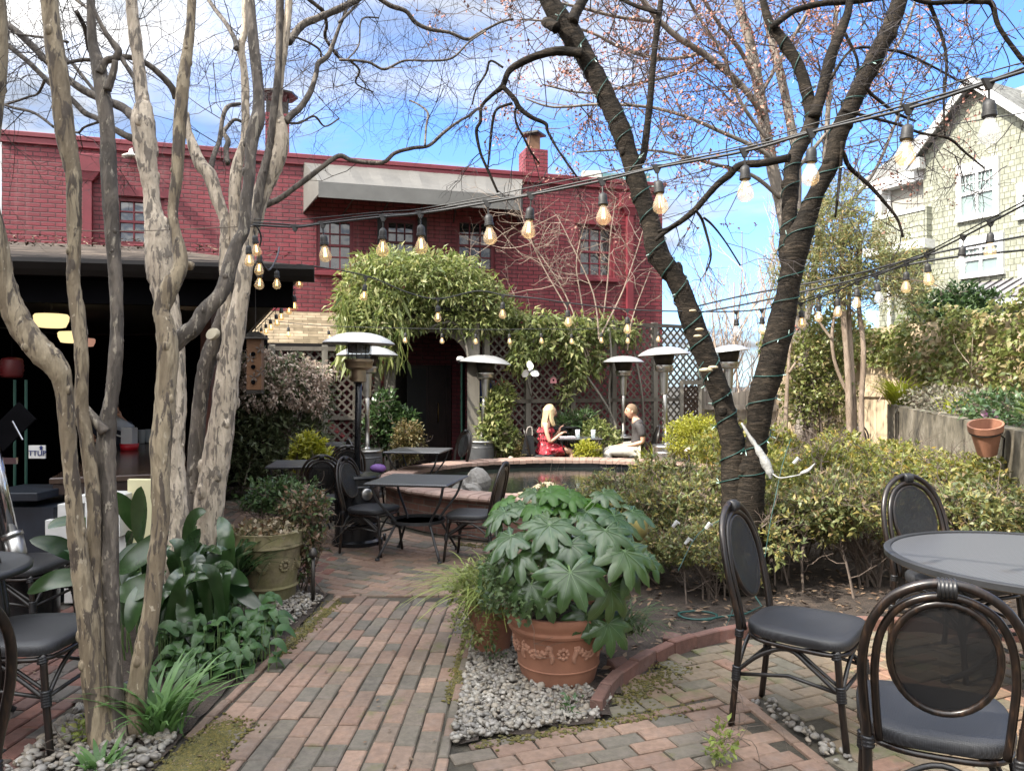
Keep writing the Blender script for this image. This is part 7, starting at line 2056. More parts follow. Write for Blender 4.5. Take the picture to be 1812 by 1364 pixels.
mb = MB(); mb.tube(cpath([(-.2, 0, .42), (-.2, 0, .72), (-.12, 0, .84), (.12, 0, .84), (.2, 0, .72), (.2, 0, .42)], 4), .012, 6)
for x in (-.1, -.03, .04, .11): mb.tube([(x, 0, .42), (x, 0, .83)], .005, 5)
mb.build('backrest', M_TMET, o, local=True); mb = MB(); mb.lathe([(.2, .41), (.2, .43), (.001, .44)], (0, .2, 0), 20); mb.build('seat', M_TMET, o, local=True)
for sx in (-1, 1):
    for sy in (0, .4): mb = MB(); mb.tube([(sx * .19, sy, .42), (sx * .2, sy, 0)], .011, 6); mb.build('leg', M_TMET, o, local=True)
rt = thing('round_table', 'large round black perforated metal table at right', 'table', (2.66, 3.83, 0), .5)
mb = MB(); mb.lathe([(.001, .722), (.69, .722), (.69, .732), (.001, .732)], (0, 0, 0), 72); mb.build('tabletop', M_TABW, rt, local=True)
mb = MB(); mb.lathe([(.690, .700), (.712, .700), (.724, .708), (.726, .735), (.716, .742), (.692, .740), (.690, .700)], (0, 0, 0), 72); mb.build('rim', M_TMET, rt, smooth=True, local=True, angle=40)
for k in range(4):
    a = k * math.pi / 2 + .3; mb = MB(); mb.tube(cpath([(.5 * math.cos(a), .5 * math.sin(a), .715), (.42 * math.cos(a), .42 * math.sin(a), .55), (.2 * math.cos(a), .2 * math.sin(a), .30), (.30 * math.cos(a), .30 * math.sin(a), .12), (.44 * math.cos(a), .44 * math.sin(a), .015)], 4), .015, 8); mb.lathe([(.026, 0), (.026, .02), (.014, .026)], (.445 * math.cos(a), .445 * math.sin(a), 0), 12); mb.build('leg', M_TMET, rt, smooth=True, local=True)
mb = MB(); mb.tube([(.22 * math.cos(k * .26), .22 * math.sin(k * .26), .29) for k in range(24)], .010, 6, closed=True); mb.build('foot_ring', M_TMET, rt, local=True)
# mosaic table at far left
M_MOS, t, b = newmat('mosaic_stone'); v = mapped(t); vo = nd(t, 'ShaderNodeTexVoronoi'); vo.inputs['Scale'].default_value = 17; t.links.new(v, vo.inputs['Vector'])
vd = nd(t, 'ShaderNodeTexVoronoi'); vd.feature = 'DISTANCE_TO_EDGE'; vd.inputs['Scale'].default_value = 17; t.links.new(v, vd.inputs['Vector'])
s_ = nd(t, 'ShaderNodeSeparateColor'); t.links.new(vo.outputs['Color'], s_.inputs[0])
t.links.new(mixc(t, ramp(t, vd.outputs[0], [(.02, (1, 1, 1)), (.06, (0, 0, 0))]), ramp(t, s_.outputs[0], [(.0, (.20, .17, .14)), (1, (.34, .30, .26))]), (.06, .055, .05)), b.inputs['Base Color']); b.inputs['Roughness'].default_value = .45
ms = thing('mosaic_table', 'round stone mosaic table cut off by the left edge', 'table', (-2.70, 3.62, 0))
mb = MB(); mb.lathe([(.001, .735), (.36, .735), (.001, .738)], (0, 0, 0), 40); mb.lathe([(.30, .69), (.36, .735)], (0, 0, 0), 40); mb.build('tabletop', M_MOS, ms, local=True); mb = MB(); mb.lathe([(.355, .70), (.375, .71), (.378, .73), (.365, .742), (.355, .738)], (0, 0, 0), 40)
mb.tube([(0, 0, .03), (0, 0, .7)], .03, 8)
for k in range(4): mb.tube([(0, 0, .2), (.3 * math.cos(k * 1.57 + .5), .3 * math.sin(k * 1.57 + .5), .01)], .015, 6)
mb.build('base', M_TMET, ms, smooth=True, local=True)

# ---- patio heaters
M_SS = simple('brushed_steel', (.46, .45, .43), .32, 1.0, .15, 10, .05, 200, stretch=(1, 1, .05))
M_DOME = simple('dome_aluminium', (.46, .46, .455), .42, .55, .06, 3, 0)
M_GRYB = simple('grey_bin_paint', (.085, .087, .09), .45, .3, .2, 6, .05)
M_BLKG = simple('gloss_black', (.010, .011, .013), .25, 0, .2, 5, 0)
M_BRNB = simple('burner_bronze', (.30, .23, .15), .4, .7, .25, 8, .1)
M_GRILL = simple('burner_mesh', (.035, .028, .022), .6, .5, .3, 30, .3)
def heater(label, x, y, post, base, dr=.43, zr=2.0, black=False, tilt=(0, 0), btop=.68, br=.215, bl=None):
    o = thing('patio_heater', label, 'heater', (x, y, 0), 0, 'mushroom patio heaters')
    mb = MB(); mb.lathe([(br + .03, 0), (br + .03, .04), (br, .06), (br, .20), (br + .006, .21), (br, .22), (br, btop - .12), (br + .006, btop - .11), (br, btop - .10), (br, btop - .035)], (0, 0, 0), 36); bo = mb.build('base', base, o, smooth=True, local=True, angle=30)
    mb = MB(); mb.lathe([(br + .012, btop - .035), (br + .016, btop - .02), (br + .010, btop), (.06, btop + .012), (.04, btop + .03)], (0, 0, 0), 36); mb.build('lid', M_SS if not black else base, bo, smooth=True, local=True, angle=30)
    if black:
        mb = MB(); c_ = V3(br * math.sin(.62), -br * math.cos(.62), .52); M_ = Matrix.Rotation(.62, 3, 'Z') @ Matrix.Rotation(math.pi / 2, 3, 'X'); mb.lathe([(.052, .02), (.060, .012), (.060, -.01), (.050, -.01), (.050, .015)], c_, 20, M=M_); mb.build('vent_ring', M_SS, bo, smooth=True, local=True)
        mb = MB()
        for s in (-1, 1): mb.lathe([(.035, -.012), (.04, 0), (.035, .012), (.001, .012)], V3(.26, .10 * s + .02, .04), 14, M=Matrix.Rotation(math.pi / 2, 3, 'Y'))
        mb.build('wheel', M_BLKG, bo, smooth=True, local=True)
    t_ = Matrix.Rotation(tilt[0], 3, 'Y') @ Matrix.Rotation(tilt[1], 3, 'X')
    hd = V3(tilt[0] * .9, 0, 0) if tilt else V3(0, 0, 0)
    mb = MB(); mb.tube([V3(0, 0, btop), hd * .5 + V3(0, 0, (btop + zr - .3) / 2), hd + V3(0, 0, zr - .26)], .034, 14); mb.build('pole', post, o, smooth=True, local=True)
    c_ = hd + V3(0, 0, 0)
    mb = MB(); mb.lathe([(.036, zr - .62), (.055, zr - .60), (.066, zr - .34), (.07, zr - .27)] if not black else [(.04, zr - .40), (.075, zr - .39), (.075, zr - .26), (.10, zr - .25)], c_, 20); mb.build('sleeve', M_SS if not black else M_BRNB, o, smooth=True, local=True, angle=40)
    mb = MB(); mb.lathe([(.10, zr - .27), (.135, zr - .25), (.140, zr - .20), (.15, zr - .19), (.15, zr - .165)], c_, 24); bu = mb.build('burner', M_BRNB if black else M_SS, o, smooth=True, local=True, angle=40)
    mb = MB()
    if black:
        mb.lathe([(.118, zr - .165), (.118, zr - .02)], c_, 24); mb.build('glass', glassy('heater_glass', (.75, .78, .8), .25, .05), bu, smooth=True, local=True)
        mb = MB(); mb.lathe([(.10, zr - .10), (.112, zr - .09), (.112, zr + .01), (.02, zr + .02)], c_, 20)
        for k in range(8): mb.tube([c_ + V3(.124 * math.cos(k * .785), .124 * math.sin(k * .785), zr - .17), c_ + V3(.124 * math.cos(k * .785), .124 * math.sin(k * .785), zr + .01)], .004, 4)
        mb.build('grill', M_GRILL, bu, smooth=True, local=True)
    else:
        mb.lathe([(.125, zr - .165), (.15, zr - .08), (.165, zr + .005), (.02, zr + .02)], c_, 24); mb.build('grill', M_GRILL, bu, smooth=True, local=True)
    mb = MB(); h_ = dr * .30
    mb.lathe([(dr, -.012), (dr + .006, -.006), (dr * .97, .012), (dr * .82, h_ * .42), (dr * .62, h_ * .72), (dr * .60, h_ * .74), (dr * .36, h_ * .93), (.02, h_)], c_ + V3(0, 0, zr), 48, M=t_)
    mb.lathe([(dr * .98, -.010), (dr * .62, h_ * .62), (.02, h_ * .9)], c_ + V3(0, 0, zr), 48, M=t_); mb.build('dome', M_DOME, o, smooth=True, local=True, angle=50)
    return o
heater('near black patio heater standing left of the square table', pX(632, 7.8), 7.8, M_BLKG, M_BLKG, .36, 2.03, True, (.02, 0), .70, .225)
heater('silver-poled patio heater with grey base right behind the black one', pX(650, 11.1), 11.1, M_SS, M_GRYB, .44, 2.04)
heater('silver patio heater with grey base beside the right porch post', pX(852, 12.9), 12.9, M_SS, M_GRYB, .43, 1.98, tilt=(.075, 0))
heater('silver patio heater with dark base behind the seated man', pX(1103, 14.0), 14.0, M_SS, M_BLKG, .37, 2.03)
heater('silver patio heater with a steel bin base right of the seated man', pX(1180, 11.9), 11.9, M_SS, M_SS, .40, 2.08, tilt=(-.05, 0))
heater('patio heater with a tilted dome glimpsed between the cherry stems', pX(1300, 11.6), 11.6, M_DOME, M_GRYB, .30, 2.12, tilt=(-.10, 0))
lh = thing('patio_heater', 'chrome patio heater leaning at the left frame edge beside the equipment cart', 'heater', G(30, 1030) * V3(1, 1, 1) if False else V3(pX(34, 5.0), 5.0, 0), 0, 'mushroom patio heaters')
mb = MB(); a, b_ = P(-20, 745, 5.0), P(26, 962, 5.0); mb.tube([a, b_], .034, 14); mb.build('pole', simple('chrome_pole', (.62, .62, .62), .12, 1, .1, 5, 0), lh, smooth=True)
mb = MB(); mb.tube([P(22, 945, 5.0), P(36, 1005, 5.0)], .058, 18); mb.tube([P(20, 942, 5.0), P(23, 950, 5.0)], .064, 18); mb.build('sleeve', M_SS, lh, smooth=True); mb = MB(); p = P(38, 1010, 5.0); mb.lathe([(.22, 0), (.22, p.z - .02), (.06, p.z)], (p.x, p.y, 0), 28); mb.build('base', M_BLKG, lh, smooth=True, angle=30)

# ---- pond
M_COP = islandmat('coping_brick', [(.36, .24, .19), (.42, .29, .235), (.31, .20, .16), (.38, .27, .22)], .75, .3, 14, .3, 60)
M_PBR, t, b = newmat('pond_brick'); c_ = nd(t, 'ShaderNodeTexCoord'); s_ = nd(t, 'ShaderNodeSeparateXYZ'); t.links.new(c_.outputs['Object'], s_.inputs[0])
at = nd(t, 'ShaderNodeMath', operation='ARCTAN2'); t.links.new(s_.outputs[1], at.inputs[0]); t.links.new(s_.outputs[0], at.inputs[1]); ml = nd(t, 'ShaderNodeMath', operation='MULTIPLY'); t.links.new(at.outputs[0], ml.inputs[0]); ml.inputs[1].default_value = 2.3
cm = nd(t, 'ShaderNodeCombineXYZ'); t.links.new(ml.outputs[0], cm.inputs[0]); t.links.new(s_.outputs[2], cm.inputs[1])
bt = nd(t, 'ShaderNodeTexBrick'); bt.inputs['Scale'].default_value = 1; bt.inputs['Brick Width'].default_value = .21; bt.inputs['Row Height'].default_value = .072; bt.inputs['Mortar Size'].default_value = .006
bt.inputs['Color1'].default_value = (.25, .125, .095, 1); bt.inputs['Color2'].default_value = (.15, .085, .07, 1); bt.inputs['Mortar'].default_value = (.22, .195, .165, 1); t.links.new(cm.outputs[0], bt.inputs['Vector'])
t.links.new(mixc(t, 1.0, bt.outputs[0], ramp(t, noise(t, c_.outputs['Object'], 5, 5), [(.3, (.7, .7, .7)), (.7, (1.15, 1.15, 1.15))]), 'MULTIPLY'), b.inputs['Base Color']); b.inputs['Roughness'].default_value = .85
inv = nd(t, 'ShaderNodeMath', operation='SUBTRACT'); inv.inputs[0].default_value = 1; t.links.new(bt.outputs['Fac'], inv.inputs[1]); bump(t, b, inv.outputs[0], .7, .008)
M_WAT, t, b = newmat('dark_water'); b.inputs['Base Color'].default_value = (.010, .014, .012, 1); b.inputs['Roughness'].default_value = .06; b.inputs['Specular IOR Level'].default_value = .6
bump(t, b, noise(t, mapped(t, (1, 1, 1)), 9, 3), .18, .02)
M_ROCK = simple('grey_rock', (.17, .16, .145), .85, 0, .35, 6, .7, 22, bdist=.02)
pond = thing('pond', 'oval raised brick pond with pinkish coping in the courtyard middle', 'pond', PC)
def ov(a, dr, z): return V3((PRX + dr) * math.cos(a), (PRY + dr) * math.sin(a), z)
N = 96
mb = MB(); vs_, fs_ = [], []
for dr, z in ((-.03, 0), (-.03, .40), (-.30, .40)): vs_ += [ov(2 * math.pi * k / N, dr, z) for k in range(N)]
for r in range(2):
    for k in range(N): fs_.append((r * N + k, r * N + (k + 1) % N, (r + 1) * N + (k + 1) % N, (r + 1) * N + k))
mb.add(vs_, fs_); mb.build('wall', M_PBR, pond, local=True)
mb = MB(); mb.add([ov(2 * math.pi * k / N, -.302, z) for z in (.40, .05) for k in range(N)], [(k, (k + 1) % N, N + (k + 1) % N, N + k) for k in range(N)]); mb.build('liner', M_BLKG, pond, local=True)
mb = MB(); nb_ = 126
for k in range(nb_):
    a0_, a1_ = 2 * math.pi * (k + .03) / nb_, 2 * math.pi * (k + .97) / nb_
    jz = RO.uniform(-.004, .004)
    sec = [(-.34, .398), (-.34, .445), (-.325, .458), (.00, .462), (.035, .455), (.055, .435), (.055, .415), (.035, .398)]
    A_ = [ov(a0_, d, z + jz) for d, z in sec]; B_ = [ov(a1_, d, z + jz) for d, z in sec]
    n = len(sec); mb.add(A_ + B_, [tuple(range(n)), tuple(range(2 * n - 1, n - 1, -1))] + [(i, n + i, n + (i + 1) % n, (i + 1) % n) for i in range(n)])
mb.build('coping', M_COP, pond, local=True)
mb = MB(); mb.add([ov(2 * math.pi * k / N, -.29, .33) for k in range(N)], [tuple(range(N))]); tag(mb.build('water', M_WAT, pond, local=True))
for k, (px, py, s, lab) in enumerate(((833, 868, (.19, .16, .19), 'grey craggy rock rising from the pond behind the square table'), (955, 893, (.30, .16, .16), 'mossy tan rock on the pond rim behind the fatsia'), (1128, 934, (.075, .075, .09), 'round yellow-green mossy boulder right of the fatsia'))):
    Y = (8.75, 7.95, 5.3)[k]; p = P(px, py, Y); mb = MB(); n_, m_ = 18, 12; vs_, fs_ = [], []
    for i in range(m_ + 1):
        for q_ in range(n_):
            a, e_ = math.pi * i / m_, 2 * math.pi * q_ / n_; d = V3(math.sin(a) * math.cos(e_), math.sin(a) * math.sin(e_), math.cos(a))
            rr = 1 + (.22 * math.sin(d.x * 3 + k) + .18 * math.sin(d.y * 5 + 1) + .14 * math.sin(d.z * 7 + d.x * 5)) * (1 if k != 2 else .25); vs_.append(p + V3(d.x * s[0] * rr, d.y * s[1] * rr, d.z * s[2] * rr))
    for i in range(m_):
        for q_ in range(n_): fs_.append((i * n_ + q_, i * n_ + (q_ + 1) % n_, (i + 1) * n_ + (q_ + 1) % n_, (i + 1) * n_ + q_))
    mb.add(vs_, fs_); tag(mb.build('rock', M_ROCK if k == 0 else simple('mossy_rock', (.15, .125, .035) if k == 2 else (.32, .27, .18), .9, 0, .3, 8, .5, 40), smooth=(k == 2)), lab, 'rock')

# ================================================================ STRING LIGHTS
M_CAB = simple('black_cable', (.014, .014, .014), .5, 0, .2, 6, 0)
M_SOCK = simple('black_socket', (.016, .015, .014), .55, 0, .2, 8, 0)
M_BULB = glassy('amber_glass', (1.0, .90, .74), .16, .03, ((1.0, .60, .25), .05))
M_BULBC = glassy('unlit_clear_glass', (.95, .95, .95), .22, .03)
M_FIL = emis('filament', (1.0, .70, .28), 1.5)
M_FILO = simple('filament_off', (.3, .28, .25), .4, .5, .1, 5, 0)
def bulb_proto(lit=True):
    s = MB(); s.tube([(0, 0, 0), (0, 0, -.045)], .0035, 5); s.lathe([(.006, -.040), (.016, -.048), (.0185, -.06), (.0185, -.078), (.021, -.080), (.021, -.092), (.018, -.095), (.001, -.095)][::-1], (0, 0, 0), 14)
    so_ = s.build('socket', M_SOCK, None, smooth=True, angle=40)
    g = MB(); g.lathe([(.012, -.094), (.015, -.105), (.026, -.128), (.031, -.145), (.029, -.160), (.018, -.172), (.001, -.176)][::-1], (0, 0, 0), 16); go = g.build('glass_bulb', M_BULB if lit else M_BULBC, so_, smooth=True, local=True)
    f = MB()
    for k in range(4): f.tube([(.003 * math.cos(k * 1.57), .003 * math.sin(k * 1.57), -.105), (.007 * math.cos(k * 1.57), .007 * math.sin(k * 1.57), -.15)], .0016, 4)
    f.build('filament', M_FIL if lit else M_FILO, go, local=True)
    return so_
pr_on, pr_off = bulb_proto(True), bulb_proto(False)
used_b = {True: False, False: False}
def hang(parent, p, lit=True, rx=0.0, ry=0.0, s=1.0):
    src = pr_on if lit else pr_off
    if not used_b[lit]: o = src; used_b[lit] = True
    else:
        o = src.copy(); COL.objects.link(o)
        for c in src.children:
            c2 = c.copy(); COL.objects.link(c2); c2.parent = o
            for g in c.children: g2 = g.copy(); COL.objects.link(g2); g2.parent = c2
    o.parent = parent; o.location = Vector(p) - parent.location; o.rotation_euler = (rx, ry, RO.uniform(0, 6)); o.scale = (s,) * 3
    return o
def strand(label, pts, bulbs, r=.006, n=1, off=(), tees=True, name='string_lights', bs=1.0):
    """pts: (px, py, Y) of the cable; bulbs: (px, py, Y, lit)"""
    W_ = [P(*p) for p in pts]
    o = thing(name, label, 'string lights', W_[0], 0, 'bulb strings over the courtyard')
    mb = MB(); sp = cpath(W_, 6); mb.tube(sp, r, 6, caps=False); mb.build('cable', M_CAB, o, smooth=True)
    for q_ in off:
        mb = MB(); mb.tube([p + V3(0, .01, q_[0] + q_[1] * math.sin(i * q_[2])) for i, p in enumerate(sp)], q_[3], 5, caps=False); mb.build('support_wire', M_CAB, o, smooth=True)
    for (px, py, Y, lit) in bulbs:
        p = P(px, py, Y)
        if lit is not None:
            hang(o, p + V3(0, 0, -.012), lit, RO.gauss(0, .06), RO.gauss(0, .09), bs)
        if tees: mb = MB(); mb.prism([p + V3(-.022, -.006, .012), p + V3(.022, -.006, .012), p + V3(.006, -.006, -.022), p + V3(-.006, -.006, -.022)], (0, .012, 0)); mb.build('tee_joint', M_SOCK, o)
    return o
def y1(px): return 3.75 + (px - 571) * (2.3 - 3.75) / (1757 - 571)
H1 = [(522, 402, None), (571, 396, True), (678, 384, True), (744, 378, True), (863, 359, True), (940, 345, True), (1066, 320, True), (1163, 297, True), (1318, 268, True), (1437, 234, True), (1608, 192, True), (1750, 146, False)]
strand('nearest bulb string crossing the whole courtyard above the awning and cherry', [(448, 398, y1(448))] + [(a, b_, y1(a)) for a, b_, _ in H1] + [(1840, 118, y1(1840))], [(a, b_, y1(a), l) for a, b_, l in H1], .0055, off=((.012, .004, .5, .004), (.030, .006, .21, .0025)))
def y2(px): return 5.9 + (px - 1412) * (3.75 - 5.9) / (1812 - 1412)
H2 = [(1417, 537, True), (1450, 525, True), (1482, 515, True), (1517, 498, True), (1550, 488, False), (1604, 466, True), (1640, 451, True), (1705, 419, False), (1753, 394, True)]
strand('bulb string rising from the right cherry stem to the upper right edge', [(1405, 540, y2(1405))] + [(a, b_, y2(a)) for a, b_, _ in H2] + [(1840, 348, y2(1840))], [(a, b_, y2(a), l) for a, b_, l in H2], .0055, off=((.02, .003, .4, .004),))
H3 = [(529, 470, 6.24, True), (647, 492, 6.2, True), (775, 529, 6.2, True), (890, 523, 6.2, True), (1004, 537, 6.15, True), (1110, 549, 6.1, True), (1303, 552, 6.0, False), (1348, 549, 5.95, True)]
strand('bulb string from the shelter corner past the vine to the cherry', [(530, 468, 6.25), (600, 478, 6.2), (660, 492, 6.2), (720, 517, 6.2), (775, 529, 6.2), (845, 515, 6.2), (890, 522, 6.2), (950, 528, 6.15), (1004, 536, 6.15), (1110, 548, 6.1), (1210, 551, 6.05), (1303, 551, 6.0), (1348, 547, 5.95), (1400, 540, 5.9)], H3, .006, bs=1.0)
H4 = [(a, b_, 10.6, True) for a, b_ in ((510, 572), (580, 578), (718, 582), (782, 583), (842, 584), (901, 584), (957, 583), (1011, 584), (1064, 582), (1111, 583), (1165, 580))]
strand('farthest thin string of small bulbs just above the heater domes', [(470, 565, 10.6)] + [(a, b_ - 1, c, ) for a, b_, c, _ in H4] + [(1250, 578, 10.6)], H4, .005, tees=False, bs=1.05)
EV = []
for f in (.10, .15, .25, .34, .43, .52, .61, .70, .79, .88):
    p = B.lerp(EE, f) + V3(.05, 0, -.10); EV.append((CX + p.x / p.y * FPX, CY - (p.z - HC) / p.y * FPX, p.y, True))
strand('row of glowing bulbs receding along the shelter side eave', [EV[0][:3]] + [e_[:3] for e_ in EV], EV, .006, tees=False, bs=1.05)
CLU = [(439, 420, 4.9, True), (449, 402, 4.95, True), (460, 437, 5.0, True), (461, 462, 5.05, True), (490, 466, 5.6, True), (275, 512, 6.6, True), (396, 520, 6.8, True)]
strand('cluster of lit bulbs bunched beside the palest tree trunk under the eave', [(432, 405, 4.9), (452, 400, 4.95), (462, 420, 5.0), (458, 450, 5.05), (475, 478, 5.3), (490, 455, 5.6), (494, 438, 5.9)], CLU[:5], .006, tees=False, bs=1.0)
for pts, lab, r in (([(-20, 406, 4.6), (200, 409, 4.6), (320, 406, 4.5), (450, 400, 4.4)], 'thin pale wire running left from the trunks across the red wall', .003),
                 ([(1840, 413, 8), (1660, 447, 8), (1500, 488, 9), (1330, 520, 10), (1220, 545, 11)], 'upper of two black overhead cables crossing the cypress', .012),
                 ([(1840, 440, 8), (1640, 462, 8), (1500, 498, 9), (1330, 536, 10), (1220, 556, 11)], 'lower of two black overhead cables crossing the cypress', .012),
                 ([(1840, 195, 14), (1500, 262, 16), (1200, 380, 20), (1000, 430, 22)], 'faint utility cable sloping behind the cherry crown', .012),
                 ([(0, 500, 6.3), (120, 496, 6.3), (215, 500, 6.4), (250, 520, 6.5), (272, 512, 6.6)], 'thin wire drooping along the shelter ceiling', .004)):
    mb = MB(); mb.tube(cpath([P(*p) for p in pts], 5), r, 5, caps=False); tag(mb.build('overhead_cable', M_CAB if r != .003 else M_FASC, smooth=True), lab, 'cable')

# ---- green fairy lights spiralled round the cherry
M_GW = simple('green_wire', (.008, .05, .042), .5, 0, .2, 6, 0)
M_MINI = simple('mini_bulb', (.45, .60, .55), .3, 0, .2, 6, 0)
fl_ = thing('fairy_lights', 'green-wired fairy lights spiralled round the cherry stems', 'fairy lights', V3(pX(1310, 6.0), 6.0, .5))
mb = MB(); mbb = MB()
def spiral(path, rad, i0, i1, pitch, ph):
    pts, acc = [], ph
    sub = 6
    for i in range(i0, min(i1, len(path) - 1)):
        d = path[i + 1] - path[i]; L = d.length; dn = d.normalized()
        a = (V3(1, 0, 0) - dn * dn.x).normalized(); q_ = dn.cross(a)
        for s in range(sub):
            f = s / sub; acc += 2 * math.pi * L / sub / pitch * (1 + .4 * math.sin(acc * .37))
            r = rad[i] * (1 - f) + rad[i + 1] * f + .007
            p = path[i] + d * f + (a * math.cos(acc) + q_ * math.sin(acc)) * r; pts.append(p)
            if RO.random() < .075:
                o_ = (a * math.cos(acc) + q_ * math.sin(acc)); t_ = (o_ + V3(RO.gauss(0, .8), RO.gauss(0, .5), RO.gauss(0, .8))).normalized(); mbb.tube([p, p + t_ * .018], .0045, 5); mbb.tube([p + t_ * .018, p + t_ * .045], [.004, .0025], 5, 1)
    mb.tube(pts, .0040, 5, caps=False)
spiral(pL, rL, 12, 96, .20, 0); spiral(pR, rR, 14, 80, .24, 2); spiral(pR2, rR2, 3, 50, .20, 1)
mb.build('wire', M_GW, fl_, smooth=True); o_ = mbb.build('mini_bulbs', [M_GW, M_MINI], fl_); o_['kind'] = 'stuff'
for pts in ([(1245, 640, 5.8), (1236, 655, 5.75), (1240, 670, 5.7)], [(1400, 775, 5.7), (1385, 820, 5.6), (1372, 880, 5.5), (1362, 930, 5.45), (1350, 1010, 5.4)], [(1300, 930, 5.6), (1290, 1000, 5.5), (1300, 1060, 5.3), (1284, 1110, 5.0)], [(1200, 1010, 5.2), (1235, 945, 5.4), (1285, 915, 5.5)]):
    mb = MB(); mb.tube(cpath([P(*p) for p in pts], 4), .003, 5); mb.build('loose_wire', M_GW, fl_, smooth=True)
M_WPL = simple('white_plastic_wrap', (.29, .29, .275), .6, 0, .3, 14, .9, 30, bdist=.01)
wp = thing('wrapped_plug', 'white plastic wrapped cable joint hanging from the cherry fork', 'cable joint', P(1318, 752, 5.6))
mb = MB(); mb.tube(cpath([P(*p) for p in ((1312, 748, 5.62), (1328, 775, 5.6), (1345, 800, 5.58), (1360, 830, 5.56), (1364, 848, 5.55))], 4), [.006, .009, .012, .010, .014, .018, .016, .024, .028, .024, .031, .033, .025, .028, .018, .012, .005], 9, jit=.22, rnd=RO); mb.build('wrap', M_WPL, wp, smooth=True)
mb = MB(); mb.tube(cpath([P(*p) for p in ((1364, 835, 5.55), (1378, 845, 5.5), (1400, 843, 5.5), (1420, 838, 5.5), (1437, 826, 5.5))], 4), .005, 6); mb.tube(cpath([P(*p) for p in ((1416, 838, 5.5), (1430, 832, 5.5), (1442, 820, 5.5))], 3), [.008, .012, .013, .012, .010, .007, .005], 8, jit=.2, rnd=RO); mb.build('white_cord', M_WPL, wp, smooth=True)
for px, py, lab in ((1190, 932, 'white wire cap hanging in the azalea right of the fatsia'), (1212, 962, 'larger crumpled white wrap in the azalea right of the fatsia'), (1248, 935, 'white taped joint on the green wire near the side-on chair'), (1404, 820, 'clear tag bulb standing in the azalea top')):
    p = P(px, py, 5.25); mb = MB(); mb.tube([p, p + V3(.03, .0, .035), p + V3(.05, .01, .02)], [.011, .015, .008], 7, jit=.2, rnd=RO); tag(mb.build('taped_joint', M_WPL), lab, 'cable joint')
# coiled green cable on the soil
mb = MB(); c_ = G(1235, 1092, .02); mb.tube([c_ + V3(.13 * math.cos(k * .33) * (1 + .05 * math.sin(k)), .10 * math.sin(k * .33), .012 + .001 * (k % 5)) for k in range(34)] + [c_ + V3(.34, .05, .01), c_ + V3(.5, .2, .02), P(1300, 1000, 5.5)], .007, 6)
tag(mb.build('garden_cable', M_GW, smooth=True), 'dark green cable coiled on the soil behind the curb', 'cable')
# path lights
def path_light(label, p, h=.35, r=.06, col=None):
    o = thing('path_light', label, 'lamp', p, 0); mb = MB(); mb.tube([(0, 0, 0), (0, 0, h)], .009, 6); mb.build('stake', M_STEELD, o, local=True)
    mb = MB(); mb.lathe([(r, h), (r * .95, h + .015), (r * .5, h + .045), (.001, h + .055)], (0, 0, 0), 16); mb.build('cap', col or simple('lamp_cap', (.42, .36, .28), .5, .3, .2, 6, 0), o, smooth=True, local=True)
path_light('small tan mushroom path light left of the cherry trunk', V3(pX(1219, 9.8), 9.8, 0), .76); path_light('small white mushroom path light left of the seated woman', V3(pX(904, 12.7), 12.7, 0), .38)
for px, py, lab, lean in ((386, 1120, 'black garden spotlight among the arum leaves', .3), (232, 1225, 'black garden spotlight behind the daffodil leaves', .1)):
    g_ = G(px, py + 40) if px > 300 else G(px, 1290); o = thing('spotlight', lab, 'lamp', g_); mb = MB(); mb.lathe([(.022, .12), (.035, .13), (.042, .22), (.036, .22), (.001, .20)], (0, 0, 0), 14, M=Matrix.Rotation(lean, 3, 'X')); mb.build('head', M_BLKG, o, smooth=True, local=True, angle=40); mb = MB(); mb.tube([(0, 0, 0), (0, -.01, .14)], .008, 6); mb.build('stake', M_BLKG, o, local=True)

# ================================================================ HANGING AND WALL THINGS
fan = thing('fan', 'white three-bladed fan without cage on the lattice', 'fan', P(938, 656, 13.0))
mb = MB(); mb.lathe([(.035, .05), (.04, 0), (.025, -.04), (.001, -.045)], (0, 0, 0), 16, M=Matrix.Rotation(-math.pi / 2, 3, 'X')); mb.tube([(0, .04, 0), (0, .2, 0)], .02, 8); mb.build('motor', simple('fan_motor', (.25, .25, .26), .4, .5, .1, 5, 0), fan, smooth=True, local=True)
for k in range(3):
    a = math.radians(80 + k * 120); mb = MB(); R_ = Matrix.Rotation(-a, 3, 'Y'); vs_, fs_ = [], []
    for i in range(9):
        f = i / 8; x = .025 + .135 * f; w = .055 * math.sin(math.pi * (.12 + .80 * f)) + .004
        for s in (-1, 0, 1): vs_.append(R_ @ V3(x, -.02 + .025 * s - .01 * abs(s), s * w + .035 * f))
    for i in range(8):
        for s in range(2): q_ = i * 3 + s; fs_.append((q_, q_ + 1, q_ + 4, q_ + 3))
    vs2 = [v + V3(0, .004, 0) for v in vs_]; n = len(vs_); mb.add(vs_, fs_); mb.add(vs2, [f[::-1] for f in fs_]); mb.build('blade', M_WHT, fan, smooth=True, local=True)
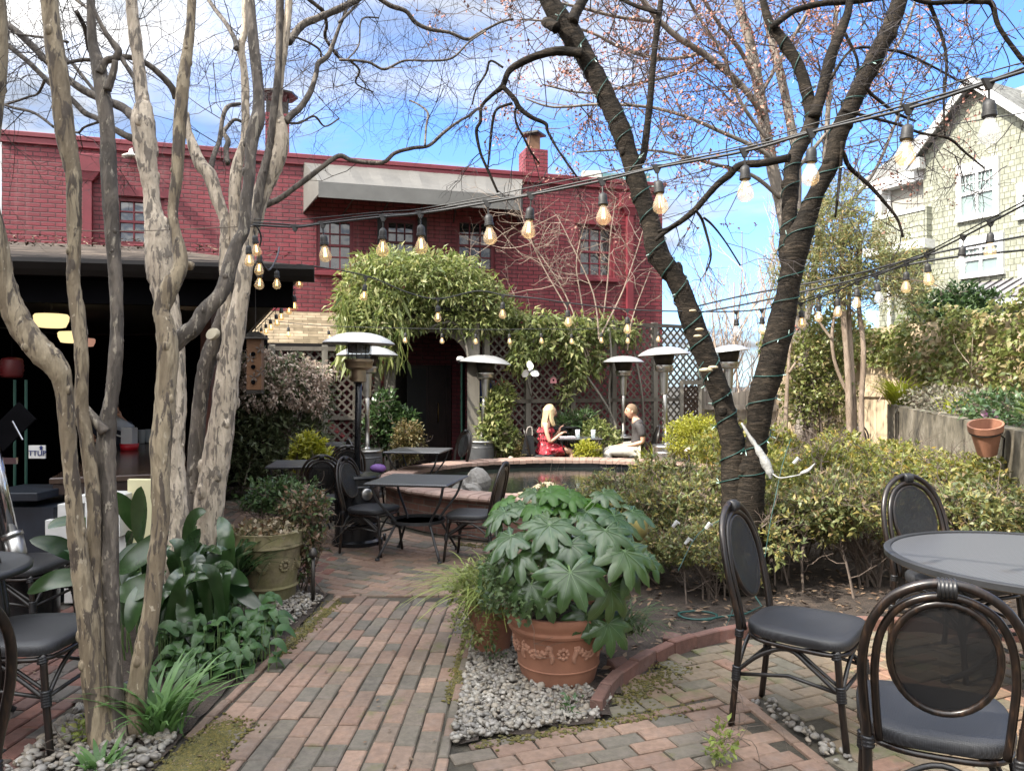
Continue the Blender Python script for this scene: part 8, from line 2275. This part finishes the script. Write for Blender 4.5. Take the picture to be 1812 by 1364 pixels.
def birdhouse(label, p, w, h, mat, roof):
    o = thing('birdhouse', label, 'birdhouse', p); mb = MB(); mb.prism([(-w / 2, -w / 2, 0), (w / 2, -w / 2, 0), (w / 2, -w / 2, h * .6), (0, -w / 2, h), (-w / 2, -w / 2, h * .6)], (0, w, 0)); b_ = mb.build('box', mat, o, local=True)
    mb = MB()
    for s in (-1, 1): mb.prism([(0, -w * .65, h * 1.02), (s * w * .68, -w * .65, h * .52), (s * w * .68, -w * .65, h * .46), (0, -w * .65, h * .95)], (0, w * 1.3, 0))
    mb.build('roof', roof, o, local=True); mb = MB(); mb.lathe([(w * .16, 0), (w * .16, .01), (.001, .01)], (0, -w / 2 - .004, h * .42), 14, M=Matrix.Rotation(math.pi / 2, 3, 'X')); mb.build('entrance', M_BLK, b_, local=True); return o
birdhouse('faded pink birdhouse on the lattice right of the white fan', P(979, 678, 13.55), .11, .13, simple('pink_paint', (.42, .17, .18), .7, 0, .15, 6, 0), M_FASC)
birdhouse('tan wooden birdhouse behind the black heater head', P(655, 660, 12.7), .14, .19, simple('tan_wood', (.34, .24, .15), .8, 0, .2, 6, 0), M_FASC)
bt_ = thing('birdhouse_tower', 'tall hanging orange-brown wooden birdhouse with metal leaves and a dark roof', 'birdhouse', P(452, 690, 6.3))
M_ORW = simple('orange_wood', (.15, .075, .035), .65, 0, .3, 6, .2, 50, stretch=(1, 1, .2))
hh = 90 * 6.3 / FPX; mb = MB(); mb.box((0, 0, hh / 2), (.115, .115, hh), rz=.12, bev=.004); bo = mb.build('body', M_ORW, bt_, local=True)
mb = MB(); mb.lathe([(.13, hh), (.125, hh + .012), (.06, hh + .055), (.03, hh + .06)], (0, 0, 0), 4, M=Matrix.Rotation(.9, 3, 'Z')); mb.build('roof', M_STEELD, bt_, local=True); mb = MB(); mb.lathe([(.085, -.03), (.085, .0), (.001, .0)], (0, 0, 0), 4, M=Matrix.Rotation(.9, 3, 'Z')); mb.build('base', M_STEELD, bt_, local=True)
M_PEW = simple('pewter', (.20, .18, .16), .4, .8, .2, 8, 0)
for z, dx in ((hh * .62, -.02), (hh * .25, .01), (hh * .8, .062), (hh * .35, .064)):
    mb = MB()
    for k in range(5): a = k * 1.256 + .3; mb.prism([(dx, -.062, z), (dx + .03 * math.cos(a - .25), -.066, z + .03 * math.sin(a - .25)), (dx + .045 * math.cos(a), -.064, z + .045 * math.sin(a)), (dx + .03 * math.cos(a + .25), -.066, z + .03 * math.sin(a + .25))], (0, .003, 0))
    mb.build('metal_leaf', M_PEW, bo, local=True)
for z in (hh * .15, hh * .45, hh * .7): mb = MB(); mb.lathe([(.018, 0), (.018, .008), (.001, .008)], (.005, -.066, z), 12, M=Matrix.Rotation(math.pi / 2, 3, 'X')); mb.build('entrance', M_BLK, bo, local=True)
mb = MB(); mb.tube([(0, 0, hh + .05), (0, 0, 2.46 - P(452, 690, 6.3).z)], .004, 5); mb.build('hanger', M_STEELD, bt_, local=True)
# old spiked finial at the far side of the lattice and a pond-side grille on the left
ob = thing('purple_bag', 'small purple bag on the seat of a chair at the rear table', 'bag', V3(-1.78, 10.2, .44)); mb = MB(); mb.ball((0, 0, .06), .11, 12, 7, s=(1, .8, .55)); mb.build('bag', simple('purple_cloth', (.13, .06, .22), .7, 0, .2, 8, .2), ob, smooth=True, local=True); mb = MB(); mb.tube(cpath([(-.05, 0, .11), (-.03, 0, .17), (.03, 0, .17), (.05, 0, .11)], 3), .006, 5); mb.build('handle', M_DARK, ob, local=True)

# ================================================================ PEOPLE
def skin_body(name, nodes, edges, mat, parent, root=0, sub=2):
    """one continuous body grown from joints with radii"""
    me = bpy.data.meshes.new(name); me.from_pydata([tuple(n[0]) for n in nodes], edges, []); me.materials.append(mat)
    o = bpy.data.objects.new(name, me); COL.objects.link(o)
    m = o.modifiers.new('skin', 'SKIN'); m.use_smooth_shade = True
    if not me.skin_vertices: me.skin_vertices.new() if hasattr(me.skin_vertices, 'new') else None
    for i, n in enumerate(nodes):
        r = n[1]; me.skin_vertices[0].data[i].radius = (r, r) if isinstance(r, float) else r
    me.skin_vertices[0].data[root].use_root = True
    s = o.modifiers.new('sub', 'SUBSURF'); s.levels = sub; s.render_levels = sub
    o.parent = parent
    return o
M_SKIN = simple('skin', (.58, .34, .24), .5, 0, .08, 8, 0); M_SKIN2 = simple('skin_tan', (.55, .31, .21), .5, 0, .08, 8, 0)
M_BLOND = simple('blonde_hair', (.50, .39, .22), .45, 0, .25, 30, .5, 120, stretch=(6, 6, 1)); M_BRHAIR = simple('light_brown_hair', (.20, .13, .075), .6, 0, .25, 40, .4, 150)
M_DRESS, t, b = newmat('red_print_dress'); v = mapped(t); n1 = noise(t, v, 17, 3, .7); t.links.new(ramp(t, n1, [(.38, (.05, .004, .008)), (.47, (.30, .008, .02)), (.57, (.40, .014, .03)), (.66, (.55, .30, .30))]), b.inputs['Base Color']); b.inputs['Roughness'].default_value = .7; bump(t, b, noise(t, v, 14, 3), .6, .02)
M_SHIRT = simple('charcoal_shirt', (.045, .040, .040), .7, 0, .2, 10, .4, 16, bdist=.02); M_TROU = simple('off_white_trousers', (.56, .52, .46), .75, 0, .1, 8, .4, 14, bdist=.02)
def hand(nodes, edges, wi, w, d, up, s=1.0, curl=.5, thumb=1):
    """palm, four bent fingers and a thumb grown on from node wi"""
    d = d.normalized(); sd = d.cross(up).normalized(); n = len(nodes)
    nodes.append((w + d * .05 * s, (.022 * s, .014 * s))); edges.append((wi, n)); pal = n
    for k in range(4):
        o_ = sd * (.026 - .0175 * k) * s; L = (.068, .076, .070, .055)[k] * s; p0 = w + d * .075 * s + o_
        c1 = p0 + d * L * .5 - up * L * curl * .25; c2 = c1 + d * L * .4 - up * L * curl * .6
        i = len(nodes); nodes.extend([(p0, .0095 * s), (c1, .0085 * s), (c2, .007 * s)]); edges.extend([(pal, i), (i, i + 1), (i + 1, i + 2)])
    i = len(nodes); nodes.extend([(w + d * .03 * s + sd * .03 * s * thumb, .011 * s), (w + d * .065 * s + sd * .05 * s * thumb - up * .01, .0085 * s)]); edges.extend([(pal, i), (i, i + 1)])
def head_mesh(mb, c, f, up=V3(0, 0, 1), s=1.0):
    """head with brow, nose, lips and chin; c centre, f facing"""
    sd = up.cross(f).normalized(); n_, m_ = 28, 20; vs_, fs_ = [], []
    for i in range(m_ + 1):
        for k in range(n_):
            a, e_ = math.pi * i / m_, 2 * math.pi * k / n_
            x, y, z = math.sin(a) * math.cos(e_), math.sin(a) * math.sin(e_), math.cos(a)
            fx = .096 * x; w = .074 * y; h = .118 * z
            if z < -.1: w *= 1 - .32 * (-z - .1); fx *= 1 - .18 * (-z)
            if x > .2:
                g = max(0, x) * math.exp(-(y / .22) ** 2)
                fx += .022 * g * math.exp(-((z + .16) / .17) ** 2) * math.exp(-(y / .13) ** 2)          # nose
                fx += .007 * g * math.exp(-((z + .47) / .07) ** 2)                                        # lips
                fx += .010 * g * math.exp(-((z + .80) / .14) ** 2)                                        # chin
                fx -= .010 * math.exp(-((z - .06) / .10) ** 2) * math.exp(-((abs(y) - .36) / .16) ** 2)  # eye hollows
                fx += .006 * math.exp(-((z - .24) / .10) ** 2) * x                                        # brow
            vs_.append(c + f * fx * s + sd * w * s + up * h * s)
    for i in range(m_):
        for k in range(n_): fs_.append((i * n_ + k, (i + 1) * n_ + k, (i + 1) * n_ + (k + 1) % n_, i * n_ + (k + 1) % n_))
    mb.add(vs_, fs_)
    for q_ in (-1, 1): mb.ball(c + sd * q_ * .074 * s - up * .01 - f * .004, .026 * s, 8, 6, s=(.7, .4, 1.1))
def eyes(parent, c, f, s=1.0, lip=(.45, .14, .13)):
    sd = V3(0, 0, 1).cross(f).normalized(); mb = MB()
    for q_ in (-1, 1): mb.ball(c + f * .082 * s + sd * q_ * .030 * s + V3(0, 0, .008), .0085 * s, 8, 6)
    mb.build('eyes', M_DARK, parent, smooth=True, local=True); mb = MB()
    for q_ in (-1, 1): mb.tube([c + f * .090 * s + sd * q_ * .016 * s + V3(0, 0, .028), c + f * .084 * s + sd * q_ * .044 * s + V3(0, 0, .030)], .004, 5)
    mb.build('eyebrows', M_BRHAIR, parent, local=True); mb = MB(); mb.ball(c + f * .098 * s - V3(0, 0, .056), .02 * s, 8, 5, s=(.35, 1, .3)); mb.build('lips', simple('lips', lip, .5, 0, .1, 5, 0), parent, smooth=True, local=True)
# woman, facing +x
w = thing('person', 'blonde woman in a red ruffled strapless dress sitting at the table by the pond', 'person', (.57, 12.93, 0))
f = V3(1, 0, 0); hc = V3(.075, 0, 1.155)
nodes = [(V3(0, 0, .53), (.13, .11)), (V3(-.01, 0, .68), (.10, .085)), (V3(0, 0, .84), (.115, .08)), (V3(0, 0, .95), (.10, .06)), (V3(.025, 0, 1.03), .046), (V3(.05, 0, 1.10), .05)]
edges = [(0, 1), (1, 2), (2, 3), (3, 4), (4, 5)]
for s in (-1, 1):
    i = len(nodes); nodes += [(V3(.06, s * .09, .50), .085), (V3(.25, s * .09, .515), .073), (V3(.43, s * .085, .50), .055), (V3(.44, s * .085, .28), .048), (V3(.41, s * .085, .09), .034), (V3(.50, s * .09, .035), .03), (V3(.57, s * .09, .025), .022)]
    edges += [(0, i)] + [(i + k, i + k + 1) for k in range(6)]
sh_ = len(nodes); nodes += [(V3(-.01, -.155, .94), .045), (V3(.01, -.185, .80), .038), (V3(.06, -.19, .66), .034), (V3(.15, -.14, .715), .029), (V3(.225, -.09, .775), .021)]; edges += [(3, sh_)] + [(sh_ + k, sh_ + k + 1) for k in range(4)]
hand(nodes, edges, sh_ + 4, nodes[sh_ + 4][0], V3(.7, .35, .55), V3(-.4, 0, .8), .95, .9)
sh_ = len(nodes); nodes += [(V3(-.01, .155, .94), .045), (V3(.03, .18, .80), .038), (V3(.08, .17, .67), .034), (V3(.17, .10, .74), .029), (V3(.22, .05, .82), .021)]; edges += [(3, sh_)] + [(sh_ + k, sh_ + k + 1) for k in range(4)]
hand(nodes, edges, sh_ + 4, nodes[sh_ + 4][0], V3(.3, -.2, .9), V3(-.9, 0, .3), .95, .8)
bd = skin_body('body', nodes, edges, M_SKIN, w)
mb = MB(); head_mesh(mb, hc, f); hd_ = mb.build('head', M_SKIN, w, smooth=True, local=True); eyes(hd_, hc, f)
mb = MB(); tiers = [(.90, .128, .098), (.86, .130, .10), (.80, .126, .098), (.74, .122, .098), (.68, .122, .102), (.62, .135, .118), (.55, .155, .150), (.49, .165, .170), (.455, .17, .178)]
n_ = 40; vs_, fs_ = [], []
for i, (z, rx, ry) in enumerate(tiers):
    for k in range(n_):
        a = 2 * math.pi * k / n_; wv = 1 + .05 * math.sin(k * 2.9 + i * 2) * (i % 2) ; vs_.append(V3(rx * .95 * math.cos(a) * wv, ry * 1.15 * math.sin(a) * wv, z + .006 * math.sin(k * 1.7 + i)))
for i in range(len(tiers) - 1):
    for k in range(n_): fs_.append((i * n_ + k, i * n_ + (k + 1) % n_, (i + 1) * n_ + (k + 1) % n_, (i + 1) * n_ + k))
mb.add(vs_, fs_)
for (z, r0, r1) in ((.885, .132, .165), (.76, .125, .150), (.65, .128, .160), (.56, .15, .185)):
    vs_, fs_ = [], []
    for j, (rr, zz) in enumerate(((r0, z), (r1, z - .065))):
        for k in range(60): a = 2 * math.pi * k / 60; q_ = 1 + .07 * math.sin(k * 1.9) * j; vs_.append(V3(rr * math.cos(a) * q_ * .92, rr * math.sin(a) * q_ * .95, zz + .012 * math.sin(k * 2.3) * j))
    for k in range(60): fs_.append((k, (k + 1) % 60, 60 + (k + 1) % 60, 60 + k))
    mb.add(vs_, fs_)
for zoff, x1 in ((0, .30), (.012, .20)):
    vs_, fs_ = [], []
    for i in range(7):
        x = .02 + (x1 - .02) * i / 6
        for k in range(24): a = 2 * math.pi * k / 24; q_ = 1 + .06 * math.sin(k * 2.1 + i); vs_.append(V3(x + .012 * math.sin(k * 1.7), math.cos(a) * (.185 - .02 * i / 6) * q_, .515 + math.sin(a) * (.105 - .012 * i / 6 + zoff) * q_))
    for i in range(6):
        for k in range(24): fs_.append((i * 24 + k, i * 24 + (k + 1) % 24, (i + 1) * 24 + (k + 1) % 24, (i + 1) * 24 + k))
    mb.add(vs_, fs_)
mb.build('dress', M_DRESS, w, smooth=True, local=True)
mb = MB(); n_, m_ = 22, 12; vs_, fs_ = [], []
for i in range(m_ + 1):
    for k in range(n_):
        a, e_ = math.pi * .62 * i / m_, 2 * math.pi * k / n_; x, y, z = math.sin(a) * math.cos(e_), math.sin(a) * math.sin(e_), math.cos(a)
        r = 1.0 if x < .35 else 1 - .28 * (x - .35); vs_.append(hc + V3(.112 * x * r - .010, .088 * y, .128 * z + .006))
for i in range(m_):
    for k in range(n_): fs_.append((i * n_ + k, (i + 1) * n_ + k, (i + 1) * n_ + (k + 1) % n_, i * n_ + (k + 1) % n_))
mb.add(vs_, fs_)
for k in range(70):
    a = math.radians(62 + 236 * k / 69); x0, y0 = .095 * math.cos(a) - .012, .084 * math.sin(a); ln = .30 + .10 * RO.random() if abs(a - math.pi) < 1.2 else .24 + .06 * RO.random()
    st = hc + V3(x0, y0, .03 + .03 * RO.random()); fr_ = 1 if math.cos(a) > -.1 else 0
    mb.tube(cpath([st, st + V3(-.015 + .02 * fr_, y0 * .12, -ln * .35), st + V3(-.035 + .05 * fr_, y0 * .25, -ln * .7), st + V3(-.03 + .07 * fr_ + RO.gauss(0, .01), y0 * .3 + RO.gauss(0, .012), -ln)], 3), [.016, .016, .015, .014, .013, .012, .011, .009, .007, .003], 6)
mb.build('hair', M_BLOND, w, smooth=True, local=True)
# man, facing -x
m = thing('person', 'man in a charcoal short-sleeved shirt and white trousers sitting opposite the woman', 'person', (2.10, 12.93, 0))
f = V3(-1, 0, -.02).normalized(); hc = V3(-.09, 0, 1.165)
nodes = [(V3(0, 0, .53), (.14, .12)), (V3(.03, 0, .68), (.12, .10)), (V3(.035, 0, .84), (.14, .10)), (V3(.01, 0, .965), (.12, .07)), (V3(-.025, 0, 1.04), .056), (V3(-.06, 0, 1.11), .056)]
edges = [(0, 1), (1, 2), (2, 3), (3, 4), (4, 5)]
for s in (-1, 1):
    i = len(nodes); nodes += [(V3(-.06, s * .10, .50), .09), (V3(-.28, s * .11, .505), .08), (V3(-.50, s * .12, .50), .06), (V3(-.48, s * .12, .28), .052), (V3(-.42, s * .12, .09), .036), (V3(-.52, s * .12, .04), .034), (V3(-.62, s * .12, .03), .026)]
    edges += [(0, i)] + [(i + k, i + k + 1) for k in range(6)]
for s in (-1, 1):
    sh_ = len(nodes); nodes += [(V3(.02, s * .18, .95), .056), (V3(.06, s * .215, .80), .047), (V3(.07, s * .22, .665), .041), (V3(-.08, s * .17, .615), .036), (V3(-.24, s * .10, .590), .026)]; edges += [(3, sh_)] + [(sh_ + k, sh_ + k + 1) for k in range(4)]
    hand(nodes, edges, sh_ + 4, nodes[sh_ + 4][0], V3(-.95, -s * .25, -.12), V3(0, 0, 1), 1.05, .5, s)
bd = skin_body('body', nodes, edges, M_SKIN2, m)
mb = MB(); head_mesh(mb, hc, f, s=1.04); hd_ = mb.build('head', M_SKIN2, m, smooth=True, local=True); eyes(hd_, hc, f, 1.04, (.42, .18, .15))
def cloth(parent, name, nodes, edges, mat): return skin_body(name, nodes, edges, mat, parent)
nn = [(V3(0, 0, .52), (.165, .145)), (V3(.03, 0, .68), (.15, .125)), (V3(.035, 0, .84), (.168, .125)), (V3(.01, 0, .965), (.14, .09)), (V3(-.02, 0, 1.025), (.075, .075))]; ee = [(0, 1), (1, 2), (2, 3), (3, 4)]
for s in (-1, 1): i = len(nn); nn += [(V3(.02, s * .185, .955), .076), (V3(.055, s * .215, .83), .072), (V3(.068, s * .222, .735), .070)]; ee += [(3, i), (i, i + 1), (i + 1, i + 2)]
cloth(m, 'shirt', nn, ee, M_SHIRT)
nn = [(V3(0, 0, .50), (.16, .15))]; ee = []
for s in (-1, 1): i = len(nn); nn += [(V3(-.08, s * .10, .50), .108), (V3(-.28, s * .11, .505), .098), (V3(-.505, s * .12, .495), .080), (V3(-.485, s * .12, .28), .072), (V3(-.42, s * .12, .08), .062)]; ee += [(0, i)] + [(i + k, i + k + 1) for k in range(4)]
cloth(m, 'trousers', nn, ee, M_TROU)
mb = MB(); vs_, fs_ = [], []
for i in range(m_ + 1):
    for k in range(n_):
        a, e_ = math.pi * .60 * i / m_, 2 * math.pi * k / n_; x, y, z = math.sin(a) * math.cos(e_), math.sin(a) * math.sin(e_), math.cos(a)
        back = max(0, x); lim = 1.0 if x > -.2 else 1 - .32 * (-x - .2) * (1 if z < .75 else .3)
        vs_.append(hc + V3((.108 * x * lim), .082 * y, .126 * z + .004 if x > -.35 or z > .55 else .126 * .55 + .02 * z))
for i in range(m_):
    for k in range(n_): fs_.append((i * n_ + k, (i + 1) * n_ + k, (i + 1) * n_ + (k + 1) % n_, i * n_ + (k + 1) % n_))
mb.add(vs_, fs_); mb.build('hair', M_BRHAIR, m, smooth=True, local=True)
# bartender half hidden behind the stem
Yb = 9.0; p0 = P(205, 722, Yb)
bt2 = thing('person', 'bartender in a navy shirt half hidden behind a stem, holding up a pitcher', 'person', V3(p0.x - .05, Yb, 0))
fz = (V3(0, 0, 1.5) - V3(p0.x, Yb, 1.33)); f = V3(.25, -1, -.15).normalized(); hc = V3(.04, -.10, p0.z)
nodes = [(V3(0, .12, .82), (.16, .12)), (V3(0, .10, 1.0), (.15, .11)), (V3(0, .04, 1.14), (.14, .09)), (V3(.01, -.02, 1.20), .06), (V3(.03, -.07, p0.z - .07), .056)]; edges = [(0, 1), (1, 2), (2, 3), (3, 4)]
for s in (-1, 1): i = len(nodes); nodes += [(V3(s * .1, .12, .6), .09), (V3(s * .11, .1, .42), .07), (V3(s * .11, .14, .06), .05), (V3(s * .11, .0, .035), .035)]; edges += [(0, i), (i, i + 1), (i + 1, i + 2), (i + 2, i + 3)]
hw_ = P(213, 738, Yb - .25) - bt2.location
sh_ = len(nodes); nodes += [(V3(.17, .02, 1.13), .055), (V3(.24, -.1, .98), .045), (V3(hw_.x + .02, hw_.y + .08, hw_.z - .07), .033), (hw_ + V3(0, .03, -.02), .024)]; edges += [(2, sh_), (sh_, sh_ + 1), (sh_ + 1, sh_ + 2), (sh_ + 2, sh_ + 3)]; hand(nodes, edges, sh_ + 3, nodes[sh_ + 3][0], V3(-.2, -.3, .6), V3(0, .9, .3), 1.0, .9)
sh_ = len(nodes); nodes += [(V3(-.17, .02, 1.13), .055), (V3(-.24, -.05, .95), .045), (V3(-.1, -.2, .97), .03)]; edges += [(2, sh_), (sh_, sh_ + 1), (sh_ + 1, sh_ + 2)]; hand(nodes, edges, sh_ + 2, nodes[sh_ + 2][0], V3(.8, -.5, 0), V3(0, 0, 1), 1.0, .6)
skin_body('body', nodes, edges, M_SKIN2, bt2); mb = MB(); head_mesh(mb, hc, f); hd_ = mb.build('head', M_SKIN2, bt2, smooth=True, local=True); eyes(hd_, hc, f)
cloth(bt2, 'shirt', [(V3(0, .12, .74), (.18, .15)), (V3(0, .10, 1.0), (.175, .14)), (V3(0, .04, 1.13), (.165, .115)), (V3(.01, -.01, 1.19), (.08, .08)), (V3(.17, .02, 1.13), .072), (V3(.22, -.06, 1.03), .066), (V3(-.17, .02, 1.13), .072), (V3(-.22, -.01, 1.0), .066)], [(0, 1), (1, 2), (2, 3), (2, 4), (4, 5), (2, 6), (6, 7)], simple('navy_shirt', (.012, .016, .03), .8, 0, .2, 8, 0))
cloth(bt2, 'trousers', [(V3(0, .12, .78), (.17, .14)), (V3(.1, .12, .6), .105), (V3(.11, .1, .42), .085), (V3(.11, .14, .08), .065), (V3(-.1, .12, .6), .105), (V3(-.11, .1, .42), .085), (V3(-.11, .14, .08), .065)], [(0, 1), (1, 2), (2, 3), (0, 4), (4, 5), (5, 6)], M_DARK)
mb = MB(); mb.ball(hc + V3(-.01, .025, .03), .108, 16, 10, s=(.82, .95, .98)); mb.build('hair', M_DARK, bt2, smooth=True, local=True)
pc_ = thing('pitcher', 'translucent white plastic pitcher tipped by the bartender', 'pitcher', P(217, 753, Yb - .32)); M_ = Matrix.Rotation(-1.15, 3, 'Y')
mb = MB(); mb.lathe([(.055, -.11), (.075, .11), (.070, .11), (.050, -.10), (.001, -.10)], (0, 0, 0), 20, M=M_); mb.build('jug', glassy('frosted_plastic', (.75, .8, .86), .55, .35), pc_, smooth=True, local=True); mb = MB(); mb.tube(cpath([M_ @ V3(-.065, 0, .09), M_ @ V3(-.12, 0, .06), M_ @ V3(-.115, 0, -.04), M_ @ V3(-.06, 0, -.06)], 3), .009, 6); mb.build('handle', M_WHT, pc_, smooth=True, local=True)
# on the couple's table and chair
nbk = thing('notebook', 'open white menu book on the table in front of the woman', 'book', (.90, 13.0, .722)); mb = MB(); mb.box((.02, -.1, .012), (.26, .20, .022), rz=.1, bev=.003); mb.build('pages', simple('paper', (.72, .70, .72), .8, 0, .05, 5, 0), nbk, local=True); mb = MB(); mb.box((.02, -.1, .002), (.275, .215, .005), rz=.1); mb.build('cover', M_TRIMD, nbk, local=True)
for x, lab in ((1.10, "tumbler of water nearest the woman's book"), (1.36, "tumbler of water near the man's side of the table")):
    mb = MB(); mb.lathe([(.034, .722), (.040, .86), (.036, .86), (.030, .735), (.001, .735)], (x, 12.86, 0), 16); tag(mb.build('tumbler', M_GL, smooth=True), lab, 'glass', "glasses on the couple's table")
bg = thing('handbag', "black handbag hanging on the woman's chair back", 'bag', (.28, 12.80, .44)); mb = MB(); mb.prism([(-.13, -.05, .0), (.11, -.05, .0), (.07, -.04, .33), (-.06, -.04, .33)], (0, .10, 0)); mb.build('bag', simple('black_leather', (.012, .012, .013), .3, 0, .2, 8, .2, 60), bg, local=True); mb = MB(); mb.tube(cpath([(-.05, 0, .32), (-.02, 0, .45), (.05, 0, .46), (.06, 0, .32)], 3), .010, 6); mb.build('strap', simple('strap', (.3, .27, .24), .5, 0, .2, 8, 0), bg, local=True)
